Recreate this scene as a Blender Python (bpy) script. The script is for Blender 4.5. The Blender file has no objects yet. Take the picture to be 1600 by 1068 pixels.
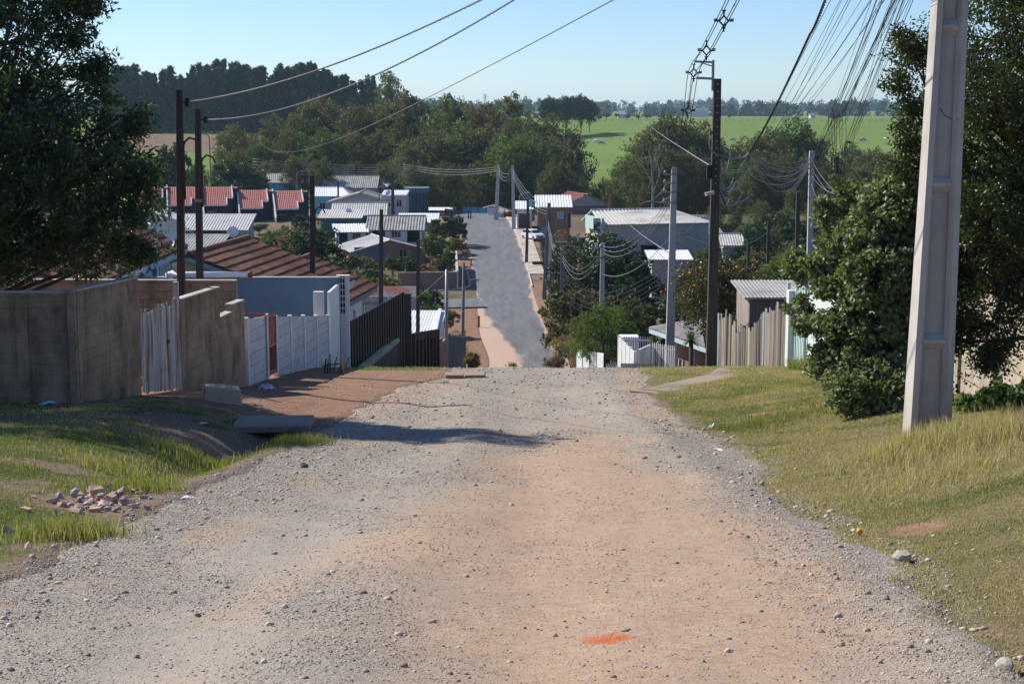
import bpy, math, random
import numpy as np
from mathutils import Vector, Matrix
sc = bpy.context.scene
COL = sc.collection
rad = math.radians
PI = math.pi
RNG = random.Random(11)

# ------------------------------------------------------------------ camera geometry (1600x1068 pixel frame)
FPX, CX, CY = 2400.0, 800.0, 534.0
PITCH = math.atan(362.0 / 2400.0)
CP, SP = math.cos(PITCH), math.sin(PITCH)
def P(u, v, Y):
    """world point seen at pixel (u,v) at forward distance Y"""
    a, b = (u - CX) / FPX, -(v - CY) / FPX
    t = Y / (CP + b * SP)
    return Vector((a * t, Y, t * (-SP + b * CP)))
def slope(v):
    b = -(v - CY) / FPX
    return (-SP + b * CP) / (CP + b * SP)

# ------------------------------------------------------------------ noise, curves, terrain
def sm(t):
    t = np.clip(t, 0, 1); return t * t * (3 - 2 * t)
def _hash(ix, iy, seed):
    h = (ix.astype(np.int64) * 374761393 + iy.astype(np.int64) * 668265263 + seed * 974711) & 0x7fffffff
    h = ((h ^ (h >> 13)) * 1274126177) & 0x7fffffff
    return ((h ^ (h >> 16)) & 0xffff) / 65535.0
def vnoise(x, y, seed=0):
    x = np.asarray(x, float); y = np.asarray(y, float)
    ix, iy = np.floor(x), np.floor(y)
    fx, fy = sm(x - ix), sm(y - iy)
    a = _hash(ix, iy, seed); b = _hash(ix + 1, iy, seed); c = _hash(ix, iy + 1, seed); d = _hash(ix + 1, iy + 1, seed)
    return (a + (b - a) * fx) * (1 - fy) + (c + (d - c) * fx) * fy
def fbm(x, y, seed=0, oct=4):
    s, amp, tot = 0, 1.0, 0
    for k in range(oct):
        s = s + amp * (vnoise(np.asarray(x) * 2 ** k, np.asarray(y) * 2 ** k, seed + 17 * k) - .5); tot += amp; amp *= .5
    return s / tot * 2          # about -1..1
class Pchip:
    def __init__(s, pts):
        x = np.array([p[0] for p in pts], float); y = np.array([p[1] for p in pts], float)
        h = np.diff(x); d = np.diff(y) / h; m = np.zeros_like(x)
        m[0], m[-1] = d[0], d[-1]
        for i in range(1, len(x) - 1):
            if d[i - 1] * d[i] > 0:
                w1, w2 = 2 * h[i] + h[i - 1], h[i] + 2 * h[i - 1]
                m[i] = (w1 + w2) / (w1 / d[i - 1] + w2 / d[i])
        s.x, s.y, s.m, s.h = x, y, m, h
    def __call__(s, q):
        q = np.clip(np.asarray(q, float), s.x[0], s.x[-1])
        i = np.clip(np.searchsorted(s.x, q) - 1, 0, len(s.h) - 1)
        h = s.h[i]; t = (q - s.x[i]) / h
        return ((1 + 2 * t) * (1 - t) ** 2 * s.y[i] + t * (1 - t) ** 2 * h * s.m[i] + t * t * (3 - 2 * t) * s.y[i + 1] + t * t * (t - 1) * h * s.m[i + 1])
ZR = Pchip([(-40, 3.6), (0, -1.6), (7, -2.67), (10, -3.13), (15.6, -4.0), (22, -4.93), (27, -5.6), (32, -6.14), (37, -6.65), (43, -7.27),
            (48, -8.12), (55, -9.6), (70, -12.8), (90, -16.8), (110, -20.3), (125, -22.0), (135, -22.4), (152, -22.05), (185, -21.3), (212, -20.0),
            (235, -18.4), (250, -17.8), (262, -17.7), (300, -18.5), (350, -19.5), (450, -16.1), (600, -12.4), (800, -4.2), (900, -4.8),
            (1500, -7), (2500, -4), (4000, 6), (6000, 10)])
XL = Pchip([(-40, -3.7), (0, -3.7), (26, -3.5), (31, -3.1), (36, -2.6), (41, -1.9), (48, -2.1), (70, -2.4), (120, -2.2), (135, -2.0), (152, -3.2), (185, -4.4), (212, -6.0), (250, -8.9), (270, -10.5), (400, -20)])
XR = Pchip([(-40, 2.5), (0, 2.5), (8, 2.55), (14, 2.85), (24, 3.5), (31, 3.3), (42, 3.75), (50, 3.6), (70, 3.9), (120, 5.0), (135, 5.2), (152, 3.6), (185, 2.4), (212, 1.6), (250, -.5), (270, -2), (400, -10)])
AL = Pchip([(-40, .3), (0, .3), (20, .35), (27, .42), (31, .32), (37, 0), (40, 0), (6000, 0.001)])
AR = Pchip([(-40, .55), (0, .55), (12, .66), (18, .70), (26, .52), (32, .33), (40, .1), (46, .02), (60, 0), (6000, 0.001)])
DIP = Pchip([(-40, 0), (262, 0), (275, .9), (290, 3.0), (320, 4.6), (350, 3.6), (400, .5), (430, 0), (6000, .001)])
def H(x, y):
    """smooth ground height"""
    x = np.asarray(x, float); y = np.asarray(y, float)
    z = ZR(y)
    xl, xr = XL(y), XR(y)
    z = z + AL(y) * sm((xl - x - .3) / 3.0) + AR(y) * sm((x - xr + .2) / 3.6)
    z = z - .24 * np.exp(-((x - xl + .75) / .45) ** 2) * sm((y - 17) / 3) * (1 - sm((y - 25.5) / 2))
    z = z + 4.0 * sm((-40 - x) / 70) * sm((y - 430) / 110) * (1 - sm((y - 640) / 120))
    z = z - DIP(y) * sm((x + 30) / 14) - 1.8 * sm((x - 4.0) / 1.5) * sm((y - 196) / 8) * (1 - sm((y - 246) / 8)) - 1.3 * sm((x - 5.0) / 1.5) * sm((y - 54) / 4) * (1 - sm((y - 80) / 10))
    w = np.clip((np.maximum(xl - x, x - xr) - 1) / 4, 0, 1)
    z = z + w * (.045 * fbm(x / 2.2, y / 2.2, 3, 3)) * np.clip((90 - y) / 40, 0, 1)
    return z
def gz(x, y): return float(H(x, y))
def G(u, v, y0=4.0, y1=900.0, step=.05):
    """ground point seen at a pixel"""
    s = slope(v); y = y0
    while y < y1:
        p = P(u, v, y)
        if p.z <= gz(p.x, y): return Vector((p.x, y, gz(p.x, y)))
        y += step * max(1, y / 20)
    return P(u, v, y1)

# ------------------------------------------------------------------ mesh building
class MB:
    def __init__(s): s.v = []; s.f = []; s.mi = []; s.cur = 0
    def add(s, vs, fs):
        o = len(s.v); s.v += [tuple(p) for p in vs]; s.f += [tuple(i + o for i in f) for f in fs]; s.mi += [s.cur] * len(fs); return s
    def box(s, x0, x1, y0, y1, z0, z1):
        return s.add([(x0, y0, z0), (x1, y0, z0), (x1, y1, z0), (x0, y1, z0), (x0, y0, z1), (x1, y0, z1), (x1, y1, z1), (x0, y1, z1)],
                     [(3, 2, 1, 0), (4, 5, 6, 7), (0, 1, 5, 4), (1, 2, 6, 5), (2, 3, 7, 6), (3, 0, 4, 7)])
    def frustum(s, z0, z1, w0, d0, w1, d1, x=0, y=0, x1=None, y1=None):
        x1 = x if x1 is None else x1; y1 = y if y1 is None else y1
        a, b, c, d = w0 / 2, d0 / 2, w1 / 2, d1 / 2
        return s.add([(x - a, y - b, z0), (x + a, y - b, z0), (x + a, y + b, z0), (x - a, y + b, z0), (x1 - c, y1 - d, z1), (x1 + c, y1 - d, z1), (x1 + c, y1 + d, z1), (x1 - c, y1 + d, z1)],
                     [(3, 2, 1, 0), (4, 5, 6, 7), (0, 1, 5, 4), (1, 2, 6, 5), (2, 3, 7, 6), (3, 0, 4, 7)])
    def obox(s, p, q, w, h, up=(0, 0, 1)):
        """bar from p to q, w across, h along 'up'"""
        p, q = Vector(p), Vector(q); d = (q - p).normalized(); upv = Vector(up)
        r = d.cross(upv)
        if r.length < 1e-4: r = d.cross(Vector((1, 0, 0)))
        r.normalize(); n = r.cross(d).normalized()
        vs = []
        for c in (p, q):
            for a, b in ((-1, -1), (1, -1), (1, 1), (-1, 1)): vs.append(c + r * (a * w / 2) + n * (b * h / 2))
        return s.add(vs, [(3, 2, 1, 0), (4, 5, 6, 7), (0, 1, 5, 4), (1, 2, 6, 5), (2, 3, 7, 6), (3, 0, 4, 7)])
    def prism(s, poly, dirv):
        """polygon (3-D points, any plane) extruded along dirv"""
        n = len(poly); d = Vector(dirv); a = [Vector(p) for p in poly]; b = [p + d for p in a]
        return s.add(a + b, [tuple(range(n - 1, -1, -1)), tuple(range(n, 2 * n))] + [(i, (i + 1) % n, n + (i + 1) % n, n + i) for i in range(n)])
    def tube(s, pts, r, k=6, cap=True):
        pts = [Vector(p) for p in pts]; n = len(pts)
        rs = r if isinstance(r, (list, tuple)) else [r] * n
        o = len(s.v); fr = None
        for i, p in enumerate(pts):
            d = (pts[min(i + 1, n - 1)] - pts[max(i - 1, 0)])
            d = d.normalized() if d.length > 1e-9 else Vector((0, 0, 1))
            if fr is None:
                fr = d.cross(Vector((0, 0, 1)) if abs(d.z) < .9 else Vector((1, 0, 0))).normalized()
            else:
                fr = (fr - d * fr.dot(d)).normalized()
            g = d.cross(fr)
            for j in range(k):
                a = 2 * PI * j / k
                s.v.append(tuple(p + (fr * math.cos(a) + g * math.sin(a)) * rs[i]))
        for i in range(n - 1):
            for j in range(k):
                s.f.append((o + i * k + j, o + i * k + (j + 1) % k, o + (i + 1) * k + (j + 1) % k, o + (i + 1) * k + j)); s.mi.append(s.cur)
        if cap:
            s.f.append(tuple(o + j for j in range(k - 1, -1, -1))); s.mi.append(s.cur)
            s.f.append(tuple(o + (n - 1) * k + j for j in range(k))); s.mi.append(s.cur)
        return s
    def cyl(s, x, y, z0, z1, r, k=12, r1=None): return s.tube([(x, y, z0), (x, y, z1)], [r, r if r1 is None else r1], k)
    def build(s, name, mat, parent=None, smooth=False, world=False, bevel=0):
        me = bpy.data.meshes.new(name)
        vs = s.v
        if world and parent is not None:
            inv = Matrix.Translation(parent.location) @ parent.rotation_euler.to_matrix().to_4x4()
            inv = inv.inverted(); vs = [tuple(inv @ Vector(p)) for p in vs]
        me.from_pydata(vs, [], s.f)
        mats = mat if isinstance(mat, (list, tuple)) else [mat]
        for m in mats: me.materials.append(m)
        if len(mats) > 1: me.polygons.foreach_set('material_index', s.mi)
        if smooth: me.polygons.foreach_set('use_smooth', [True] * len(s.f))
        me.update()
        o = bpy.data.objects.new(name, me); COL.objects.link(o)
        if parent is not None: o.parent = parent
        if bevel:
            b = o.modifiers.new('bevel', 'BEVEL'); b.width = bevel; b.segments = 2; b.limit_method = 'ANGLE'
        return o
def np_mesh(name, verts, faces, mat, parent=None, attr=None, smooth=False):
    """verts (N,3), faces (M,k) arrays; attr {name:(N,) or (N,4)}"""
    me = bpy.data.meshes.new(name); verts = np.asarray(verts, np.float32); faces = np.asarray(faces, np.int32)
    M, k = faces.shape
    me.vertices.add(len(verts)); me.vertices.foreach_set('co', verts.ravel())
    me.loops.add(M * k); me.loops.foreach_set('vertex_index', faces.ravel())
    me.polygons.add(M); me.polygons.foreach_set('loop_start', np.arange(0, M * k, k, dtype=np.int32))
    try: me.polygons.foreach_set('loop_total', np.full(M, k, np.int32))
    except Exception: pass
    if smooth: me.polygons.foreach_set('use_smooth', np.ones(M, bool))
    me.update(calc_edges=True)
    for an, av in (attr or {}).items():
        av = np.asarray(av, np.float32)
        if av.ndim == 1:
            a = me.attributes.new(an, 'FLOAT', 'POINT'); a.data.foreach_set('value', av)
        else:
            a = me.attributes.new(an, 'FLOAT_COLOR', 'POINT'); a.data.foreach_set('color', av.ravel())
    me.materials.append(mat)
    o = bpy.data.objects.new(name, me); COL.objects.link(o)
    if parent is not None: o.parent = parent
    return o
def tag(o, label=None, cat=None, group=None, kind=None):
    if label: o['label'] = label
    if cat: o['category'] = cat
    if group: o['group'] = group
    if kind: o['kind'] = kind
    return o
def thing(name, label, cat, loc=(0, 0, 0), rz=0.0, group=None):
    o = bpy.data.objects.new(name, None); COL.objects.link(o)
    o.location = loc; o.rotation_euler = (0, 0, rz); o.empty_display_size = .2
    return tag(o, label, cat, group)
def copy_tree(o, loc=None, rz=None, scale=None, label=None, group=None, parent=None):
    c = o.copy(); COL.objects.link(c)
    if parent is not None: c.parent = parent
    if loc is not None: c.location = loc
    if rz is not None: c.rotation_euler = (0, 0, rz)
    if scale is not None: c.scale = scale if isinstance(scale, (tuple, list)) else (scale,) * 3
    if label: c['label'] = label
    if group: c['group'] = group
    for ch in list(o.children): copy_tree(ch, parent=c)
    return c

# ------------------------------------------------------------------ materials
def newmat(name):
    m = bpy.data.materials.new(name); m.use_nodes = True
    nt = m.node_tree; b = nt.nodes['Principled BSDF']
    return m, nt, b
def nd(nt, t, **kw):
    n = nt.nodes.new(t)
    for k, v in kw.items():
        if k.startswith('i_'):
            key = k[2:]; key = int(key) if key.isdigit() else key.replace('_', ' ')
            n.inputs[key].default_value = v
        else: setattr(n, k, v)
    return n
def c4(c): return (c[0], c[1], c[2], 1)
def coords(nt, coord='Object', stretch=(1, 1, 1)):
    tc = nd(nt, 'ShaderNodeTexCoord'); mp = nd(nt, 'ShaderNodeMapping'); mp.inputs['Scale'].default_value = stretch
    nt.links.new(tc.outputs[coord], mp.inputs['Vector']); return mp.outputs['Vector']
def noise(nt, vec, scale, detail=4, rough=.55):
    n = nd(nt, 'ShaderNodeTexNoise'); n.inputs['Scale'].default_value = scale; n.inputs['Detail'].default_value = detail; n.inputs['Roughness'].default_value = rough
    if vec is not None: nt.links.new(vec, n.inputs['Vector'])
    return n.outputs['Fac']
def ramp(nt, fac, a, b, c0=(0, 0, 0), c1=(1, 1, 1)):
    r = nd(nt, 'ShaderNodeValToRGB'); r.color_ramp.elements[0].position = a; r.color_ramp.elements[1].position = b
    r.color_ramp.elements[0].color = c4(c0); r.color_ramp.elements[1].color = c4(c1)
    nt.links.new(fac, r.inputs['Fac']); return r.outputs['Color']
def mix(nt, fac, a, b, mode='MIX'):
    m = nd(nt, 'ShaderNodeMix', data_type='RGBA', blend_type=mode)
    for sock, val in ((m.inputs['Factor'], fac), (m.inputs[6], a), (m.inputs[7], b)):
        if hasattr(val, 'node'): nt.links.new(val, sock)
        elif isinstance(val, (tuple, list)): sock.default_value = c4(val)
        else: sock.default_value = val
    return m.outputs[2]
def math_(nt, op, a, b=None, clamp=False):
    m = nd(nt, 'ShaderNodeMath', operation=op, use_clamp=clamp)
    for i, val in enumerate((a, b)):
        if val is None: continue
        if hasattr(val, 'node'): nt.links.new(val, m.inputs[i])
        else: m.inputs[i].default_value = val
    return m.outputs[0]
def bump(nt, b, h, strength=.4, dist=.02, prev=None):
    n = nd(nt, 'ShaderNodeBump'); n.inputs['Strength'].default_value = strength; n.inputs['Distance'].default_value = dist
    nt.links.new(h, n.inputs['Height'])
    if prev is not None: nt.links.new(prev, n.inputs['Normal'])
    if b is not None: nt.links.new(n.outputs['Normal'], b.inputs['Normal'])
    return n.outputs['Normal']
def pm(name, c1, c2, scale=3, rough=.85, bmp=.3, bscale=40, c3=None, s3=1.2, t3=(.5, .7), spec=.25, metal=0, stretch=(1, 1, 1), st3=(1, 1, 1), dist=.01):
    m, nt, b = newmat(name); v = coords(nt, 'Object', stretch)
    col = mix(nt, ramp(nt, noise(nt, v, scale), .3, .7), c1, c2)
    if c3 is not None:
        v3 = coords(nt, 'Object', st3)
        col = mix(nt, ramp(nt, noise(nt, v3, s3, 6, .62), t3[0], t3[1]), col, c3)
    nt.links.new(col, b.inputs['Base Color'])
    b.inputs['Roughness'].default_value = rough; b.inputs['Specular IOR Level'].default_value = spec; b.inputs['Metallic'].default_value = metal
    if bmp: bump(nt, b, noise(nt, v, bscale, 3), bmp, dist)
    return m
def brickmat(name, c1, c2, mortar, bw=.22, bh=.075, msize=.012, bmp=.5, c3=None, s3=.8, t3=(.5, .7), rough=.9, st3=(1, 1, 1), offset=.5):
    m, nt, b = newmat(name)
    tc = nd(nt, 'ShaderNodeTexCoord'); sp = nd(nt, 'ShaderNodeSeparateXYZ'); nt.links.new(tc.outputs['Object'], sp.inputs[0])
    cb = nd(nt, 'ShaderNodeCombineXYZ'); nt.links.new(math_(nt, 'ADD', sp.outputs[0], sp.outputs[1]), cb.inputs[0]); nt.links.new(sp.outputs[2], cb.inputs[1])
    br = nd(nt, 'ShaderNodeTexBrick'); br.offset = offset; nt.links.new(cb.outputs[0], br.inputs['Vector'])
    for k, val in (('Color1', c4(c1)), ('Color2', c4(c2)), ('Mortar', c4(mortar)), ('Scale', 1.0), ('Mortar Size', msize), ('Mortar Smooth', .1), ('Bias', 0.0), ('Brick Width', bw), ('Row Height', bh)):
        br.inputs[k].default_value = val
    v = coords(nt, 'Object', st3); col = br.outputs['Color']
    col = mix(nt, ramp(nt, noise(nt, v, 6), .3, .75), col, (.75, .75, .75), 'MULTIPLY')
    if c3 is not None: col = mix(nt, ramp(nt, noise(nt, v, s3, 6, .62), t3[0], t3[1]), col, c3)
    nt.links.new(col, b.inputs['Base Color']); b.inputs['Roughness'].default_value = rough; b.inputs['Specular IOR Level'].default_value = .15
    n1 = bump(nt, None, br.outputs['Fac'], -bmp, .008)
    bump(nt, b, noise(nt, v, 45, 3), .25, .008, n1)
    return m
def foliage(name, c1, c2, c3, tone=.35, trans=.32, rough=.65, spec=.18, c4_=None):
    """leaf colour varies leaf by leaf (c1-c2) and in patches through the crown (c3)"""
    m, nt, b = newmat(name)
    g = nd(nt, 'ShaderNodeNewGeometry'); oi = nd(nt, 'ShaderNodeObjectInfo')
    col = mix(nt, g.outputs['Random Per Island'], c1, c2)
    v = coords(nt, 'Object'); f = ramp(nt, noise(nt, v, tone, 2), .42, .62)
    col = mix(nt, f, col, c3)
    if c4_ is not None:
        g2 = math_(nt, 'FRACT', math_(nt, 'MULTIPLY', g.outputs['Random Per Island'], 37.3))
        col = mix(nt, math_(nt, 'GREATER_THAN', g2, .93), col, c4_)
    hs = nd(nt, 'ShaderNodeHueSaturation'); nt.links.new(col, hs.inputs['Color'])
    mr = nd(nt, 'ShaderNodeMapRange'); mr.inputs[3].default_value = .75; mr.inputs[4].default_value = 1.3; nt.links.new(oi.outputs['Random'], mr.inputs[0]); nt.links.new(mr.outputs[0], hs.inputs['Value'])
    mr2 = nd(nt, 'ShaderNodeMapRange'); mr2.inputs[3].default_value = .47; mr2.inputs[4].default_value = .53
    nt.links.new(math_(nt, 'FRACT', math_(nt, 'MULTIPLY', oi.outputs['Random'], 7.7)), mr2.inputs[0]); nt.links.new(mr2.outputs[0], hs.inputs['Hue'])
    col = hs.outputs['Color']
    nt.links.new(col, b.inputs['Base Color']); b.inputs['Roughness'].default_value = rough; b.inputs['Specular IOR Level'].default_value = spec
    tr = nd(nt, 'ShaderNodeBsdfTranslucent'); nt.links.new(mix(nt, 1.0, col, (1.5, 1.6, .7), 'MULTIPLY'), tr.inputs['Color'])
    mx = nd(nt, 'ShaderNodeMixShader'); mx.inputs[0].default_value = trans
    nt.links.new(b.outputs[0], mx.inputs[1]); nt.links.new(tr.outputs[0], mx.inputs[2])
    nt.links.new(mx.outputs[0], nt.nodes['Material Output'].inputs['Surface'])
    return m
M = {}
M['conc_dark'] = pm('weathered_dark_concrete', (.075, .068, .06), (.11, .098, .085), 3, .9, .5, 50, (.05, .042, .035), 1.5, (.5, .75), st3=(1, 1, .25))
M['conc_light'] = pm('pale_cast_concrete', (.40, .375, .34), (.50, .475, .44), 2.5, .85, .35, 60, (.22, .17, .125), 1.8, (.52, .8), st3=(1.5, 1.5, .25))
M['conc_pole'] = pm('grey_cast_concrete', (.36, .36, .36), (.45, .45, .45), 2, .85, .25, 50, (.22, .19, .16), 1.2, (.58, .85), st3=(1, 1, .3))
M['pole_dark'] = pm('dark_weathered_pole', (.045, .038, .034), (.085, .072, .06), 4, .85, .4, 30, (.13, .09, .05), 2, (.6, .85), stretch=(3, 3, .3))
M['pole_mid'] = pm('grey_weathered_pole', (.14, .135, .13), (.2, .19, .18), 3, .85, .3, 30, stretch=(2, 2, .4))
M['galv'] = pm('galvanised_steel', (.22, .23, .24), (.3, .31, .32), 4, .5, .1, 40, spec=.5, metal=.3)
M['wire'] = pm('black_cable', (.012, .012, .013), (.02, .02, .02), 10, .6, 0, spec=.3)
M['wire_grey'] = pm('grey_cable', (.16, .16, .165), (.24, .24, .24), 10, .5, 0, spec=.5)
M['black'] = pm('black_fitting', (.012, .012, .012), (.022, .02, .02), 8, .6, 0)
M['white_paint'] = pm('white_paint', (.66, .66, .65), (.76, .76, .75), 2, .7, .2, 60, (.42, .36, .29), 1.3, (.52, .78), st3=(1, 1, .5))
M['pvc'] = pm('white_pvc', (.74, .75, .76), (.8, .8, .81), 3, .35, 0, spec=.4)
M['glass'] = pm('dark_window_glass', (.012, .015, .018), (.03, .036, .042), .8, .08, 0, spec=.6)
M['void'] = pm('unlit_interior', (.012, .012, .014), (.02, .02, .022), 2, .9, 0)
M['rust_metal'] = pm('rusty_red_metal', (.16, .05, .035), (.26, .09, .06), 6, .75, .2, 40)
# ------------------------------------------------------------------ ground, roads, grass, gravel
rs = np.random.RandomState(5)
def lin(*pts): 
    xs = [p[0] for p in pts]; ys = [p[1] for p in pts]
    return lambda q: np.interp(q, xs, ys)
DL = lin((4, -.5), (7, -.45), (10, -1.15), (15.5, -.95), (21, -.2), (24, .5), (27, 1.3), (60, 1.4))
DR = lin((4, 1.7), (7, 1.9), (10, 2.4), (15.5, 2.25), (21, 2.0), (24, 2.1), (27, 1.4), (60, 1.4))
def inside(x, y):
    """distance inside the gravel road's ragged edge"""
    n = fbm(x / 1.3, y / 1.3, 21, 4) * .34 + fbm(x / 5, y / 5, 23, 2) * .3
    return np.minimum(x - XL(y), XR(y) - x) + n - .05
def low(x, y): return .09 * sm(inside(x, y) / .3) * (1 - sm((y - 56) / 4))
def micro(x, y):
    return .022 * fbm(x / .8, y / .8, 31, 3) + .010 * fbm(x / .22, y / .22, 37, 2)
def Hroad(x, y):
    d = inside(x, y)
    wv = .25 * fbm(y / 3.0, x * 0 + 3, 35, 2); rut = -.035 * np.exp(-((x - .1 + wv) / .35) ** 2) - .035 * np.exp(-((x + 1.75 + wv) / .35) ** 2) + .045 * np.exp(-((x + .85 + wv) / .4) ** 2) + .045 * np.exp(-((x - 2.3 + wv) / .35) ** 2) - .03 * np.clip(fbm(x / .5, y / 3.5, 39, 3) - .15, 0, 1)
    return H(x, y) + micro(x, y) * np.clip((60 - y) / 10, 0, 1) + rut * np.clip((40 - y) / 10, 0, 1) - .1 * (1 - sm((d + .12) / .3))
def Htop(x, y):
    return np.maximum(H(x, y) - low(x, y), np.where((y < 58) & (inside(x, y) > -.3), Hroad(x, y), -999))
def dirt_left(x, y):
    """red-brown bare yard in front of the gates"""
    n = fbm(x / 1.2, y / 1.2, 41, 3) * .7
    return sm((y - 27.4 + (x + 6.5) * .25 + 1.5 * n) / 1.2) * (1 - sm((y - 42.0 + n + np.maximum(0, -4.2 - x) * -1.2) / 1.0)) * (x < XL(y) + 1.0)
PATCH = G(1425, 828)
def masks(x, y):
    xl, xr = XL(y), XR(y)
    n1 = fbm(x / 1.5, y / 1.5, 51, 4); n2 = fbm(x / .5, y / .5, 53, 3); n3 = fbm(x / 14, y / 14, 55, 4)
    left = x < (xl + xr) / 2
    g = np.zeros_like(x); d = np.zeros_like(x); s = np.zeros_like(x); p = np.zeros_like(x)
    near = 1 - sm((y - 52) / 8)
    dl = dirt_left(x, y)
    gl = sm((xl - x + .22 + n1 * .6 + n2 * .4) / .6) * (1 - dl)
    bare = sm((fbm(x / 1.3, y / 1.3, 61, 5) - .08) / .4) * .85
    bare = np.maximum(bare, np.exp(-((x + 4.25) / .75) ** 2 - ((y - 15.0) / .8) ** 2) * 1.0)
    gl = gl * (1 - bare)
    gr = sm((x - xr + .42 + n1 * .6 + n2 * .4) / .7)
    patch = np.exp(-((x - PATCH.x) / .22) ** 2 - ((y - PATCH.y) / .4) ** 2) * .9 + np.exp(-((x - 6.2) / 1.6) ** 2 - ((y - 27.4) / .6) ** 2) + .5 * sm((fbm(x / .9, y / .9, 67, 5) - .25) / .4)
    gr = gr * (1 - np.clip(patch * 1.2, 0, 1) * .9)
    g = np.where(left, gl, gr) * near
    s = np.where(left, np.clip(.5 + n1 * .6 + n2 * .5, 0, 1), np.clip(.86 + n2 * .5 + n1 * .4 - .3 * sm((y - 20) / 8) * (1 - sm((y - 34) / 8)), 0, 1))
    d = np.where(left, np.maximum(dl, .35), np.clip(.35 + patch, 0, 1)) * near
    # valley
    far = sm((y - 52) / 8) * (1 - sm((y - 285) / 15))
    sh = sm((xl - x + 1) / 1) * (1 - sm((xl - 8.5 + 2 * n3 - x) / -2.0) * 0) * sm((x - (xl - 8 + 3 * n1)) / 2) * sm((y - 122 - 3 * n1) / 5) * (1 - sm((y - 168 - 3 * n1) / 4))
    sh2 = sm((x - xr + .5) / .5) * (1 - sm((x - xr - 2.2 - 2 * n1) / 1.5)) * sm((y - 118) / 8) * (.45 + .4 * n1)
    sh3 = sm((xl - x + .5) / .5) * (1 - sm((xl - x - 2.2) / 1)) * sm((y - 185) / 4) * .8
    dv = np.clip(sh + sh2 + sh3 + .25 + n3 * .5, 0, 1)
    gv = np.clip(.7 + n3 * .8, 0, 1) * (1 - np.clip(sh + sh2 + sh3, 0, 1))
    g = g + gv * far; s = s * near + np.clip(.6 + n1 * .5, 0, 1) * far; d = d + dv * far
    p = sm((y - 285) / 15)
    brown = (1 - sm((y - 1000) / 200)) * sm((-62 - x + 6 * n3) / 12) * sm((y - 478) / 14) * (1 - sm((y - 578) / 8)) + (1 - sm((y - 900) / 120)) * sm((y - 792 + 8 * n3) / 12)
    d = d + np.clip(brown, 0, 1) * p
    return np.stack([np.clip(g, 0, 1), np.clip(d, 0, 1), np.clip(s, 0, 1), p], -1)

def grid_mesh(name, xs, ys, zf, mat, attrf=None):
    X, Y = np.meshgrid(xs, ys); x, y = X.ravel(), Y.ravel()
    z = zf(x, y); nx, ny = len(xs), len(ys)
    i = np.arange(nx * ny).reshape(ny, nx)
    f = np.stack([i[:-1, :-1].ravel(), i[:-1, 1:].ravel(), i[1:, 1:].ravel(), i[1:, :-1].ravel()], -1)
    return np_mesh(name, np.stack([x, y, z], -1), f, mat, attr={'mask': attrf(x, y)} if attrf else None, smooth=True)

# --- ground material
m, nt, b = newmat('ground_soil_and_grass'); v = coords(nt)
at = nd(nt, 'ShaderNodeAttribute', attribute_name='mask'); se = nd(nt, 'ShaderNodeSeparateColor'); nt.links.new(at.outputs['Color'], se.inputs[0])
n_a = noise(nt, v, 2.2, 6, .65); n_b = noise(nt, v, 14, 5, .65); n_c = noise(nt, v, .35, 5, .6)
soil = mix(nt, ramp(nt, n_b, .3, .7), (.15, .105, .075), (.27, .20, .15))
red = mix(nt, ramp(nt, n_a, .3, .7), (.235, .13, .083), (.34, .21, .14))
base = mix(nt, ramp(nt, math_(nt, 'ADD', se.outputs['Green'], math_(nt, 'MULTIPLY', math_(nt, 'SUBTRACT', n_a, .5), .7)), .35, .65), soil, red)
gg = mix(nt, ramp(nt, n_b, .3, .7), (.055, .075, .022), (.10, .12, .035))
st = mix(nt, ramp(nt, n_b, .3, .7), (.13, .105, .055), (.21, .17, .09))
gg = mix(nt, ramp(nt, math_(nt, 'ADD', se.outputs['Blue'], math_(nt, 'MULTIPLY', math_(nt, 'SUBTRACT', n_a, .5), .8)), .35, .75), gg, st)
base = mix(nt, ramp(nt, math_(nt, 'ADD', se.outputs['Red'], math_(nt, 'MULTIPLY', math_(nt, 'SUBTRACT', n_a, .5), .6)), .4, .6), base, gg)
pg = mix(nt, ramp(nt, noise(nt, v, .05, 6, .65), .35, .65), (.14, .215, .04), (.185, .265, .055))
pg = mix(nt, ramp(nt, noise(nt, coords(nt, 'Object', (.25, 1, 1)), .35, 4), .45, .75), pg, (.13, .18, .05))
pg = mix(nt, ramp(nt, math_(nt, 'ADD', se.outputs['Green'], math_(nt, 'MULTIPLY', math_(nt, 'SUBTRACT', n_c, .5), .5)), .4, .6), pg, mix(nt, ramp(nt, n_c, .35, .65), (.165, .11, .075), (.25, .175, .12)))
base = mix(nt, at.outputs['Alpha'], base, pg)
base = mix(nt, ramp(nt, noise(nt, v, 38, 4, .7), .35, .7), base, mix(nt, 1.0, base, (.72, .72, .72), 'MULTIPLY'))
nt.links.new(base, b.inputs['Base Color']); b.inputs['Roughness'].default_value = .95; b.inputs['Specular IOR Level'].default_value = .1
n1 = bump(nt, None, noise(nt, v, 7, 6, .65), .8, .07); bump(nt, b, noise(nt, v, 60, 4), .4, .015, n1)
M['ground'] = m

xs = np.concatenate([-np.geomspace(3200, 13.2, 70), np.arange(-13, 12.01, .15), np.geomspace(12.3, 3200, 70)])
ys = np.concatenate([np.arange(-40, 3, 1.0), np.arange(3, 50, .15), np.arange(50, 62, .4), np.arange(62, 300, 1.5), np.geomspace(300, 5200, 120)])
ground = grid_mesh('ground', xs, ys, lambda x, y: H(x, y) - low(x, y) - .12 * sm((np.minimum(x - XL(y), XR(y) - x) + .2) / .6) * sm((y - 60) / 4) * (y < 266), M['ground'], masks)
tag(ground, kind='structure')

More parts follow.
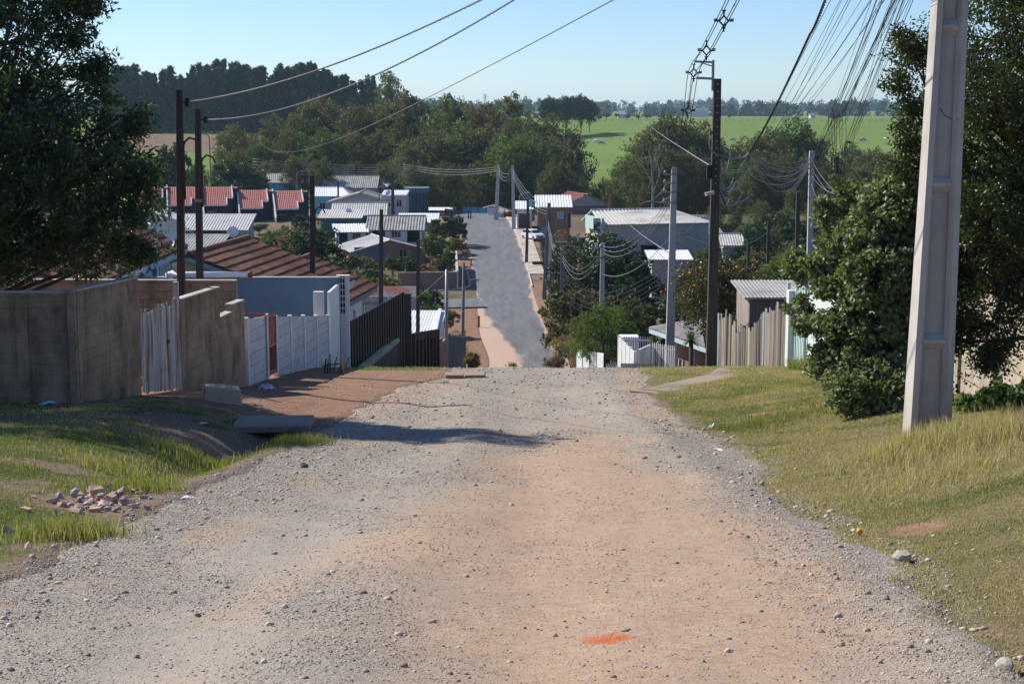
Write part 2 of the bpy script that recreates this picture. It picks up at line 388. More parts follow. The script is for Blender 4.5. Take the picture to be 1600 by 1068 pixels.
# --- gravel road
m, nt, b = newmat('gravel_and_pink_dirt'); v = coords(nt)
at = nd(nt, 'ShaderNodeAttribute', attribute_name='mask'); se = nd(nt, 'ShaderNodeSeparateColor'); nt.links.new(at.outputs['Color'], se.inputs[0])
def voro(nt, vec, scale, feat='F1'):
    n = nd(nt, 'ShaderNodeTexVoronoi', feature=feat); n.inputs['Scale'].default_value = scale; nt.links.new(vec, n.inputs['Vector']); return n
dv = nd(nt, 'ShaderNodeVectorMath', operation='ADD'); dn = nd(nt, 'ShaderNodeTexNoise'); dn.inputs['Scale'].default_value = 30; nt.links.new(v, dn.inputs['Vector'])
sc_ = nd(nt, 'ShaderNodeVectorMath', operation='SCALE'); sc_.inputs['Scale'].default_value = .02; nt.links.new(dn.outputs['Color'], sc_.inputs[0])
nt.links.new(v, dv.inputs[0]); nt.links.new(sc_.outputs[0], dv.inputs[1]); vv = dv.outputs[0]
v1 = voro(nt, vv, 55); v2 = voro(nt, vv, 120); v3 = voro(nt, vv, 15)
def gray(o): 
    s = nd(nt, 'ShaderNodeSeparateColor'); nt.links.new(o, s.inputs[0]); return s.outputs[0]
p1 = ramp(nt, gray(v1.outputs['Color']), 0, 1, (.235, .205, .168), (.45, .395, .325)); p2 = ramp(nt, gray(v2.outputs['Color']), 0, 1, (.235, .205, .168), (.44, .385, .315))
n_a = noise(nt, v, 1.6, 6, .65); n_b = noise(nt, v, 12, 5, .6); n_f = noise(nt, v, 140, 3, .6)
peb = mix(nt, ramp(nt, n_b, .4, .6), p1, p2)
dust = mix(nt, ramp(nt, n_b, .3, .7), (.36, .31, .255), (.44, .385, .32))
grav = mix(nt, ramp(nt, math_(nt, 'ADD', se.outputs['Green'], math_(nt, 'MULTIPLY', math_(nt, 'SUBTRACT', n_a, .5), .9)), .3, .75), peb, dust)
pink = mix(nt, ramp(nt, n_a, .3, .7), (.44, .292, .188), (.51, .365, .25))
pink = mix(nt, ramp(nt, n_b, .4, .72), pink, (.36, .235, .15))
pink = mix(nt, ramp(nt, gray(v1.outputs['Color']), .72, .86), pink, mix(nt, gray(v2.outputs['Color']), (.24, .20, .17), (.52, .43, .36)))
col = mix(nt, ramp(nt, math_(nt, 'ADD', se.outputs['Red'], math_(nt, 'MULTIPLY', math_(nt, 'SUBTRACT', n_a, .5), 1.1)), .05, 1.0), grav, pink)
col = mix(nt, ramp(nt, math_(nt, 'ADD', se.outputs['Blue'], math_(nt, 'MULTIPLY', math_(nt, 'SUBTRACT', n_b, .5), .9)), .35, .7), col, (.50, .15, .055))
col = mix(nt, ramp(nt, n_f, .3, .7), col, mix(nt, 1.0, col, (.74, .74, .74), 'MULTIPLY'))
nt.links.new(col, b.inputs['Base Color']); b.inputs['Roughness'].default_value = .92; b.inputs['Specular IOR Level'].default_value = .15
amt = math_(nt, 'SUBTRACT', 1.0, math_(nt, 'MULTIPLY', se.outputs['Red'], .6))
h1 = math_(nt, 'MULTIPLY', math_(nt, 'SUBTRACT', .6, v1.outputs['Distance']), amt); h2 = math_(nt, 'MULTIPLY', math_(nt, 'SUBTRACT', .6, v2.outputs['Distance']), amt)
b1 = bump(nt, None, h1, .5, .009); b2 = bump(nt, None, h2, .5, .006, b1); bump(nt, b, math_(nt, 'ADD', n_b, math_(nt, 'MULTIPLY', n_f, .35)), .55, .02, b2)
M['gravel_road'] = m
def road_masks(x, y):
    n = fbm(x / 1.1, y / 1.6, 71, 4); n2 = fbm(x / .35, y / .35, 73, 3)
    d = np.minimum(x - DL(y), DR(y) - x) + n * .55
    pink = sm((d + .65) / 1.5) * (1 - sm((y - 27) / 3))
    pink = np.maximum(pink, .75 * sm((x - XR(y) + 1.0 + n * .5) / .5) * sm((y - 24) / 5) * (1 - sm((y - 40) / 5)))
    pink = np.maximum(pink, .7 * sm((XL(y) + 1.2 - x + n * .6) / .7) * sm((y - 27) / 3) * (1 - sm((y - 43) / 4)))
    pink = np.maximum(pink, .4 * sm((fbm(x / .8, y / 2.2, 75, 3) - .2) / .2))
    dust = np.clip(np.exp(-((x + 1.75 + .1 * n) / .55) ** 2) * .8 * (1 - sm((y - 18) / 8)) + np.exp(-((x - 1.6) / .7) ** 2) * .55 + .5 * n + .15 * sm((y - 24) / 6), 0, 1)
    edge = .45 + .55 * sm((inside(x, y) - .1) / .6)
    st = (.75 + 1.5 * n2) * np.exp(-((x - .5 + .1 * n2) / .2) ** 2 - ((y - 8.02 + .12 * n2) / .15) ** 2) + .7 * np.exp(-((x - .42) / .1) ** 2 - ((y - 8.5) / .04) ** 2)
    return np.stack([np.clip(pink, 0, 1) * edge, dust * edge, np.clip(st, 0, 1), np.ones_like(x)], -1)
tt = np.concatenate([np.arange(-40, 3, 1.0), np.arange(3, 50, .085), np.arange(50, 62, .4)])
ss = np.linspace(-.12, 1.12, 96)
S, T = np.meshgrid(ss, tt); y = T.ravel(); x = (XL(T) + (XR(T) - XL(T)) * S).ravel()
i = np.arange(S.size).reshape(S.shape)
f = np.stack([i[:-1, :-1].ravel(), i[:-1, 1:].ravel(), i[1:, 1:].ravel(), i[1:, :-1].ravel()], -1)
gravel_road = np_mesh('gravel_road', np.stack([x, y, Hroad(x, y)], -1), f, M['gravel_road'], attr={'mask': road_masks(x, y)}, smooth=True)
tag(gravel_road, kind='structure')

# --- asphalt in the valley
m, nt, b = newmat('old_dusty_asphalt'); v = coords(nt)
at = nd(nt, 'ShaderNodeAttribute', attribute_name='mask'); se = nd(nt, 'ShaderNodeSeparateColor'); nt.links.new(at.outputs['Color'], se.inputs[0])
n_a = noise(nt, coords(nt, 'Object', (1, .12, 1)), 1.3, 5, .65); n_b = noise(nt, v, .35, 5, .6); n_c = noise(nt, v, 8, 4)
asp = mix(nt, ramp(nt, n_a, .35, .65), (.095, .098, .107), (.175, .175, .18)); asp = mix(nt, ramp(nt, n_b, .45, .7), asp, (.135, .135, .142))
asp = mix(nt, ramp(nt, n_c, .3, .8), asp, mix(nt, 1.0, asp, (.8, .8, .8), 'MULTIPLY'))
col = mix(nt, ramp(nt, math_(nt, 'ADD', se.outputs['Red'], math_(nt, 'MULTIPLY', math_(nt, 'SUBTRACT', n_b, .5), .8)), .25, .8), asp, mix(nt, ramp(nt, n_c, .3, .7), (.42, .28, .19), (.47, .34, .25)))
nt.links.new(col, b.inputs['Base Color']); b.inputs['Roughness'].default_value = .85; bump(nt, b, n_c, .3, .02)
M['asphalt'] = m
def asp_masks(x, y):
    n = fbm(x / 2, y / 5, 81, 3); xl, xr = XL(y), XR(y)
    e = np.minimum(x - xl, xr - x)
    dl = lin((100, 2.0), (128, 2.6), (140, 3.0), (150, 2.8), (160, 1.6), (170, .8), (185, .5), (200, .2), (260, .2))(y)
    dr = lin((100, .8), (128, .7), (150, .5), (185, .25), (260, .15))(y)
    n = n + .5 * fbm(x / .7, y / 2, 83, 3); r = np.maximum(sm((dl - (x - xl) + n * 1.1 + .4) / 1.4), sm((dr - (xr - x) + n * .5 + .2) / .5))
    return np.stack([np.clip(r, 0, 1), r * 0, r * 0, r * 0 + 1], -1)
tt = np.concatenate([np.arange(58, 62, .4), np.arange(62, 268, 1.5)]); ss = np.linspace(0, 1, 24)
S, T = np.meshgrid(ss, tt); y = T.ravel(); x = (XL(T) + (XR(T) - XL(T)) * S).ravel()
i = np.arange(S.size).reshape(S.shape); f = np.stack([i[:-1, :-1].ravel(), i[:-1, 1:].ravel(), i[1:, 1:].ravel(), i[1:, :-1].ravel()], -1)
road = np_mesh('asphalt_road', np.stack([x, y, ZR(y) + .02 - .03 * (np.abs(S.ravel() - .5) * 2) ** 4], -1), f, M['asphalt'], attr={'mask': asp_masks(x, y)}, smooth=True)
tag(road, kind='structure')
def strip(name, pts, w, h, mat, thick=.3, n=24):
    """slab following a ground polyline, top h above the ground"""
    pts = [Vector((p[0], p[1], 0)) for p in pts]; L = [0]
    for a, c in zip(pts, pts[1:]): L.append(L[-1] + (c - a).length)
    q = []
    for k in range(n + 1):
        s = L[-1] * k / n; j = max(i for i in range(len(L)) if L[i] <= s + 1e-6); j = min(j, len(pts) - 2)
        q.append(pts[j].lerp(pts[j + 1], (s - L[j]) / max(1e-6, L[j + 1] - L[j])))
    vs, fs = [], []
    for k, p in enumerate(q):
        d = (q[min(k + 1, n)] - q[max(k - 1, 0)]).normalized(); r = Vector((d.y, -d.x, 0))
        for off, dz in ((-w / 2, h - thick), (-w / 2, h), (w / 2, h), (w / 2, h - thick)):
            c = p + r * off; vs.append((c.x, c.y, float(H(p.x, p.y)) + dz))
    for k in range(n):
        for j in range(4): fs.append((4 * k + j, 4 * k + (j + 1) % 4, 4 * k + 4 + (j + 1) % 4, 4 * k + 4 + j))
    fs += [(0, 1, 2, 3), (4 * n + 3, 4 * n + 2, 4 * n + 1, 4 * n)]
    mb = MB(); mb.add(vs, fs); return mb.build(name, mat)
M['pave'] = pm('worn_pale_pavement', (.42, .36, .29), (.50, .44, .37), .6, .9, .3, 20, (.30, .22, .16), .25, (.52, .68))
M['kerb'] = pm('pale_kerb_concrete', (.45, .42, .37), (.52, .49, .44), 1, .9, .2, 30)
tag(strip('side_street', [(-34, 170), (-18, 173), (-3.6, 175)], 12, .035, M['asphalt'], .4), kind='structure')
tag(strip('cross_street', [(-70, 268), (-40, 266), (-18, 263), (-6, 261)], 8, .03, M['asphalt'], .4), kind='structure')
ys_ = [196, 205, 212, 220, 228, 236, 244, 252, 258]
tag(strip('pavement', [(float(XR(q)) + 1.15, q) for q in ys_], 1.9, .14, M['pave'], .5), kind='structure')
tag(strip('kerb', [(float(XR(q)) + .1, q) for q in [186, 190] + ys_], .16, .15, M['kerb'], .5), kind='structure')
tag(strip('kerb', [(-16, 181.0), (-8, 182.6), (-5.8, 184.2), (-5.1, 186.5), (-5.3, 190), (-5.9, 200)], .16, .16, M['kerb'], .5), kind='structure')
tag(strip('green_bed', [(-7.4, 184.6), (-7.2, 192)], 3.0, .1, pm('planted_bed_soil', (.05, .09, .03), (.08, .12, .04), 3), .4), kind='structure')

# --- grass blades
m, nt, b = newmat('grass_blades')
g = nd(nt, 'ShaderNodeNewGeometry'); at = nd(nt, 'ShaderNodeAttribute', attribute_name='dry')
c_g = mix(nt, g.outputs['Random Per Island'], (.11, .145, .028), (.25, .27, .07))
c_d = mix(nt, g.outputs['Random Per Island'], (.36, .295, .135), (.55, .475, .27))
col = mix(nt, at.outputs['Fac'], c_g, c_d)
nt.links.new(col, b.inputs['Base Color']); b.inputs['Roughness'].default_value = .6; b.inputs['Specular IOR Level'].default_value = .25
tr = nd(nt, 'ShaderNodeBsdfTranslucent'); nt.links.new(mix(nt, 1.0, col, (1.3, 1.35, .8), 'MULTIPLY'), tr.inputs[0]); mx = nd(nt, 'ShaderNodeMixShader'); mx.inputs[0].default_value = .35
nt.links.new(b.outputs[0], mx.inputs[1]); nt.links.new(tr.outputs[0], mx.inputs[2]); nt.links.new(mx.outputs[0], nt.nodes['Material Output'].inputs['Surface'])
M['grass'] = m
def blades(name, x, y, z, hgt, wid, lean, dry, label=None):
    """two-segment blades"""
    n = len(x); az = rs.uniform(0, 2 * PI, n); la = rs.uniform(0, 2 * PI, n)
    dx, dy = np.cos(az) * wid / 2, np.sin(az) * wid / 2
    lx, ly = np.cos(la) * lean * hgt, np.sin(la) * lean * hgt
    V = np.empty((n, 5, 3))
    V[:, 0] = np.stack([x - dx, y - dy, z - .01], -1); V[:, 1] = np.stack([x + dx, y + dy, z - .01], -1)
    k = np.sqrt(np.clip(1 - lean ** 2, .12, 1))
    V[:, 2] = np.stack([x - dx * .7 + lx * .35, y - dy * .7 + ly * .35, z + hgt * .55 * k], -1); V[:, 3] = np.stack([x + dx * .7 + lx * .35, y + dy * .7 + ly * .35, z + hgt * .55 * k], -1)
    V[:, 4] = np.stack([x + lx, y + ly, z + hgt * k], -1)
    o = np.arange(n)[:, None] * 5
    f = np.concatenate([o + np.array([[0, 1, 3]]), o + np.array([[0, 3, 2]]), o + np.array([[2, 3, 4]])], 0)
    return tag(np_mesh(name, V.reshape(-1, 3), f, M['grass'], attr={'dry': np.repeat(dry, 5)}), kind='stuff', label=label)
def scatter(n, x0, x1, y0, y1, dens):
    """random points with depth-weighted density (nearer = denser)"""
    u = rs.uniform(0, 1, n); y = y0 * (y1 / y0) ** (u ** .85); x = rs.uniform(x0, x1, n)
    keep = rs.uniform(0, 1, n) < dens(x, y); return x[keep], y[keep]
def gdens(x, y):
    mk = masks(x, y); return mk[:, 0] * (.25 + .75 * vnoise(x / .35, y / .35, 91)) * (np.minimum(x - XL(y), XR(y) - x) < .45) * (inside(x, y) < .25)
x, y = scatter(420000, -13, -1.2, 8.5, 52, gdens); z = Htop(x, y)
dry = np.clip(masks(x, y)[:, 2] * 1.1 + rs.normal(0, .18, len(x)) - .08, 0, 1)
tallness = .6 + 1.2 * vnoise(x / .8, y / .8, 93) ** 2
blades('grass', x, y, z, rs.uniform(.016, .05, len(x)) * tallness * (1 + .02 * (y - 12)), rs.uniform(.005, .009, len(x)) * (1 + .045 * (y - 10)), rs.uniform(.1, .8, len(x)), dry)
x, y = scatter(760000, 2.2, 9.4, 6.2, 50, gdens); z = Htop(x, y)
dry = np.clip(masks(x, y)[:, 2] * 1.05 + rs.normal(0, .2, len(x)) - .05, 0, 1)
tallness = .55 + .9 * vnoise(x / .8, y / .8, 95) ** 2
blades('grass', x, y, z, rs.uniform(.014, .04, len(x)) * tallness * (1 + .02 * (y - 12)), rs.uniform(.005, .009, len(x)) * (1 + .045 * (y - 10)), rs.uniform(.15, .9, len(x)), dry)
# long straw round the pole foot and along the back of the right verge
def sdens(x, y):
    e = np.exp(-((x - 6.3) / 2.0) ** 2 - ((y - 17.4) / 1.1) ** 2) * 1.1 + np.exp(-((x - 4.3) / .6) ** 2 - ((y - 15.0) / .7) ** 2)
    return np.clip(e, 0, 1) * (.3 + .7 * vnoise(x / .5, y / .5, 97)) * (x > XR(y) + .5)
x, y = scatter(60000, 3.2, 10, 13, 21, sdens); z = Htop(x, y)
blades('dry_grass', x, y, z, rs.uniform(.07, .32, len(x)), rs.uniform(.005, .010, len(x)), rs.uniform(.2, .95, len(x)), np.clip(rs.normal(.98, .15, len(x)), 0, 1))
def tuft_dens(cx, cy, r): return lambda x, y: np.exp(-(((x - cx) ** 2 + (y - cy) ** 2) / r ** 2))
def tuft(name, u, v, r, n, h, dryness, label, cat='grass tuft', lean=.55):
    p = G(u, v); n = int(n * .7); q = rs.normal(0, r * .55, (n, 2)); x, y = p.x + q[:, 0], p.y + q[:, 1]
    o = blades(name, x, y, Htop(x, y), rs.uniform(.25, 1, n) ** 1.3 * h, rs.uniform(.006, .012, n) * (1 + .03 * max(0, p.y - 10)), rs.uniform(.05, lean, n), np.clip(rs.normal(dryness, .15, n), 0, 1))
    del o['kind']; return tag(o, label, cat)
tuft('grass_tuft', 108, 838, .36, 2600, .22, .35, 'tall green grass tuft leaning over the gravel edge below the brick rubble')
tuft('grass_tuft', 470, 692, .4, 1800, .2, .1, 'dark green weeds growing beside the concrete slab over the ditch')
tuft('grass_tuft', 1250, 648, 1.1, 2600, .15, .3, 'patch of longer dark green grass on the right verge in front of the grey-green shrub')
tuft('grass_tuft', 1165, 668, .5, 1800, .15, .15, 'low dark green weeds at the gravel edge near the white litter')
tuft('grass_tuft', 1262, 578, .55, 900, .5, .08, 'bright green grass tuft at the foot of the pale green gate')
tuft('grass_tuft', 1195, 560, .6, 900, .45, .1, 'green weeds in front of the old plank fence', lean=.4)
tuft('grass_tuft', 800, 572, .35, 420, .5, .35, 'single grey-green weed on the crest of the gravel road')
tuft('grass_tuft', 215, 766, .4, 1300, .2, .2, 'green weeds behind the pile of brick rubble')
tuft('straw_tuft', 1432, 700, .5, 1500, .36, .97, 'dry straw tuft at the foot of the big concrete pole')
tuft('straw_tuft', 1530, 690, .7, 2600, .4, .95, 'long dry straw between the big concrete pole and the right edge')
tuft('grass_tuft', 310, 722, .55, 1700, .19, .28, 'flowering green weeds at the edge of the tree shadow on the left verge')
tuft('grass_tuft', 180, 735, .5, 1500, .18, .35, 'scrubby weeds on the sunlit part of the left verge')

# --- loose stones
_t = (1 + 5 ** .5) / 2
ICO = np.array([(-1, _t, 0), (1, _t, 0), (-1, -_t, 0), (1, -_t, 0), (0, -1, _t), (0, 1, _t), (0, -1, -_t), (0, 1, -_t), (_t, 0, -1), (_t, 0, 1), (-_t, 0, -1), (-_t, 0, 1)]) / 1.9
ICF = np.array([(0, 11, 5), (0, 5, 1), (0, 1, 7), (0, 7, 10), (0, 10, 11), (1, 5, 9), (5, 11, 4), (11, 10, 2), (10, 7, 6), (7, 1, 8), (3, 9, 4), (3, 4, 2), (3, 2, 6), (3, 6, 8), (3, 8, 9), (4, 9, 5), (2, 4, 11), (6, 2, 10), (8, 6, 7), (9, 8, 1)])
m, nt, b = newmat('gravel_stone'); g = nd(nt, 'ShaderNodeNewGeometry'); at = nd(nt, 'ShaderNodeAttribute', attribute_name='dry')
c1 = ramp(nt, g.outputs['Random Per Island'], 0, 1, (.20, .175, .15), (.56, .50, .435)); c2 = ramp(nt, g.outputs['Random Per Island'], 0, 1, (.27, .185, .135), (.58, .45, .35))
nt.links.new(mix(nt, at.outputs['Fac'], c1, c2), b.inputs['Base Color']); b.inputs['Roughness'].default_value = .9; b.inputs['Specular IOR Level'].default_value = .15
bump(nt, b, noise(nt, coords(nt), 90, 3), .4, .01); M['stone'] = m
def stones(name, x, y, size, pinkness):
    n = len(x); z = Htop(x, y)
    sc3 = np.stack([rs.uniform(.7, 1.3, n), rs.uniform(.6, 1.1, n), rs.uniform(.4, .8, n)], -1) * size[:, None]
    V = ICO[None] * (1 + rs.uniform(-.3, .3, (n, 12, 1))) * sc3[:, None]
    a = rs.uniform(0, 2 * PI, n); ca, sa = np.cos(a)[:, None], np.sin(a)[:, None]
    X = V[..., 0] * ca - V[..., 1] * sa + x[:, None]; Y = V[..., 0] * sa + V[..., 1] * ca + y[:, None]; Z = V[..., 2] + (z + sc3[:, 2] * .25)[:, None]
    f = (np.arange(n)[:, None, None] * 12 + ICF[None]).reshape(-1, 3)
    return tag(np_mesh(name, np.stack([X, Y, Z], -1).reshape(-1, 3), f, M['stone'], attr={'dry': np.repeat(pinkness, 12)}), kind='stuff')
def stdens(x, y):
    rm = road_masks(x, y); d = inside(x, y)
    k = (.22 + .78 * (1 - np.clip(rm[:, 0], 0, 1))) * (1 - .55 * rm[:, 1]) * (.3 + .7 * sm((fbm(x / .9, y / 1.6, 103, 3) + .25) / .5))
    edge = np.exp(-((XR(y) - x - .5) / .35) ** 2) * .8 + np.exp(-((x - XL(y) - .4) / .45) ** 2) * .5
    return np.clip(k * .8 + edge, 0, 1) * (d > -.15)
x, y = scatter(150000, -4.3, 4.2, 5.6, 52, stdens)
size = .0032 + .0026 * rs.gamma(1.2, .8, len(x)) + .02 * (rs.uniform(0, 1, len(x)) > .992); size = np.clip(size, .003, .028) * (1 + .028 * (y - 8))
stones('gravel', x, y, size, np.clip(road_masks(x, y)[:, 0] + rs.normal(0, .3, len(x)), 0, 1))
OCT = np.array([(1, 0, 0), (-1, 0, 0), (0, 1, 0), (0, -1, 0), (0, 0, 1), (0, 0, -1)], float); OCF = np.array([(0, 2, 4), (2, 1, 4), (1, 3, 4), (3, 0, 4), (2, 0, 5), (1, 2, 5), (3, 1, 5), (0, 3, 5)])
x, y = scatter(420000, -4.3, 4.2, 5.6, 26, stdens); n = len(x); z = Htop(x, y); size = (.0022 + .0022 * rs.gamma(1.3, .7, n)) * (1 + .03 * (y - 8))
a = rs.uniform(0, 2 * PI, n); V = OCT[None] * (1 + rs.uniform(-.3, .3, (n, 6, 1))) * np.stack([size, size * rs.uniform(.6, 1, n), size * rs.uniform(.5, .8, n)], -1)[:, None]
ca, sa = np.cos(a)[:, None], np.sin(a)[:, None]; V = np.stack([V[..., 0] * ca - V[..., 1] * sa + x[:, None], V[..., 0] * sa + V[..., 1] * ca + y[:, None], V[..., 2] + z[:, None] + .001], -1)
tag(np_mesh('gravel', V.reshape(-1, 3), (np.arange(n)[:, None, None] * 6 + OCF[None]).reshape(-1, 3), M['stone'], attr={'dry': np.repeat(np.clip(road_masks(x, y)[:, 0] + rs.normal(0, .3, n), 0, 1), 6)}), kind='stuff')
# pebbles spilled over the verge and the yard
x, y = scatter(9000, -8, 5.5, 7, 45, lambda x, y: np.clip(np.exp(-np.abs(inside(x, y)) / .5) * .7 + dirt_left(x, y) * .5, 0, 1) * (inside(x, y) < .1))
stones('gravel', x, y, np.clip(.006 + .006 * rs.gamma(1.3, .8, len(x)), .005, .04), np.clip(rs.normal(.5, .4, len(x)), 0, 1))
# ------------------------------------------------------------------ trees and shrubs
M['bark'] = pm('grey_brown_bark', (.07, .055, .042), (.13, .105, .085), 3, .95, .6, 20, stretch=(2, 2, .4))
M['bark_pale'] = pm('pale_bark', (.22, .20, .17), (.34, .31, .27), 3, .9, .4, 20, stretch=(2, 2, .4))
M['twig'] = pm('dry_twig', (.15, .105, .075), (.22, .16, .115), 4, .95, 0)
F = {}
F['near_l'] = foliage('narrow_dark_leaves', (.022, .042, .016), (.075, .105, .045), (.036, .056, .02), .5, .38, .32, .6, (.14, .15, .05))
F['near_r'] = foliage('small_dark_leaves', (.032, .06, .016), (.09, .13, .034), (.055, .085, .018), .6, .3, .38, .5, (.11, .12, .03))
F['shrub_r'] = foliage('grey_green_lobed_leaves', (.085, .12, .045), (.26, .28, .16), (.125, .155, .06), 1.1, .3, .5, .4, (.16, .17, .06))
F['olive'] = foliage('olive_leaves', (.078, .09, .03), (.15, .155, .058), (.095, .085, .04), .16, .25)
F['brown'] = foliage('brownish_leaves', (.105, .085, .042), (.17, .135, .072), (.10, .10, .04), .16, .25)
F['green'] = foliage('mid_green_leaves', (.06, .092, .026), (.125, .16, .05), (.085, .105, .034), .2, .28)
F['dark'] = foliage('dark_green_leaves', (.022, .042, .017), (.05, .075, .03), (.033, .052, .02), .3, .25, .55, .25)
F['bright'] = foliage('bright_feathery_leaves', (.06, .115, .03), (.11, .175, .055), (.075, .12, .03), .5, .35)
F['yellow'] = foliage('yellow_green_leaves', (.09, .12, .025), (.16, .17, .05), (.06, .085, .025), .5, .32)
F['euc'] = foliage('blue_green_leaves', (.016, .038, .02), (.036, .066, .034), (.022, .046, .022), .08, .15)
F['citrus'] = foliage('citrus_leaves', (.06, .075, .022), (.14, .135, .05), (.085, .075, .035), 1.2, .3, .4, .45)
F['dry'] = foliage('dry_brown_leaves', (.20, .135, .075), (.36, .26, .15), (.15, .11, .065), .8, .25)
F['red'] = foliage('red_leaves', (.16, .03, .03), (.25, .05, .05), (.12, .05, .035), .8, .25)

def leaf_cloud(name, mat, parent, centres, nper, sig, length, width, rs2, zmin=None, droop=0.0, flat=0.0):
    """leaves (four-cornered, folded along the middle) round each centre; sig = clump radius"""
    C = np.repeat(np.asarray(centres, float), nper, 0); n = len(C)
    g = rs2.normal(0, 1, (n, 3)); r = np.linalg.norm(g, axis=1, keepdims=True)
    g = g / r * (rs2.uniform(0, 1, (n, 1)) ** .45)
    sg = np.asarray(sig, float); sg = np.repeat(np.broadcast_to(sg, (len(centres),)), nper)[:, None]
    pos = C + g * sg * np.array([1, 1, .85])
    if zmin is not None:
        k = pos[:, 2] > zmin; pos = pos[k]; g = g[k]; n = len(pos)
    ax = g * .7 + rs2.normal(0, .6, (n, 3)); ax[:, 2] -= droop; ax /= np.linalg.norm(ax, axis=1, keepdims=True)
    up = rs2.normal(0, 1, (n, 3)) + np.array([0, 0, flat]); sd = np.cross(ax, up); sd /= np.linalg.norm(sd, axis=1, keepdims=True) + 1e-9
    nn = np.cross(sd, ax)
    L = length * rs2.uniform(.65, 1.25, (n, 1)); W = width * rs2.uniform(.65, 1.25, (n, 1))
    V = np.empty((n, 4, 3)); V[:, 0] = pos - ax * L / 2
    V[:, 1] = pos + sd * W / 2 + nn * W * .2 - ax * L * .05; V[:, 2] = pos + ax * L / 2; V[:, 3] = pos - sd * W / 2 + nn * W * .2 - ax * L * .05
    o = np.arange(n)[:, None] * 4
    f = np.concatenate([o + np.array([[0, 1, 2]]), o + np.array([[0, 2, 3]])], 0)
    return np_mesh(name, V.reshape(-1, 3), f, mat, parent)
def lobe_points(rs2, c, r, n, inner=.45, squash=.85, lower=-.75):
    d = rs2.normal(0, 1, (n * 3, 3)); d /= np.linalg.norm(d, axis=1, keepdims=True); d = d[d[:, 2] > lower][:n]
    k = rs2.uniform(inner ** 2, 1, (len(d), 1)) ** .5
    return np.asarray(c) + d * k * np.array([r, r, r * squash])
def limb(mb, a, b_, r0, r1, rr, bend=.12, n=5, k=6):
    a, b_ = Vector(a), Vector(b_); d = (b_ - a).length; pts = []
    off = Vector((rr.uniform(-1, 1), rr.uniform(-1, 1), rr.uniform(0, .6))) * bend * d
    for i in range(n + 1):
        t = i / n; pts.append(a.lerp(b_, t) + off * math.sin(PI * t))
    mb.tube(pts, [r0 + (r1 - r0) * i / n for i in range(n + 1)], k)
    return pts
def tree(name, label, cat, x, y, h, w, mat, seed, cb=.25, lobes=9, clumps=16, nper=26, leaf=.3, lw=.14, sig=None, shape='round', bark='bark', group=None, tr=None, droop=.0, zg=None, lobe_r=None, squash=.85, inner=.45, rz=0):
    """trunk and limbs carrying lobed, gappy leaf masses. h total height, w crown width, cb crown base as a share of h"""
    rr = random.Random(seed); rs2 = np.random.RandomState(seed)
    t = thing(name, label, cat, (x, y, (gz(x, y) if zg is None else zg) - .05), rz, group)
    lob = []; tr = tr or (.018 * h + .03)
    for i in range(lobes):
        a = 2.4 * i + rr.uniform(-.5, .5); q = (i + .5) / lobes
        if shape == 'round': zz = cb + (1 - cb) * (.18 + .68 * q); rad_ = w / 2 * .62 * math.sqrt(max(.05, 1 - (2 * (q - .42)) ** 2 * .8)) * rr.uniform(.7, 1.1); R_ = w * rr.uniform(.19, .29)
        elif shape == 'column': zz = cb + (1 - cb) * (.06 + .88 * q); R_ = w * (.40 - .27 * q ** 2) * rr.uniform(.85, 1.15); rad_ = w * .16 * rr.uniform(.2, 1) * (1 - q * .8)
        elif shape == 'umbrella': zz = .74 + .12 * rr.uniform(0, 1); R_ = w * rr.uniform(.17, .24); rad_ = w * .36 * math.sqrt((i + .3) / lobes)
        elif shape == 'tall': zz = cb + (1 - cb) * (.1 + .8 * q); R_ = w * rr.uniform(.2, .3); rad_ = w * .32 * rr.uniform(.4, 1) * (1 - .4 * q)
        else: zz = rr.uniform(.35, .75); R_ = w * rr.uniform(.22, .3); rad_ = w * .3 * rr.uniform(.3, 1)      # shrub
        if lobe_r: R_ *= lobe_r
        lob.append((math.cos(a) * rad_, math.sin(a) * rad_, min(zz * h, h - R_ * squash * .9), R_))
    mb = MB(); top = Vector((rr.uniform(-.04, .04) * h, rr.uniform(-.04, .04) * h, h * (.8 if shape in ('column', 'tall') else .58)))
    tp = limb(mb, (0, 0, -.3), top, tr, tr * .4, rr, .04, 8, 8)
    for (lx, ly, lz, R_) in lob:
        j = max(1, min(7, int(lz / h * 8 * .62))); s = tp[j]
        limb(mb, s, (lx * .9, ly * .9, lz), tr * .42, tr * .1, rr, .1, 4, 5)
    mb.build('trunk', M[bark], t, True)
    pts = np.concatenate([lobe_points(rs2, (lx, ly, lz), R_, clumps, inner, squash) for (lx, ly, lz, R_) in lob])
    sg = sig if sig else w * .075
    leaf_cloud('crown', mat if not isinstance(mat, str) else F[mat], t, pts, nper, sg * rs2.uniform(.7, 1.3, len(pts)), leaf, lw, rs2, .02 * h, droop)
    return t

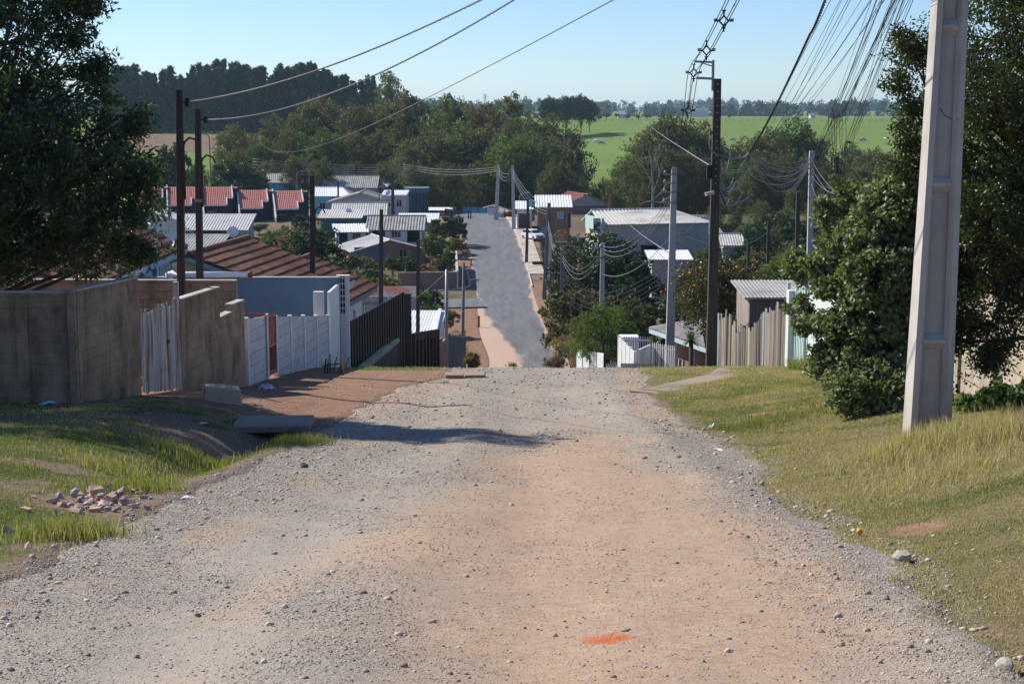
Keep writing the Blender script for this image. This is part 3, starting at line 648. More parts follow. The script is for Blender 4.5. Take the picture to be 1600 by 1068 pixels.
# --- near left tree, behind the block wall: narrow dark leaves
def near_tree(name, label, x, y, lobes, n, nper, sig, leaf, lw, mat, seed, twigs=None):
    rr = random.Random(seed); rs2 = np.random.RandomState(seed); zg = gz(x, y)
    t = thing(name, label, 'tree', (x, y, zg - .05))
    mb = MB(); ztop = max(l[2] for l in lobes)
    tp = limb(mb, (0, 0, -.2), (.2, .1, (ztop - zg) * .8), .17, .06, rr, .04, 9, 9)
    tot = sum(l[3] ** 2 for l in lobes); pts = []
    for (lx, ly, lz, R_) in lobes:
        c = Vector((lx - x, ly - y, max(lz - zg, R_ * .55))); s = tp[max(2, min(8, int(c.z / (ztop - zg) * 8 * .7)))]
        limb(mb, s, c, .07, .02, rr, .1, 5, 6)
        q = lobe_points(rs2, c, R_, int(n * R_ ** 2 / tot), .5, .95, -.85); pts.append(q)
        for k in range(10): limb(mb, c, q[rr.randrange(len(q))], .02, .005, rr, .12, 3, 4)
    for a in (twigs or []):                                   # sparse outer shoots
        e = [Vector((p[0] - x, p[1] - y, p[2] - zg)) for p in a]; limb(mb, tp[5], e[0], .04, .02, rr, .08, 5, 5)
        mb.tube(e, [.02, .012, .005][:len(e)] if len(e) <= 3 else .01, 5)
        for k in range(14):
            f_ = rr.uniform(.25, 1); j = min(len(e) - 2, int(f_ * (len(e) - 1))); c = e[j].lerp(e[j + 1], f_ * (len(e) - 1) - j)
            pts.append(np.array([[c.x + rr.gauss(0, .1), c.y + rr.gauss(0, .1), c.z + rr.gauss(0, .1)]]))
    mb.build('trunk', M['bark'], t, True)
    pts = np.concatenate(pts)
    leaf_cloud('crown', F[mat], t, pts, nper, sig * rs2.uniform(.6, 1.4, len(pts)), leaf, lw, rs2, .03, .15)
    return t
def LB(u, v, Y, rpx): p = P(u, v, Y); return (p.x, p.y, p.z, rpx / FPX * Y)
near_tree('broadleaf_tree', 'big dark tree with narrow leaves behind the grey block wall', -11.2, 30.2,
    [LB(30, 60, 30.0, 110), LB(100, 150, 30.0, 80), LB(-40, 200, 29.5, 130), LB(160, 255, 30.0, 85), LB(60, 300, 29.0, 110), LB(175, 335, 30.2, 72), LB(-90, 60, 31.0, 140), LB(40, -70, 30.0, 115),
     LB(-60, 330, 30.0, 110), LB(10, 190, 28.5, 100), LB(95, 30, 30.5, 50), LB(-60, -60, 31.0, 110), LB(120, 380, 30.0, 48), LB(195, 290, 30.5, 50), LB(215, 390, 31.0, 26), LB(120, 225, 29.0, 70), LB(30, 390, 30.0, 70), LB(-50, 400, 30.0, 80), LB(90, 345, 30.5, 70), LB(165, 400, 30.5, 38), LB(235, 330, 31.0, 26), (-13.2, 29.6, .6, 2.3), (-13.3, 25.6, .6, 2.3), (-12.8, 27.2, -.8, 1.9), (-14.6, 24.6, -.4, 2.2), (-12.9, 24.0, -1.2, 1.6), (-14.2, 29.6, 2.6, 2.5), (-13.6, 28.4, -1.8, 1.8)],  # lobes given by world position hang out of view, added to shade the verge
    2700, 56, .30, .155, .046, 'near_l', 3,
    twigs=[[P(110, 60, 30), P(140, 10, 30), P(150, -25, 30)], [P(130, 120, 30), P(165, 90, 30)], [P(180, 200, 30), P(225, 178, 30)], [P(200, 290, 30), P(248, 262, 30)], [P(180, 380, 30), P(240, 395, 30)]])
# --- right tree, behind the concrete pole, and the grey-green shrub before it
near_tree('broadleaf_tree', 'tall dark small-leaved tree behind the big concrete pole', 9.0, 24.5,
    [LB(1560, 60, 24, 90), LB(1640, 150, 24.5, 120), LB(1560, 230, 24, 100), LB(1600, 350, 23.8, 110), LB(1480, 330, 24.5, 70), LB(1450, 230, 25, 48), LB(1660, -40, 25, 120), LB(1560, 440, 24, 90), LB(1475, 430, 24.5, 75),
     LB(1510, 530, 24.5, 62), LB(1680, 300, 25, 120), LB(1600, -90, 25, 80), LB(1560, 150, 23, 70), LB(1470, 150, 25, 34), LB(1620, 470, 24, 45), LB(1530, 330, 23.4, 70)],
    1800, 60, .22, .075, .034, 'near_r', 5,
    twigs=[[P(1455, 150, 24.5), P(1425, 80, 24.5), P(1412, 40, 24.5)], [P(1450, 200, 24.5), P(1410, 140, 24.5), P(1392, 112, 24.5)], [P(1450, 235, 24.5), P(1405, 195, 24.5)], [P(1445, 130, 25), P(1440, 70, 25), P(1452, 30, 25)],
           [P(1440, 260, 24.5), P(1400, 250, 24.5)], [P(1450, 180, 24.5), P(1420, 165, 24.5)], [P(1450, 100, 25), P(1400, 65, 25)], [P(1560, 480, 24), P(1575, 520, 23.6), P(1565, 560, 23.4)], [P(1540, 530, 24), P(1562, 575, 23.6)]])
SHB = G(1395, 636); _LB0 = LB
def LB(u, v, Y, r): return _LB0(u, v, Y - 25.8 + SHB.y, r)
near_tree('shrub', 'leafy grey-green shrub left of the big concrete pole', SHB.x, SHB.y,
    [LB(1400, 330, 26, 62), LB(1345, 390, 26, 62), LB(1420, 420, 25.8, 70), LB(1370, 480, 25.6, 66), LB(1310, 440, 26, 36), LB(1430, 520, 25.8, 60), LB(1330, 520, 25.7, 42), LB(1400, 570, 25.4, 56), LB(1300, 505, 25.8, 30),
     LB(1440, 600, 25.2, 40), LB(1375, 610, 25.2, 34), LB(1270, 415, 26.2, 22), LB(1380, 300, 26.2, 30), LB(1290, 390, 26, 20), LB(1350, 585, 25.3, 36), LB(1420, 625, 25, 34), LB(1395, 640, 24.8, 40), LB(1345, 605, 25.2, 55), LB(1415, 600, 25, 60), LB(1300, 565, 25.8, 34), LB(1335, 560, 25.5, 30), LB(1295, 545, 25.9, 20), LB(1262, 505, 26, 18), LB(1365, 430, 25.2, 50)],
    1250, 44, .17, .10, .066, 'shrub_r', 8,
    twigs=[[P(1310, 380, 26), P(1285, 330, 26), P(1290, 315, 26)], [P(1290, 430, 26), P(1250, 415, 26), P(1232, 400, 26)], [P(1290, 500, 26), P(1262, 490, 26), P(1240, 480, 26)], [P(1340, 340, 26), P(1325, 300, 26), P(1330, 285, 26)], [P(1310, 540, 26), P(1300, 575, 26)]])
LB = _LB0
# --- mid-distance trees and shrubs of the valley
def tree_px(name, label, cat, u, vtop, Y, wpx, mat, seed, **k):
    p = P(u, vtop, Y); x = p.x; zg = gz(x, Y); return tree(name, label, cat, x, Y, p.z - zg, wpx / FPX * Y, mat, seed, **k)
tree_px('broadleaf_tree', 'dark spreading tree in front of the building with the green metal fascia', 'tree', 940, 370, 148, 178, 'dark', 21, cb=.05, lobes=20, clumps=22, nper=30, leaf=.42, lw=.22, shape='round')
tree_px('broadleaf_tree', 'bright feathery green tree with a bent trunk below the dark spreading tree', 'tree', 948, 474, 84, 118, 'bright', 22, cb=.3, lobes=14, clumps=22, nper=40, leaf=.2, lw=.05, shape='round', droop=.5, squash=.7)
tree_px('shrub', 'dull green shrub behind the bright feathery tree', 'shrub', 985, 440, 112, 95, 'olive', 23, cb=.0, lobes=10, clumps=18, nper=30, leaf=.28, lw=.14, shape='shrub')
tree_px('shrub', 'dark shrub between the feathery tree and the pale pole', 'shrub', 925, 470, 118, 60, 'green', 24, cb=.0, lobes=8, clumps=14, nper=26, leaf=.28, lw=.14, shape='shrub')
tree_px('broadleaf_tree', 'dark tree joined to the right side of the dark spreading tree', 'tree', 1000, 392, 140, 84, 'dark', 48, cb=.03, lobes=13, clumps=20, nper=30, leaf=.36, lw=.18)
tree_px('shrub', 'dark green shrub hiding the wall of the small bright-roofed cottage', 'shrub', 1072, 418, 130, 66, 'dark', 25, cb=.0, lobes=8, clumps=14, nper=26, leaf=.28, lw=.14, shape='shrub')
ot = tree_px('orange_tree', 'orange tree full of fruit beside the dark crest pole', 'tree', 1128, 400, 57, 165, 'citrus', 26, cb=.47, lobes=22, clumps=24, nper=34, leaf=.12, lw=.06, shape='round')
rr = random.Random(4); zc = P(1128, 447, 57).z - ot.location.z
M['orange'] = pm('orange_peel', (.55, .16, .015), (.62, .22, .02), 8, .5, 0); fr0 = None
for k in range(64):
    a = rr.uniform(0, 2 * PI); e = rr.uniform(-.5, .8); r_ = rr.uniform(1.25, 1.75); q = (r_ * math.cos(a) * math.cos(e) - (.5 if k % 2 else 0), r_ * math.sin(a) * math.cos(e), zc + r_ * .75 * math.sin(e))
    if fr0 is None: mb = MB(); mb.add([tuple(.05 * c for c in p) for p in ICO], [tuple(f_) for f_ in ICF]); fr0 = mb.build('orange', M['orange'], ot, True); fr0.location = q
    else: c = fr0.copy(); COL.objects.link(c); c.parent = ot; c.location = q
tree_px('shrub', 'grey twiggy shrub behind the grey porch roof', 'shrub', 1190, 400, 70, 80, 'brown', 27, cb=0, lobes=10, clumps=16, nper=22, leaf=.13, lw=.06, shape='shrub')
tree_px('broadleaf_tree', 'dense green tree behind the grey porch roof', 'tree', 1225, 378, 88, 120, 'green', 28, cb=.05, lobes=14, clumps=18, nper=30, leaf=.22, lw=.11)
tree_px('shrub', 'yellow-green shrub behind the orange tree', 'shrub', 1150, 395, 100, 60, 'yellow', 29, cb=0, lobes=8, clumps=12, nper=26, leaf=.24, lw=.12, shape='shrub')
tree_px('shrub', 'green shrub in front of the grey-roofed house at far right', 'shrub', 1150, 378, 150, 60, 'green', 30, cb=0, lobes=8, clumps=12, nper=26, leaf=.32, lw=.16, shape='shrub')
tree_px('broadleaf_tree', 'big dark tree in the middle of the left-hand yards', 'tree', 487, 338, 142, 128, 'dark', 31, cb=.06, lobes=18, clumps=22, nper=30, leaf=.36, lw=.18)
tree_px('broadleaf_tree', 'round dark tree beside the left gravel-side power pole', 'tree', 522, 385, 128, 70, 'dark', 32, cb=.05, lobes=12, clumps=18, nper=30, leaf=.32, lw=.16)
tree_px('broadleaf_tree', 'bright green rounded tree next to the corrugated porch roof', 'tree', 400, 362, 146, 70, 'bright', 33, cb=.1, lobes=12, clumps=18, nper=34, leaf=.28, lw=.10)
tree_px('shrub', 'purple-brown bush against the navy row house wall', 'shrub', 445, 322, 190, 42, 'dry', 34, cb=0, lobes=8, clumps=10, nper=22, leaf=.3, lw=.12, shape='shrub')
tree_px('shrub', 'yellow-green bush at the corner of the grey-roofed cottage', 'shrub', 505, 348, 190, 36, 'yellow', 35, cb=0, lobes=7, clumps=12, nper=24, leaf=.32, lw=.14, shape='shrub')
tree_px('shrub', 'olive feathery bush behind the dark metal fence', 'shrub', 656, 436, 118, 68, 'bright', 36, cb=.02, lobes=11, clumps=20, nper=40, leaf=.24, lw=.06, shape='round', droop=.3)
tree_px('conifer', 'yellow-green conical garden tree beside the valley road', 'tree', 680, 342, 212, 44, 'yellow', 37, cb=.03, lobes=9, clumps=14, nper=30, leaf=.38, lw=.18, shape='column')
tree_px('broadleaf_tree', 'dark bush overhanging the left edge of the valley road', 'tree', 708, 334, 222, 50, 'dark', 38, cb=.1, lobes=10, clumps=14, nper=26, leaf=.42, lw=.2)
tree_px('shrub', 'dark clipped bush below the conical garden tree', 'shrub', 675, 366, 204, 50, 'green', 39, cb=0, lobes=9, clumps=14, nper=26, leaf=.36, lw=.18, shape='shrub')
for k, (u, v, Y, w_, mt, lb) in enumerate([(575, 400, 196, 52, 'brown', 'grey-brown bush left of the brick gable house'), (612, 398, 192, 48, 'olive', 'olive bush in front of the brick gable'), (640, 392, 190, 40, 'dark', 'dark bush at the right end of the brick gable'),
        (668, 398, 188, 36, 'dry', 'dry brown bush above the low brick wall'), (548, 396, 196, 34, 'green', 'green bush beside the big dark yard tree'), (700, 384, 194, 26, 'green', 'small green bush at the end of the brick wall')]):
    tree_px('shrub', lb, 'shrub', u, v, Y, w_, mt, 50 + k, cb=0, lobes=8, clumps=12, nper=24, leaf=.3, lw=.14, shape='shrub')
# dry brush along the right side of the valley road
for k, (u, v, Y, w_, lb) in enumerate([(895, 470, 118, 62, 'tall dry brown brush under the dark spreading tree'), (872, 500, 112, 50, 'dry brown brush at the foot of the thin grey poles'), (905, 505, 104, 56, 'dry grass heap left of the bright feathery tree'), (868, 535, 100, 42, 'low straw-coloured brush on the right shoulder of the valley road'),
        (735, 540, 62, 30, 'dry brown weed bank at the end of the plank fence'), (712, 500, 128, 46, 'leafless reddish bush by the orange dirt shoulder')]):
    tree_px('dry_brush', lb, 'brush', u, v, Y, w_, 'dry', 60 + k, cb=0, lobes=9, clumps=14, nper=16, leaf=.3, lw=.035, shape='shrub', bark='twig', inner=.2)

# garden trees and shrubs filling the yards of the valley
rr = random.Random(12); YT = {}
for nm, mt, sh in (('a', 'dark', 'round'), ('b', 'green', 'shrub'), ('c', 'olive', 'round'), ('d', 'yellow', 'shrub'), ('e', 'brown', 'shrub')):
    YT[nm] = [tree('garden_tree', 'garden tree', 'tree', 0, 0, 4.0, 4.2, mt, 200 + ord(nm), zg=0, cb=.02, lobes=12, clumps=16, nper=24, leaf=.3, lw=.15, shape=sh), False]
LBY = {'a': 'dark rounded garden tree among the valley houses', 'b': 'green garden shrub among the valley houses', 'c': 'olive garden tree among the valley houses', 'd': 'yellow-green garden shrub among the valley houses', 'e': 'brownish garden shrub among the valley houses'}
for (u, v, Y, k) in [(430, 352, 200, 'b'), (462, 360, 196, 'a'), (545, 378, 214, 'c'), (500, 372, 205, 'e'), (470, 335, 238, 'a'), (405, 348, 232, 'b'), (350, 402, 110, 'a'), (575, 418, 170, 'a'), (600, 430, 165, 'e'), (548, 428, 150, 'b'), (640, 470, 140, 'e'), (612, 476, 125, 'b'), (690, 482, 150, 'd'), (670, 452, 165, 'a'), (690, 398, 196, 'a'), (712, 372, 214, 'c'), (640, 355, 240, 'b'), (690, 352, 235, 'a'),
    (880, 425, 175, 'e'), (1090, 402, 180, 'a'), (1110, 380, 200, 'b'), (1098, 430, 140, 'c'), (1120, 425, 120, 'a'), (1160, 400, 160, 'a'), (1185, 392, 170, 'c'), (1205, 420, 120, 'b'), (1230, 410, 130, 'a'), (905, 448, 135, 'e'), (1240, 440, 90, 'a'), (1180, 440, 82, 'b'), (1120, 348, 228, 'a'), (1140, 346, 232, 'c'), (1160, 350, 226, 'b'), (1180, 348, 230, 'a'), (1205, 352, 222, 'c'), (1225, 360, 210, 'a'), (1250, 372, 180, 'b'), (1275, 390, 140, 'a'), (1262, 400, 110, 'c'), (1500, 430, 60, 'a'), (1550, 420, 70, 'c'), (1590, 430, 55, 'a'), (1450, 420, 80, 'a'), (1400, 400, 90, 'c')]:
    p = P(u, v, Y); zg = gz(p.x, Y); s = (p.z - zg) / 4.0; w_ = max(s, .8) * rr.uniform(.9, 1.2); src = YT[k]
    if not src[1]: src[1] = True; o = src[0]; o.location = (p.x, Y, zg); o.scale = (w_, w_, s)
    else: o = copy_tree(src[0], (p.x, Y, zg), rr.uniform(0, 6), (w_, w_, s))
    tag(o, LBY[k], 'tree' if k in 'ac' else 'shrub', 'garden trees and shrubs among the valley houses')
# ------------------------------------------------------------------ creek woods, far rows, pasture
PROTO = {}
def proto(key, **k):
    t = tree('tree', 'tree', 'tree', 0, 0, 1.0 * k.pop('h'), k.pop('w'), k.pop('mat'), k.pop('seed'), zg=0, **k); PROTO[key] = t; return t
def place(key, name, label, group, u, vtop, Y, wscale=1.0, rz=0.0, base=None):
    """copy of a prototype scaled so that its top reaches the height seen at (u, vtop)"""
    src, h0, used = PROTO_H[key]
    p = P(u, vtop, Y); zg = gz(p.x, Y); s = (p.z - zg) / h0
    if not used[0]:
        used[0] = True; o = src; o.location = (p.x, Y, zg); o.rotation_euler = (0, 0, rz); o.scale = (s * wscale, s * wscale, s)
    else: o = copy_tree(src, (p.x, Y, zg), rz, (s * wscale, s * wscale, s))
    o.name = name; return tag(o, label, 'tree', group)
PROTO_H = {}
def P_(key, h, **k): PROTO_H[key] = [proto(key, h=h, **k), h, [False]]
for i, mt in enumerate(['olive', 'brown', 'green', 'olive', 'brown', 'green']):
    P_('c%d' % i, 16, w=13.5, mat=mt, seed=100 + i, cb=.0, lobes=22, clumps=18, nper=22, leaf=.55, lw=.3, shape='round', inner=.45, squash=.95, lobe_r=.85)
for i, mt in enumerate(['olive', 'brown', 'green']):
    P_('t%d' % i, 20, w=11, mat=mt, seed=120 + i, cb=.12, lobes=18, clumps=16, nper=22, leaf=.55, lw=.3, shape='tall', lobe_r=.85)
for i in range(4): P_('e%d' % i, 26, w=9.6, mat='euc', seed=140 + i, cb=.0, lobes=24, clumps=12, nper=22, leaf=.85, lw=.4, shape='column', inner=.25, sig=.8)
for i in range(2): P_('u%d' % i, 16, w=16, mat='dark', seed=150 + i, cb=.3, lobes=18, clumps=16, nper=22, leaf=.9, lw=.45, shape='round', squash=.8)
P_('d0', 9, w=10, mat='dark', seed=160, cb=.02, lobes=13, clumps=14, nper=22, leaf=.7, lw=.36, shape='round')
P_('s0', 4, w=5, mat='green', seed=161, cb=0, lobes=8, clumps=10, nper=20, leaf=.5, lw=.26, shape='shrub')
rr = random.Random(9)
LAB = {'olive': 'olive-green broad tree in the woods along the creek', 'brown': 'rusty brown-leaved tree in the woods along the creek', 'green': 'mid-green broad tree in the woods along the creek'}
def creek(lst, Y0, kinds):
    for u, v, w_ in lst:
        k = rr.choice(kinds); Y = Y0 + rr.uniform(-12, 12); mt = {'0': 'olive', '1': 'brown', '2': 'green', '3': 'olive', '4': 'brown', '5': 'green'}[k[1]]
        place(k, 'broadleaf_tree' if k[0] == 'c' else 'tall_tree', LAB[mt] if k[0] == 'c' else LAB[mt].replace('broad tree', 'tall tree').replace('brown-leaved tree', 'brown-leaved tall tree'), 'trees in the creek woods', u, v - 9, Y, w_, rr.uniform(0, 6.28))
C_ = ['c0', 'c1', 'c2', 'c3', 'c4', 'c5']; T_ = ['t0', 't1', 't2']
creek([(362, 200, .75), (392, 214, .8), (432, 190, .85), (470, 196, .85), (498, 158, .9), (528, 172, .9), (562, 168, .9), (596, 166, .9), (622, 178, .9), (690, 176, .9), (735, 172, .8), (772, 178, .8), (812, 186, .85), (850, 188, .8), (885, 205, .75)], 345, C_)
creek([(636, 146, .75), (660, 160, .7), (705, 150, .75), (802, 152, .9), (770, 168, .7), (600, 178, .8), (548, 182, .8)], 352, T_)
creek([(372, 238, .8), (405, 225, .85), (450, 212, .9), (505, 205, .95), (548, 212, .95), (590, 214, .95), (635, 225, .9), (680, 206, .95), (722, 196, .95), (760, 206, .95), (805, 210, .95), (845, 215, .9), (880, 232, .8), (905, 268, .6)], 318, C_)
creek([(650, 262, .9), (700, 262, .95), (745, 262, .95), (790, 258, .9), (835, 255, .9), (870, 258, .85), (900, 282, .8), (600, 262, .8), (555, 258, .8), (500, 256, .8), (460, 250, .8), (420, 258, .8), (340, 262, .6), (310, 255, .5)], 300, C_)
creek([(945, 284, .7), (978, 252, .75), (1014, 208, .85), (1050, 184, .9), (1085, 192, .9), (1108, 214, .8), (1160, 226, .8), (1200, 210, .85), (1238, 194, .9), (1262, 212, .8), (1335, 232, .8), (1372, 238, .8), (1405, 244, .8), (1450, 240, .9), (1500, 236, .9), (1560, 240, .9)], 318, C_)
creek([(925, 298, .7), (962, 288, .8), (1005, 252, .85), (1040, 238, .9), (1075, 240, .9), (1110, 250, .9), (1145, 262, .9), (1185, 252, .9), (1225, 246, .9), (1262, 250, .9), (1300, 258, .9), (1345, 266, .9), (1390, 268, .9), (1440, 270, .9), (1500, 270, .9)], 295, C_)
creek([(920, 308, .7), (960, 308, .8), (1010, 296, .8), (1150, 300, .9), (1195, 296, .9), (1240, 300, .9), (1285, 300, .9), (1330, 305, .9)], 272, C_)
creek([(1120, 318, .9), (1155, 330, .9), (1190, 322, .9), (1230, 330, .9), (1270, 322, .9), (1310, 332, .9), (1350, 326, .9), (1400, 330, .9)], 246, C_)
creek([(1112, 340, .7), (1150, 338, .75), (1190, 340, .7), (1240, 345, .7)], 236, C_)
creek([(1215, 362, .8), (1262, 366, .8), (1300, 372, .8)], 205, C_)
creek([(250, 258, .7), (222, 250, .8), (300, 268, .6), (200, 262, .8)], 296, C_)
# dark clumps nearer the houses
for u, v, Y, w_, lb in [(370, 248, 285, .85, 'dark bushy tree behind the row houses'), (268, 222, 290, .45, 'bright green tree left of the two tall dark poles'), (622, 282, 283, .5, 'small dark tree above the pink house'), (714, 312, 268, .55, 'dark round tree at the top of the valley road'), (1215, 330, 215, .7, 'dark tree behind the far right cottages'), (1258, 345, 190, .7, 'dark tree left of the grey-green shrub in the far yards'), (1180, 350, 205, .6, 'dark tree over the grey-roofed cottage')]:
    place('d0', 'broadleaf_tree', lb, 'dark trees among the houses', u, v, Y, w_ * 1.3, rr.uniform(0, 6))
# eucalyptus row
k = 0
for u0, step, Y in ((166, 12, 600), (172, 11, 615), (178, 12, 630)):
    u = u0
    while u < 598:
        v = 104 + 6 * math.sin(u * .05) + 26 * max(0, (u - 480) / 110) ** 1.3 + rr.uniform(-11, 13) + (4 if u < 260 else 0) + (rr.random() < .25) * 12
        place('e%d' % (k % 4), 'eucalyptus_tree', 'tall dark eucalyptus in the dense row on the far left rise', 'eucalyptus trees in the far row', u, v, Y + rr.uniform(-5, 5), rr.uniform(.65, 1.15), rr.uniform(0, 6)); k += 1
        u += step + rr.uniform(-4, 5)
place('t0', 'eucalyptus_tree', 'lone round-headed tall tree at the right end of the far eucalyptus row', None, 611, 109, 560, 1.0, 1.0)
# umbrella pines and hedge trees on the skyline of the pasture
for i, (u, v, w_) in enumerate([(858, 152, .62), (884, 150, .7), (908, 149, .75), (922, 156, .6)]):
    place('u%d' % (i % 2), 'pine_tree', 'dark umbrella pine in the skyline clump above the pasture', 'umbrella pines on the skyline', u, v, 640 + 8 * i, w_, i * 1.3)
place('d0', 'broadleaf_tree', 'dark round tree on the skyline left of the umbrella pines', None, 747, 163, 520, .75, 2)
for u in list(range(752, 850, 14)) + [935, 948, 963, 980, 996, 1010, 1032, 1137, 1305, 1310]:
    place('s0', 'shrub', 'small dark bush along the fence line at the top of the pasture', 'bushes along the far fence line', u + rr.uniform(-3, 3), 180 + rr.uniform(-4, 3), 770 + rr.uniform(-20, 20), rr.uniform(.7, 1.6), rr.uniform(0, 6))
# far wooded skyline that reads as one mass
def far_woods(name, lst, Y, mat, seed, hmin, hmax, label=None):
    rs2 = np.random.RandomState(seed); cs = []; sg = []
    for (u0, u1, vtop) in lst:
        x0, x1 = P(u0, 165, Y).x, P(u1, 165, Y).x; n = int((x1 - x0) / 3) + 1
        for i in range(n):
            x = rs2.uniform(x0, x1); y = Y + rs2.uniform(-60, 60); zt = P(800, vtop - 5, Y).z + rs2.uniform(-.5, .25) * (hmax - hmin) + 3 * math.sin(x * .02); zb = gz(x, y)
            for q in np.arange(zb, max(zb + 3, zt), 3.5): cs.append((x + rs2.normal(0, 2), y, q)); sg.append(rs2.uniform(3, 5.5))
    return tag(leaf_cloud(name, F[mat], None, np.array(cs), 34, np.array(sg), 2.8, 1.8, rs2), kind='stuff')
far_woods('far_woods', [(640, 720, 157), (720, 860, 164), (930, 1120, 172), (1130, 1230, 168), (1165, 1215, 163), (1230, 1420, 168), (1420, 1700, 166), (0, 180, 160), (-100, 640, 168)], 1750, 'euc', 171, 6, 14)
far_woods('far_woods', [(560, 1000, 163), (1000, 1700, 164), (-200, 560, 164)], 2900, 'euc', 172, 6, 16)
# pylons and a farm shed on the skyline
M['shed'] = pm('pale_far_shed', (.5, .5, .5), (.6, .6, .6), .2, .8, 0)
def pylon(u, vtop, Y, label):
    p = P(u, vtop, Y); zg = gz(p.x, Y); h = p.z - zg
    t = thing('pylon', label, 'pylon', (p.x, Y, zg)); mb = MB(); a = .09 * h
    for sx in (-1, 1):
        for sy in (-1, 1): mb.obox((sx * a, sy * a, 0), (sx * .3, sy * .3, h), .5, .5)
    for q in (.15, .3, .45, .6, .75):
        r_ = a * (1 - q) + .3 * q; r2 = a * (.85 - q) + .3 * (q + .15)
        mb.obox((-r_, 0, q * h), (r2, 0, (q + .15) * h), .3, .3); mb.obox((r_, 0, q * h), (-r2, 0, (q + .15) * h), .3, .3)
    mb.build('lattice_tower', M['galv'], t)
    mb = MB()
    for q in (.78, .88, .97): mb.obox((-.13 * h, 0, q * h), (.13 * h, 0, q * h), .4, .5)
    mb.build('crossarm', M['galv'], t); return t
pylon(694, 145, 2200, 'far pylon on the skyline above the creek woods, left one'); pylon(758, 147, 2300, 'far pylon on the skyline left of the umbrella pines'); pylon(1029, 157, 2400, 'far pylon on the skyline right of the umbrella pines'); pylon(1056, 156, 2300, 'far pylon on the skyline left of the crest pole')
for u, v, w_, lb in ((972, 176, 12, 'grey farm shed at the top of the pasture'), (1092, 169, 30, 'long pale shed in the far woods left of the crest pole'), (1270, 177, 6, 'tiny white house in the far woods')):
    Y = 850 if v > 174 else 1600; p = P(u, v, Y); hw = w_ / FPX * Y / 2; zg = gz(p.x, Y); h = p.z - zg
    t = thing('shed', lb, 'shed', (p.x, Y, zg)); mb = MB(); mb.box(-hw, hw, 0, 6, -1, h * .7); mb.build('wall', M['shed'], t)
    mb = MB(); mb.prism([(-hw - .4, -.5, h * .7), (-hw - .4, 6.5, h * .7), (-hw - .4, 3, h)], (2 * hw + .8, 0, 0)); mb.build('roof', M['galv'], t)
# fence posts along the top of the pasture
mb0 = None
for i in range(46):
    u = 915 + i * 10.6; p = P(u, 184, 740); x = p.x; y = 744 + 2 * math.sin(i); z = gz(x, y)
    if mb0 is None:
        mb = MB(); mb.frustum(-.2, 1.5, .22, .22, .18, .18); mb0 = mb.build('fence_post', M['pole_mid']); o = mb0; o.location = (x, y, z)
    else: o = copy_tree(mb0, (x, y, z))
    tag(o, 'thin post of the fence line at the top of the pasture', 'fence post', 'fence posts on the pasture')
# cows
def cow(u, v, Y, rz, body, patch, label, graz=True, lie=False):
    p = P(u, v, Y); s = 1.0; x = p.x; zg = gz(x, Y)
    t = bpy.data.meshes.new('cow'); vs = [(0, 0, .95), (.55, 0, 1.0), (.85, 0, 1.02), (-.55, 0, 1.0), (-.85, 0, .98), (1.15, 0, .95 if graz else 1.25), (1.4, 0, .55 if graz else 1.4), (1.62, 0, .28 if graz else 1.28)]
    ed = [(0, 1), (1, 2), (0, 3), (3, 4), (2, 5), (5, 6), (6, 7)]; r_ = [.40, .37, .32, .38, .30, .2, .15, .1]
    for bx, ix in ((.7, 2), (-.75, 4)):
        for sy in (-.2, .2):
            k = len(vs); vs += [(bx, sy, .62), (bx + (.06 if bx < 0 else 0), sy, .34), (bx, sy, .04)]; ed += [(ix, k), (k, k + 1), (k + 1, k + 2)]; r_ += [.13, .075, .07]
    k = len(vs); vs += [(-1.08, 0, .95), (-1.15, 0, .5)]; ed += [(4, k), (k, k + 1)]; r_ += [.04, .03]
    k = len(vs); vs += [(vs[6][0] - .05, .2, vs[6][2] + .08), (vs[6][0] - .05, -.2, vs[6][2] + .08)]; ed += [(6, k), (6, k + 1)]; r_ += [.05, .05]
    t.from_pydata(vs, ed, []); o = bpy.data.objects.new('cow', t); COL.objects.link(o)
    md = o.modifiers.new('skin', 'SKIN'); sv = t.skin_vertices[0].data
    for i, q in enumerate(sv): q.radius = (r_[i], r_[i] * (1.0 if i > 4 else 1.15)); q.use_root = (i == 0)
    o.modifiers.new('sub', 'SUBSURF').levels = 1; o.modifiers['sub'].render_levels = 1
    t.materials.append(pm('cow_hide', body, patch, .9, .8, 0) if body != patch else pm('cow_hide', body, patch, 1, .8, 0))
    o.location = (x, Y, zg); o.rotation_euler = (0, 0, rz); o.scale = (1.15,) * 3
    return tag(o, label, 'cow')
WH, BK, BR = (.75, .72, .68), (.02, .018, .018), (.16, .08, .045)
def cowp(u, v, *a, **k):
    g_ = G(u, v, 320, 900, .4); return cow(u, v, g_.y, *a, **k)
cowp(932, 226, 3.0, WH, WH, 'white cow grazing in the pasture left of the crest pole'); cowp(939, 227, .3, BK, WH, 'black and white cow right beside the white one')
cowp(1143, 224, .2, WH, BR, 'brown and white cow just right of the crest pole'); cowp(1325, 227, .3, BK, BK, 'black cow above the round bushes on the right of the pasture'); cowp(1348, 222, 3.3, BK, WH, 'black cow with a white head on the upper right of the pasture')
cowp(1397, 189, .3, BR, BK, 'brown cow near the top fence of the pasture')
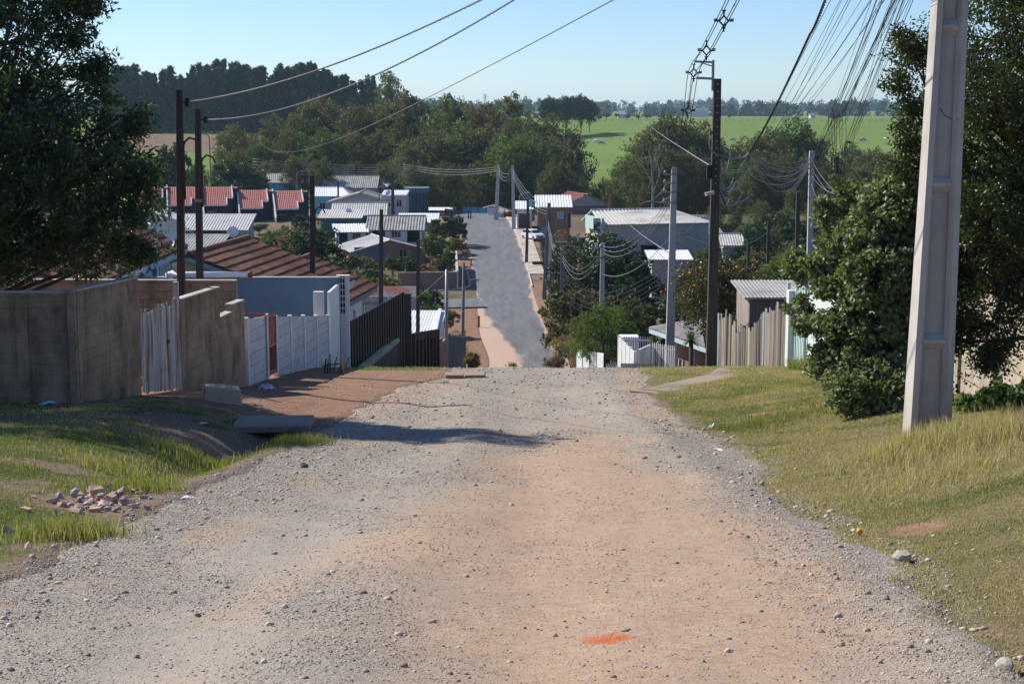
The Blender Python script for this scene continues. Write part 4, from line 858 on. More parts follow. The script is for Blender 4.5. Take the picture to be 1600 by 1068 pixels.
# leafless pale tree in front of the creek woods
bt = thing('bare_tree', 'leafless pale-barked tree in front of the creek woods left of the crest pole', 'tree', (P(1020, 300, 262).x, 262, gz(P(1020, 300, 262).x, 262))); mb = MB(); r5 = random.Random(6); zb = bt.location.z; xb = bt.location.x
tp = limb(mb, (0, 0, 0), (P(1018, 250, 262).x - xb, .5, P(1018, 250, 262).z - zb), .28, .08, r5, .03, 8, 6)
for (u, v, j) in ((1008, 300, 3), (1000, 255, 4), (1034, 262, 3), (1042, 296, 2), (1026, 236, 6), (1012, 232, 7), (998, 320, 2), (1048, 320, 2), (1030, 225, 6)):
    q = limb(mb, tp[j], (P(u, v, 262).x - xb, r5.uniform(-1, 1), P(u, v, 262).z - zb), .11, .03, r5, .1, 4, 5)
    for k in range(3): limb(mb, q[2 + k // 2], Vector(q[4]) + Vector((r5.uniform(-1.4, 1.4), r5.uniform(-1, 1), r5.uniform(.3, 2))), .045, .02, r5, .1, 3, 4)
mb.build('trunk', M['bark_pale'], bt, True)
# ------------------------------------------------------------------ houses and walls
M['tile'] = pm('old_brown_roof_tile', (.15, .07, .045), (.27, .13, .085), 7, .85, .4, 40, (.07, .048, .038), 2.2, (.48, .72))
M['tile_red'] = pm('salmon_red_roof_tile', (.42, .15, .125), (.52, .21, .17), 3, .8, .15, 20)
M['fibre'] = pm('grey_fibre_cement', (.27, .265, .25), (.36, .35, .33), 1.2, .85, .2, 30, (.19, .185, .175), .7, (.5, .7))
M['fibre_pale'] = pm('pale_fibre_cement', (.46, .45, .43), (.55, .54, .51), 1.2, .85, .2, 30, (.34, .32, .29), .6, (.52, .75))
M['metal_white'] = pm('bright_metal_sheet', (.66, .67, .68), (.74, .74, .74), 1.2, .6, .1, 20, (.52, .50, .46), .5, (.55, .8))
M['metal_rusty'] = pm('rust_streaked_metal_sheet', (.62, .58, .52), (.70, .67, .62), 1.2, .65, .1, 20, (.40, .25, .17), .8, (.5, .72), st3=(1, .3, 1))
M['plaster_white'] = pm('white_plaster', (.62, .62, .61), (.7, .7, .69), 1.2, .9, .2, 30, (.42, .39, .35), .9, (.58, .85), st3=(1, 1, .5))
M['plaster_pink'] = pm('pale_pink_plaster', (.52, .43, .42), (.58, .49, .47), 1, .9, .2, 30)
M['plaster_teal'] = pm('turquoise_plaster', (.12, .42, .48), (.16, .50, .56), 1, .9, .2, 30)
M['plaster_grey'] = pm('grey_render', (.33, .325, .315), (.41, .40, .385), .8, .9, .3, 30, (.25, .24, .23), .5, (.55, .75))
M['plaster_blue'] = pm('steel_blue_render', (.12, .21, .30), (.155, .25, .345), 1, .85, .2, 30, (.10, .165, .23), .7, (.5, .75))
M['plaster_cream'] = pm('cream_plaster', (.55, .5, .36), (.6, .55, .42), 1, .9, .2, 30)
M['plaster_ltblue'] = pm('pale_blue_plaster', (.42, .5, .56), (.48, .55, .6), 1, .9, .2, 30)
M['plaster_green'] = pm('pale_green_plaster', (.50, .58, .52), (.56, .63, .57), 1, .85, .2, 30, (.38, .42, .36), 1, (.6, .85))
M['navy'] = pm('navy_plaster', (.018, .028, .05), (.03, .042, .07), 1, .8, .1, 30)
M['teal_dark'] = pm('dark_teal_boards', (.03, .10, .12), (.05, .13, .15), 1, .8, .2, 30, stretch=(4, 4, .3))
M['olive_wall'] = pm('olive_plaster', (.10, .11, .08), (.14, .15, .11), 1, .9, .2, 30)
M['brick'] = brickmat('red_brick', (.30, .105, .06), (.38, .15, .085), (.30, .26, .22), .22, .08, .012)
M['brick_pink'] = brickmat('dusty_brick', (.30, .145, .11), (.36, .19, .15), (.27, .22, .2), .22, .08, .012, c3=(.2, .15, .13), s3=.6)
M['block'] = brickmat('grey_concrete_block', (.36, .285, .21), (.43, .345, .26), (.23, .18, .13), .4, .2, .012, .6, (.14, .105, .075), 1.1, (.45, .68))
M['stain_wall'] = brickmat('stained_rendered_block', (.40, .285, .185), (.44, .315, .205), (.31, .22, .145), .4, .2, .007, .45, (.135, .092, .06), 1.7, (.42, .68), st3=(1, 1, .5))
M['slab_white'] = brickmat('whitewashed_slab', (.60, .61, .62), (.66, .66, .66), (.42, .42, .42), 9.0, .29, .012, .6, (.40, .38, .35), .8, (.58, .85), st3=(1, 1, .4))
M['slab_old'] = brickmat('stained_concrete_slab', (.46, .40, .31), (.54, .47, .37), (.20, .16, .12), 7.0, .31, .016, .7, (.20, .16, .12), 1.3, (.48, .72), st3=(1.5, 1.5, .35))
M['slab_dark'] = brickmat('dark_concrete_slab', (.13, .13, .13), (.16, .155, .15), (.07, .07, .07), 7.0, .3, .02, .6)
M['wood_old'] = pm('grey_weathered_plank', (.17, .145, .125), (.29, .25, .215), 3, .9, .4, 30, (.11, .085, .07), 1.2, (.52, .75), stretch=(4, 4, .3), st3=(3, 3, .3))
M['wood_white'] = pm('flaking_white_picket', (.46, .43, .40), (.58, .55, .52), 4, .85, .3, 30, (.17, .105, .065), 1.9, (.45, .66), stretch=(4, 4, .4), st3=(3, 3, .28))
M['metal_brown'] = pm('dark_brown_sheet_metal', (.022, .017, .015), (.035, .026, .022), 2, .6, .1, 30, (.05, .03, .022), 1, (.6, .8), stretch=(3, 3, .2))
M['wood_dark'] = pm('dark_wood', (.04, .03, .024), (.07, .055, .045), 4, .9, .3, 30, stretch=(3, 3, .3))
M['green_sheet'] = pm('pale_green_metal_sheet', (.42, .58, .53), (.50, .65, .60), .8, .6, .1, 20, (.36, .47, .44), .9, (.55, .8), stretch=(3, 3, .2))
M['blue_sheet'] = pm('sky_blue_metal_sheet', (.12, .36, .58), (.16, .42, .64), .8, .6, .1, 20)
M['slat_blue'] = pm('dusty_blue_boards', (.09, .13, .18), (.13, .18, .24), 2, .8, .2, 20)
M['tank_blue'] = pm('blue_plastic_tank', (.03, .28, .42), (.04, .33, .48), 3, .5, 0)

def per_plank(m, lo=.55, hi=1.25):
    nt = m.node_tree; b = nt.nodes['Principled BSDF']; l = b.inputs['Base Color'].links[0]; src = l.from_socket; g = nd(nt, 'ShaderNodeNewGeometry'); hs = nd(nt, 'ShaderNodeHueSaturation')
    mr = nd(nt, 'ShaderNodeMapRange'); mr.inputs[3].default_value = lo; mr.inputs[4].default_value = hi; nt.links.new(g.outputs['Random Per Island'], mr.inputs[0]); nt.links.new(mr.outputs[0], hs.inputs['Value']); nt.links.new(src, hs.inputs['Color']); nt.links.new(hs.outputs[0], b.inputs['Base Color'])
per_plank(M['wood_old']); per_plank(M['wood_white'], .8, 1.1); per_plank(M['metal_brown'], .7, 1.3); per_plank(M['brick'], .9, 1.1)
def wall_panel(mb, p0, p1, z0, z1, th, ops=()):
    """wall from p0 to p1 (plan), outer face on the right-hand side; ops = (s0,s1,h0,h1) openings with real reveals"""
    p0, p1 = Vector((p0[0], p0[1], 0)), Vector((p1[0], p1[1], 0)); L = (p1 - p0).length; d = (p1 - p0) / L; nin = Vector((-d.y, d.x, 0)) * th
    S = sorted({0.0, L, *[min(max(o[0], 0), L) for o in ops], *[min(max(o[1], 0), L) for o in ops]}); Z = sorted({z0, z1, *[o[2] for o in ops], *[o[3] for o in ops]})
    Z = [q for q in Z if z0 <= q <= z1]
    def solid(i, j):
        if i < 0 or j < 0 or i >= len(S) - 1 or j >= len(Z) - 1: return False
        s, h = (S[i] + S[i + 1]) / 2, (Z[j] + Z[j + 1]) / 2
        return not any(o[0] < s < o[1] and o[2] < h < o[3] for o in ops)
    def pt(s, h, inn): q = p0 + d * s + (nin if inn else Vector((0, 0, 0))); return (q.x, q.y, h)
    for i in range(len(S) - 1):
        for j in range(len(Z) - 1):
            if not solid(i, j): continue
            a, b_, c, e = S[i], S[i + 1], Z[j], Z[j + 1]
            mb.add([pt(a, c, 0), pt(b_, c, 0), pt(b_, e, 0), pt(a, e, 0)], [(0, 1, 2, 3)]); mb.add([pt(a, c, 1), pt(b_, c, 1), pt(b_, e, 1), pt(a, e, 1)], [(3, 2, 1, 0)])
            if not solid(i - 1, j): mb.add([pt(a, c, 0), pt(a, e, 0), pt(a, e, 1), pt(a, c, 1)], [(0, 1, 2, 3)])
            if not solid(i + 1, j): mb.add([pt(b_, c, 0), pt(b_, e, 0), pt(b_, e, 1), pt(b_, c, 1)], [(3, 2, 1, 0)])
            if not solid(i, j - 1): mb.add([pt(a, c, 0), pt(b_, c, 0), pt(b_, c, 1), pt(a, c, 1)], [(3, 2, 1, 0)])
            if not solid(i, j + 1): mb.add([pt(a, e, 0), pt(b_, e, 0), pt(b_, e, 1), pt(a, e, 1)], [(0, 1, 2, 3)])
def roof_plane(mb, A0, A1, B0, B1, kind='corr', per=.36, amp=.035, course=.42, step=.06, th=.05):
    """profiled roof sheet between eave A0-A1 and ridge B0-B1"""
    A0, A1, B0, B1 = map(Vector, (A0, A1, B0, B1)); e = (A1 - A0).normalized(); n = e.cross((B0 + B1) / 2 - (A0 + A1) / 2).normalized()
    if n.z < 0: n = -n
    Ls = ((B0 + B1) / 2 - (A0 + A1) / 2).length; L = (A1 - A0).length
    if kind == 'flat': nc, amp_ = 1, 0
    else: nc, amp_ = max(4, int(L / per * (4 if L / per < 90 else 3))), amp
    rows = [0.0, 1.0]; off = [0, 0]
    if kind == 'tile':
        nr = max(2, int(Ls / course)); rows, off = [], []
        for r in range(nr): rows += [r / nr, (r + .985) / nr]; off += [step, 0]
    o = len(mb.v)
    for t, f_ in zip(rows, off):
        a, b_ = A0.lerp(B0, t), A1.lerp(B1, t)
        for c in range(nc + 1):
            p = a.lerp(b_, c / nc); s = (p - A0).dot(e)
            mb.v.append(tuple(p + n * (f_ + amp_ * math.sin(2 * PI * s / per))))
    w = nc + 1
    for r in range(len(rows) - 1):
        for c in range(nc): mb.f.append((o + r * w + c, o + r * w + c + 1, o + (r + 1) * w + c + 1, o + (r + 1) * w + c)); mb.mi.append(mb.cur)
    q = n * (-th - amp_)
    mb.add([A0 + q, A1 + q, B1 + q, B0 + q, A0, A1, B1, B0], [(0, 1, 2, 3), (0, 1, 5, 4), (1, 2, 6, 5), (3, 0, 4, 7), (2, 3, 7, 6)])
def fit_opening(t, side, w, L, th, op, frame_mat, pane_mat):
    """window or door standing in an opening of a house wall (local coordinates of the house)"""
    kind, s0, s1, h0, h1 = op
    base = {'front': ((-w / 2, 0), (1, 0)), 'right': ((w / 2, 0), (0, 1)), 'back': ((w / 2, L), (-1, 0)), 'left': ((-w / 2, L), (0, -1))}[side]
    (bx, by), (dx, dy) = base; nx, ny = -dy, dx      # inward normal
    def pt(s, dep, h): return Vector((bx + dx * s + nx * dep, by + dy * s + ny * dep, h))
    if kind == 'void': return
    mb = MB(); fw = .07; dep = th * .45
    for a, b_ in ((pt(s0, dep, h0), pt(s0, dep, h1)), (pt(s1, dep, h0), pt(s1, dep, h1))): mb.obox(a, b_, fw, fw * 1.01, (nx, ny, 0))
    mb.obox(pt(s0 + fw / 2, dep, h1), pt(s1 - fw / 2, dep, h1), fw, fw, (0, 0, 1))
    if kind == 'win':
        mb.obox(pt(s0 + fw / 2, dep, h0), pt(s1 - fw / 2, dep, h0), fw, fw, (0, 0, 1))
        nb = max(1, int((s1 - s0) / .55))
        for k in range(1, nb + 1): 
            s = s0 + (s1 - s0) * k / (nb + 1); mb.obox(pt(s, dep, h0 + fw / 2), pt(s, dep, h1 - fw / 2), .045, .045, (nx, ny, 0))
    fr = mb.build('window' if kind in ('win', 'shut') else 'door', frame_mat, t)
    mb = MB(); a, b_ = pt(s0 + .03, dep + .02, h0 + .02), pt(s1 - .03, dep + .02, h1 - .02)
    mb.prism([pt(s0 + .03, dep + .02, h0 + .02), pt(s1 - .03, dep + .02, h0 + .02), pt(s1 - .03, dep + .02, h1 - .02), pt(s0 + .03, dep + .02, h1 - .02)], (nx * .03, ny * .03, 0))
    mb.build({'win': 'pane', 'shut': 'shutter', 'door': 'leaf'}[kind], pane_mat, fr)
def house(name, label, x, y, rz, w, L, ze, zr, wall, roof, kind='corr', ov=.45, ops=None, mono=False, hip=(0, 0), gable=None, fascia=None, frame=None, pane=None, th=.16, zg=None, cat='house', per=.36, amp=.035, ovg=None, ridge=True, parent_kw=None, side_walls=None):
    """ridge along local y; front gable at y=0. ze, zr are world heights of eave and ridge"""
    zg = gz(x, y) if zg is None else zg
    t = thing(name, label, cat, (x, y, zg), rz); ze -= zg; zr -= zg; ops = ops or {}; a = w / 2; z0 = -1.2; ovg = ov if ovg is None else ovg
    fm, pn = frame or M['white_paint'], pane or M['glass']
    sides = {'front': ((-a, 0), (a, 0)), 'right': ((a, 0), (a, L)), 'back': ((a, L), (-a, L)), 'left': ((-a, L), (-a, 0))}
    mb = MB()
    for sd, (p, q) in sides.items():
        top = zr - .02 if (mono and sd == 'right') else ze - .02
        if side_walls and sd in side_walls: continue
        # butt the walls: front/back run between the side walls
        if sd == 'front': p, q = (-a + th, 0), (a - th, 0)
        if sd == 'back': p, q = (a - th, L), (-a + th, L)
        sh = th if sd in ('front', 'back') else 0
        wall_panel(mb, p, q, z0, top, th, [(o[1] - sh, o[2] - sh, o[3], o[4]) for o in ops.get(sd, [])])
    mb.build('wall', wall, t)
    if side_walls:
        for sd, mt in side_walls.items():
            p, q = sides[sd]; sh = 0
            if sd == 'front': p, q = (-a + th, 0), (a - th, 0); sh = th
            if sd == 'back': p, q = (a - th, L), (-a + th, L); sh = th
            mb = MB(); wall_panel(mb, p, q, z0, zr - .02 if (mono and sd == 'right') else ze - .02, th, [(o[1] - sh, o[2] - sh, o[3], o[4]) for o in ops.get(sd, [])]); mb.build('wall', mt, t)
    for sd in ops:
        for o in ops[sd]:
            f2, p2 = (o[5] if len(o) > 5 else fm), (o[6] if len(o) > 6 else pn); fit_opening(t, sd, w, L, th, o[:5], f2, p2)
    gm = gable or wall; mb = MB(); h = zr - ze
    for yy, hp in ((0, hip[0]), (L - th, hip[1])):
        if hp: continue
        mb = MB()
        if mono: mb.prism([(-a + .02, yy, ze - .02), (a - th, yy, ze - .02), (a - th, yy, zr - .03)], (0, th, 0))
        else: mb.prism([(-a + .02, yy, ze - .02), (a - .02, yy, ze - .02), (0, yy, zr - .05)], (0, th, 0))
        mb.build('gable', gm, t)
    mb = MB(); kw = dict(kind=kind, per=per, amp=amp); y0, y1 = -ovg, L + ovg
    if mono:
        k = h / w; roof_plane(mb, (-a - ov, y0, ze - ov * k + .05), (-a - ov, y1, ze - ov * k + .05), (a + ov * .5, y0, zr + ov * .5 * k + .05), (a + ov * .5, y1, zr + ov * .5 * k + .05), **kw)
    else:
        k = h / a; r0, r1 = (hip[0] if hip[0] else y0), (L - hip[1] if hip[1] else y1)
        for s in (-1, 1): roof_plane(mb, (s * (a + ov), y0, ze - ov * k + .05), (s * (a + ov), y1, ze - ov * k + .05), (0, r0, zr + .05), (0, r1, zr + .05), **kw)
        if hip[0]: roof_plane(mb, (-a - ov, y0, ze - ov * k + .05), (a + ov, y0, ze - ov * k + .05), (-.02, r0, zr + .05), (.02, r0, zr + .05), **kw)
        if hip[1]: roof_plane(mb, (-a - ov, y1, ze - ov * k + .05), (a + ov, y1, ze - ov * k + .05), (-.02, r1, zr + .05), (.02, r1, zr + .05), **kw)
    ro = mb.build('roof', roof, t)
    if ridge and not mono:
        mb = MB(); n = max(2, int((r1 - r0) / .4))
        for q in range(n): mb.tube([(0, r0 + (r1 - r0) * q / n, zr + .05), (0, r0 + (r1 - r0) * (q + 1.06) / n, zr + .075)], [.11, .13], 6)
        mb.build('ridge_cap', roof, ro)
    if fascia:
        mb = MB(); k = h / (w if mono else a)
        if mono:
            mb.obox((-a - ov + .03, y0 + .02, ze - ov * k - .1), (-a - ov + .03, y1 - .02, ze - ov * k - .1), .03, .18)
            for yy in (y0 + .03, y1 - .03): mb.obox((-a - ov + .06, yy, ze - ov * k - .09), (a + ov * .5, yy, zr + ov * .5 * k - .09), .03, .18)
        else:
            for s in (-1, 1):
                mb.obox((s * (a + ov - .02), y0 + .05, ze - ov * k - .1), (s * (a + ov - .02), y1 - .05, ze - ov * k - .1), .03, .18)
                for yy, hp in ((y0 + .02, hip[0]), (y1 - .02, hip[1])):
                    if not hp: mb.obox((s * (a + ov - .04), yy, ze - ov * k - .1), (s * .02, yy, zr - .1), .03, .18)
        mb.build('fascia', fascia, t)
    return t
def px2m(px, Y): return px / FPX * Y
def slope_house(name, label, u0, u1, v_eave, Y, rise, depth, wall, roof, yaw=0.0, **k):
    """ridge parallel to the picture; camera-facing eave spans u0..u1 at (v_eave, Y)"""
    p = P((u0 + u1) / 2, v_eave, Y); L = px2m(u1 - u0, Y); ov = k.get('ov', .45); L = max(2, L - 2 * k.get('ovg', ov)); rz = PI / 2 + yaw
    ze = p.z + (rise / (depth if k.get('mono') else depth / 2)) * ov
    c = Vector((p.x, Y + ov + depth / 2, 0)); d = Vector((math.cos(yaw), math.sin(yaw), 0)); o = c + d * (L / 2)
    return house(name, label, o.x, o.y, rz, depth, L, ze, ze + rise, wall, roof, zg=gz(p.x, Y + depth / 2), **k)
def gable_house(name, label, u_apex, v_apex, Y, width, length, rise, wall, roof, yaw=0.0, **k):
    """front gable faces the camera; apex at the pixel"""
    p = P(u_apex, v_apex, Y); return house(name, label, p.x, Y, yaw, width, length, p.z - rise, p.z, wall, roof, **k)

# ---------- boundary walls on the left
def wall_thing(name, label, pts, tops, th, mat, cap=None, base=None, cat='wall', ops=(), depth=.5):
    """straight wall pts[0]->pts[1]; tops: list of (s0,s1,z0,z1) world heights"""
    p0, p1 = Vector((pts[0][0], pts[0][1], 0)), Vector((pts[1][0], pts[1][1], 0)); L = (p1 - p0).length; d = (p1 - p0) / L
    zb = min(gz(*pts[0]), gz(*pts[1])) - depth; t = thing(name, label, cat, (p0.x, p0.y, zb), math.atan2(d.y, d.x)); mb = MB(); mc = MB()
    for (s0, s1, z0, z1) in tops:
        s0, s1 = s0 * L, s1 * L; mb.prism([(s0, 0, 0), (s1, 0, 0), (s1, 0, z1 - zb), (s0, 0, z0 - zb)], (0, th, 0))
        if cap: mc.prism([(s0 + .004, -.015, z0 - zb), (s1 - .004, -.015, z1 - zb), (s1 - .004, -.015, z1 - zb + cap), (s0 + .004, -.015, z0 - zb + cap)], (0, th + .03, 0))
    mb.build('panel', mat, t)
    if cap: mc.build('coping', M['conc_light'], t)
    return t
LX = lambda Y: -10.82 + .117 * Y
wt = wall_thing('block_wall', 'dark stained grey wall facing the street corner under the big left tree', [(-14.5, 27.0), (LX(27) - .12, 27.0)], [(0, 1, -3.2, -3.2)], .15, M['stain_wall'], .03)
for q in (-12.0, P(35, 500, 27).x):
    mb = MB(); mb.box(q - .1 + 14.5, q + .1 + 14.5, -.07, -.003, 0, -3.21 - wt.location.z); mb.build('pilaster', M['stain_wall'], wt)
wall_thing('block_wall', 'short grey rendered wall between the street corner and the picket gate', [(LX(27.0) - .05, 27.0), (LX(29.9), 29.9)], [(0, 1, -3.17, -3.25)], .16, M['stain_wall'], .035)
mb = MB(); mb.box(LX(27) - .2, LX(27) - .06, 26.9, 27.0, gz(LX(27), 27) - .3, -3.13); tag(mb.build('corner_pier', M['stain_wall'], bevel=.01), 'slim rendered pier at the corner of the stained grey wall', 'pier')
wall_thing('block_wall', 'stepped grey wall between the picket gate and the white slab fence', [(LX(32.32), 32.32), (LX(36.95), 36.95)], [(0, .59, -3.98, -4.03), (.59, .79, -4.73, -4.72), (.79, 1, -4.55, -4.56)], .16, M['stain_wall'], .03)
wall_thing('block_wall', 'bare grey block wall behind the picket gate', [(-15, 38), (-6.86, 38)], [(0, 1, -4.17, -4.2)], .15, M['block'], .02)
wall_thing('rendered_wall', 'plain steel-blue rendered wall behind the white slab fence', [(-11.6, 47), (-5.32, 47)], [(0, 1, -5.1, -5.1)], .18, M['plaster_blue'], .025)
# PVC pipe along the wall top
mb = MB(); z = -5.1 + .13; mb.tube([P(268, 436, 46.75), P(262, 428, 46.9), P(268, 426, 46.9), P(276, 432, 46.8), (P(284, 432, 46.8).x, 46.8, z), (P(394, 432, 46.8).x, 46.8, z)], .085, 10)
pp = mb.build('pipe', M['pvc'], None, True); tag(pp, 'white plastic downpipe lying on top of the steel-blue wall', 'pipe')
mb = MB(); mb.tube([(P(388, 432, 46.8).x, 46.8, z), (P(394.4, 432, 46.8).x, 46.8, z)], .096, 10); mb.build('socket_end', M['rust_metal'], pp, True)
# picket gate
g0, g1 = (LX(30.0), 30.0), (LX(32.25), 32.25); zb = gz(*g0) - .05; d = Vector((g1[0] - g0[0], g1[1] - g0[1], 0)); L = d.length
t = thing('picket_gate', 'leaning gate of flaking white pickets between two grey walls', 'gate', (g0[0], g0[1], zb), math.atan2(d.y, d.x)); mb = MB(); r6 = random.Random(2); n = 23
for i in range(n):
    s = L * (i + .5) / n; zz = (gz(g0[0] + d.x * s / L, g0[1] + d.y * s / L) - zb); h = 1.62 + .22 * (i / n) + r6.uniform(-.06, .08) + (.12 if i > n - 4 else 0); w_ = L / n * r6.uniform(.72, .93); ln = r6.uniform(-.03, .03); top = r6.uniform(-.02, .03)
    mb.prism([(s - w_ / 2, r6.uniform(-.01, .01), zz + r6.uniform(0, .06)), (s + w_ / 2, 0, zz + r6.uniform(0, .06)), (s + w_ / 2 + ln, 0, zz + h), (s + ln, 0, zz + h + .04 + top), (s - w_ / 2 + ln, 0, zz + h - .01)], (0, .02, 0))
mb.build('pickets', M['wood_white'], t); mb = MB()
for q in (.35, 1.25): mb.obox((0, .05, q), (L, .05, q + .02), .04, .08)
mb.build('rail', M['wood_old'], t); mb = MB(); mb.frustum(-.3, 2.05, .11, .11, .1, .1, L + .01, .06); mb.build('post', M['wood_white'], t); mb = MB(); mb.box(L * .62, L * .68, -.03, -.012, .86, .92); mb.build('latch', M['black'], t)
# white slab fence and red gate
def slab_fence(name, label, y0, y1, z0, z1, n, mat, pm_, xf=LX, th=.05, post=.12, proud=.04):
    a, b_ = Vector((xf(y0), y0, 0)), Vector((xf(y1), y1, 0)); d = b_ - a; L = d.length; zb = min(gz(a.x, a.y), gz(b_.x, b_.y)) - .3
    t = thing(name, label, 'fence', (a.x, a.y, zb), math.atan2(d.y, d.x)); mb = MB()
    for i in range(n):
        s0, s1 = L * i / n + post / 2, L * (i + 1) / n - post / 2; q0, q1 = z0 + (z1 - z0) * i / n, z0 + (z1 - z0) * (i + 1) / n
        mb.prism([(s0, 0, 0), (s1, 0, 0), (s1, 0, q1 - zb), (s0, 0, q0 - zb)], (0, th, 0))
    mb.build('slabs', mat, t)
    for i in range(n + 1):
        s = L * i / n; q = z0 + (z1 - z0) * i / n - zb; mb = MB(); mb.frustum(0, q + .04, post, post * .9, post, post * .9, s, th / 2 - proud * .2); mb.build('post', pm_, t, bevel=.008)
    return t
slab_fence('slab_fence', 'narrow whitewashed slab panel next to the stepped grey wall', 37.15, 38.85, -5.04, -5.2, 1, M['slab_white'], M['white_paint'])
slab_fence('slab_fence', 'long whitewashed concrete slab fence with thin posts in front of the steel-blue wall', 39.75, 45.5, -5.33, -6.08, 4, M['slab_white'], M['white_paint'])
t = thing('metal_gate', 'narrow rusty red metal gate set in the white slab fence', 'gate', (LX(38.95), 38.95, gz(LX(39), 39)), math.atan2(.75, .088)); mb = MB(); L = .78
for k in range(6): mb.tube([(.04 + L * k / 5.6, 0, .05), (.04 + L * k / 5.6, 0, 1.62)], .018, 5)
mb.build('bars', M['rust_metal'], t); mb = MB()
for q in (.12, .8, 1.55): mb.obox((0, 0, q), (L, 0, q), .04, .04)
mb.box(.02, L, .004, .014, .16, .78); mb.build('frame', M['rust_metal'], t)
# tall white boards and perforated pillar
zt = -5.28; t = wall_thing('board_wall', 'tall narrow white board wall beside the perforated pillar', [(LX(45.75), 45.75), (LX(47.0) , 47.0)], [(0, 1, zt - .12, zt)], .08, M['white_paint'])
mb = MB(); x_ = LX(45.6); zb = gz(x_, 45.6); mb.box(x_ - .42, x_ - .12, 45.3, 45.5, zb - .2, zt - .05); tag(mb.build('gate_pillar', M['white_paint'], bevel=.01), 'plain white square pillar left of the perforated one', 'pillar')
t = thing('perforated_pillar', 'tall white pillar with a column of square holes at the end of the white fence', 'pillar', (LX(47.15) + .02, 47.15, gz(LX(47.15), 47.15))); zb = t.location.z; H_ = -5.08 - zb; mb = MB()
mb.box(.13, .24, 0, .2, -.3, H_); mb.box(-.12, .13, .02, .2, -.3, H_ - 1.15); mb.box(-.12, .13, .12, .2, H_ - 1.15, H_)
for k in range(6): z_ = H_ - .02 - k * .19; mb.box(-.12, .13, .02, .118, z_ - .03, z_ + .005)
for k in range(4): mb.box(-.12 + k * .0767, -.10 + k * .0767, .03, .117, H_ - 1.15, H_ - .012)
mb.build('shaft', M['white_paint'], t); mb = MB(); mb.box(-.115, .125, .112, .119, H_ - 1.13, H_ - .03); mb.build('recess', M['void'], t)
mb = MB(); mb.box(-.14, .26, 0, .22, H_ + .003, H_ + .04); mb.build('cap', M['white_paint'], t)
# wire crate on the slab fence, block in the yard
p = P(395, 499, 38.6); t = thing('wire_crate', 'small rusty wire crate standing behind the narrow white slab panel', 'crate', (p.x, 38.75, p.z - .28)); mb = MB(); 
for k in range(9): mb.obox((-.26 + .065 * k, 0, 0), (-.26 + .065 * k, 0, .38), .012, .012); mb.obox((-.26 + .065 * k, .3, 0), (-.26 + .065 * k, .3, .38), .012, .012)
for q in (0, .19, .38):
    mb.obox((-.27, 0, q), (.27, 0, q), .02, .02); mb.obox((-.27, .3, q), (.27, .3, q), .02, .02); mb.obox((-.27, 0, q), (-.27, .3, q), .02, .02); mb.obox((.27, 0, q), (.27, .3, q), .02, .02)
mb.build('wires', M['rust_metal'], t); mb = MB(); mb.box(.29, .33, -.02, .32, -1.2, .38); mb.box(-.33, -.29, -.02, .32, -1.2, .38); mb.build('stand', M['conc_light'], t)
# dark metal fence, low wall, post, lower fences
a, b_ = Vector((-5.08, 47.35, 0)), Vector((-3.9, 55.6, 0)); d = b_ - a; L = d.length; zb = gz(b_.x, b_.y) - .3
t = thing('metal_fence', 'tall dark brown sheet-metal fence dropping down the hill', 'fence', (a.x, a.y, zb), math.atan2(d.y, d.x)); mb = MB(); n = 46; ztop = -6.53 - zb
for i in range(n):
    s0, s1 = L * i / n, L * (i + 1) / n; k = .03 if i % 2 else 0; h = ztop + r6.uniform(-.012, .012); mb.box(s0, s1 - .002, k, .045 + k * .1, 0, h)
mb.build('sheets', M['metal_brown'], t); mb = MB()
for q in (ztop - .25, ztop - 1.3): mb.obox((0, .07, q), (L, .07, q), .05, .07)
for q in (0, .33, .66, 1): mb.box(L * q - .04, L * q + .04, .1, .18, 0, ztop - .1)
mb.build('frame', M['metal_brown'], t)
a, b_ = P(563, 578, 47.6), P(623, 531, 54.6); d = b_ - a; d.z = 0; L = d.length; zb = gz(b_.x, b_.y) - .4; t = thing('low_wall', 'low stained wall with rounded pale coping in front of the dark metal fence', 'wall', (a.x, a.y, zb), math.atan2(d.y, d.x)); zt = (a.z + b_.z) / 2 - zb
mb = MB(); mb.box(0, L, 0, .2, 0, zt - .06); mb.build('panel', M['conc_dark'], t); mb = MB()
for k in range(4): mb.tube([(L * k / 4 + .02, .1, zt - .05), (L * (k + .5) / 4, .1, zt - .02), (L * (k + 1) / 4 - .02, .1, zt - .05)], .15, 8)
mb.build('coping', pm('lichen_coping', (.30, .29, .22), (.38, .37, .29), 3, .9, .4, 20, (.17, .17, .13), 3, (.5, .7)), t)
p = P(637, 458, 56); zb = gz(p.x, 56); mb = MB(); mb.frustum(zb - .3, p.z, .27, .27, .25, .25, p.x, 56); tag(mb.build('gate_post', M['conc_dark'], bevel=.01), 'square dark post at the downhill end of the dark metal fence', 'post')
LX2 = lambda Y: -3.73 + .125 * (Y - 57)
t = slab_fence('slab_fence', 'grey slab fence with dark posts below the dark metal fence', 57, 62.3, -8.32, -8.95, 7, M['slab_dark'], M['wood_dark'], LX2, .05, .13, .3)
mb = MB(); a, b_ = Vector((LX2(57), 56.9, 0)), Vector((LX2(62.3), 62.3, 0)); mb.obox(t.matrix_world @ Vector((0, 0, 0)) if False else (0, -.04, -8.4 - t.location.z), ((b_ - a).length, -.04, -9.02 - t.location.z), .05, .3); mb.build('rail', M['wood_dark'], t)
mb = MB(); wt = wall_thing('brick_wall', 'short crumbling brick wall between the slab fence and the plank fence', [(LX2(62.6), 62.6), (LX2(64.6), 64.6)], [(0, .5, -9.35, -9.4), (.5, 1, -9.6, -9.6)], .14, M['brick_pink'])
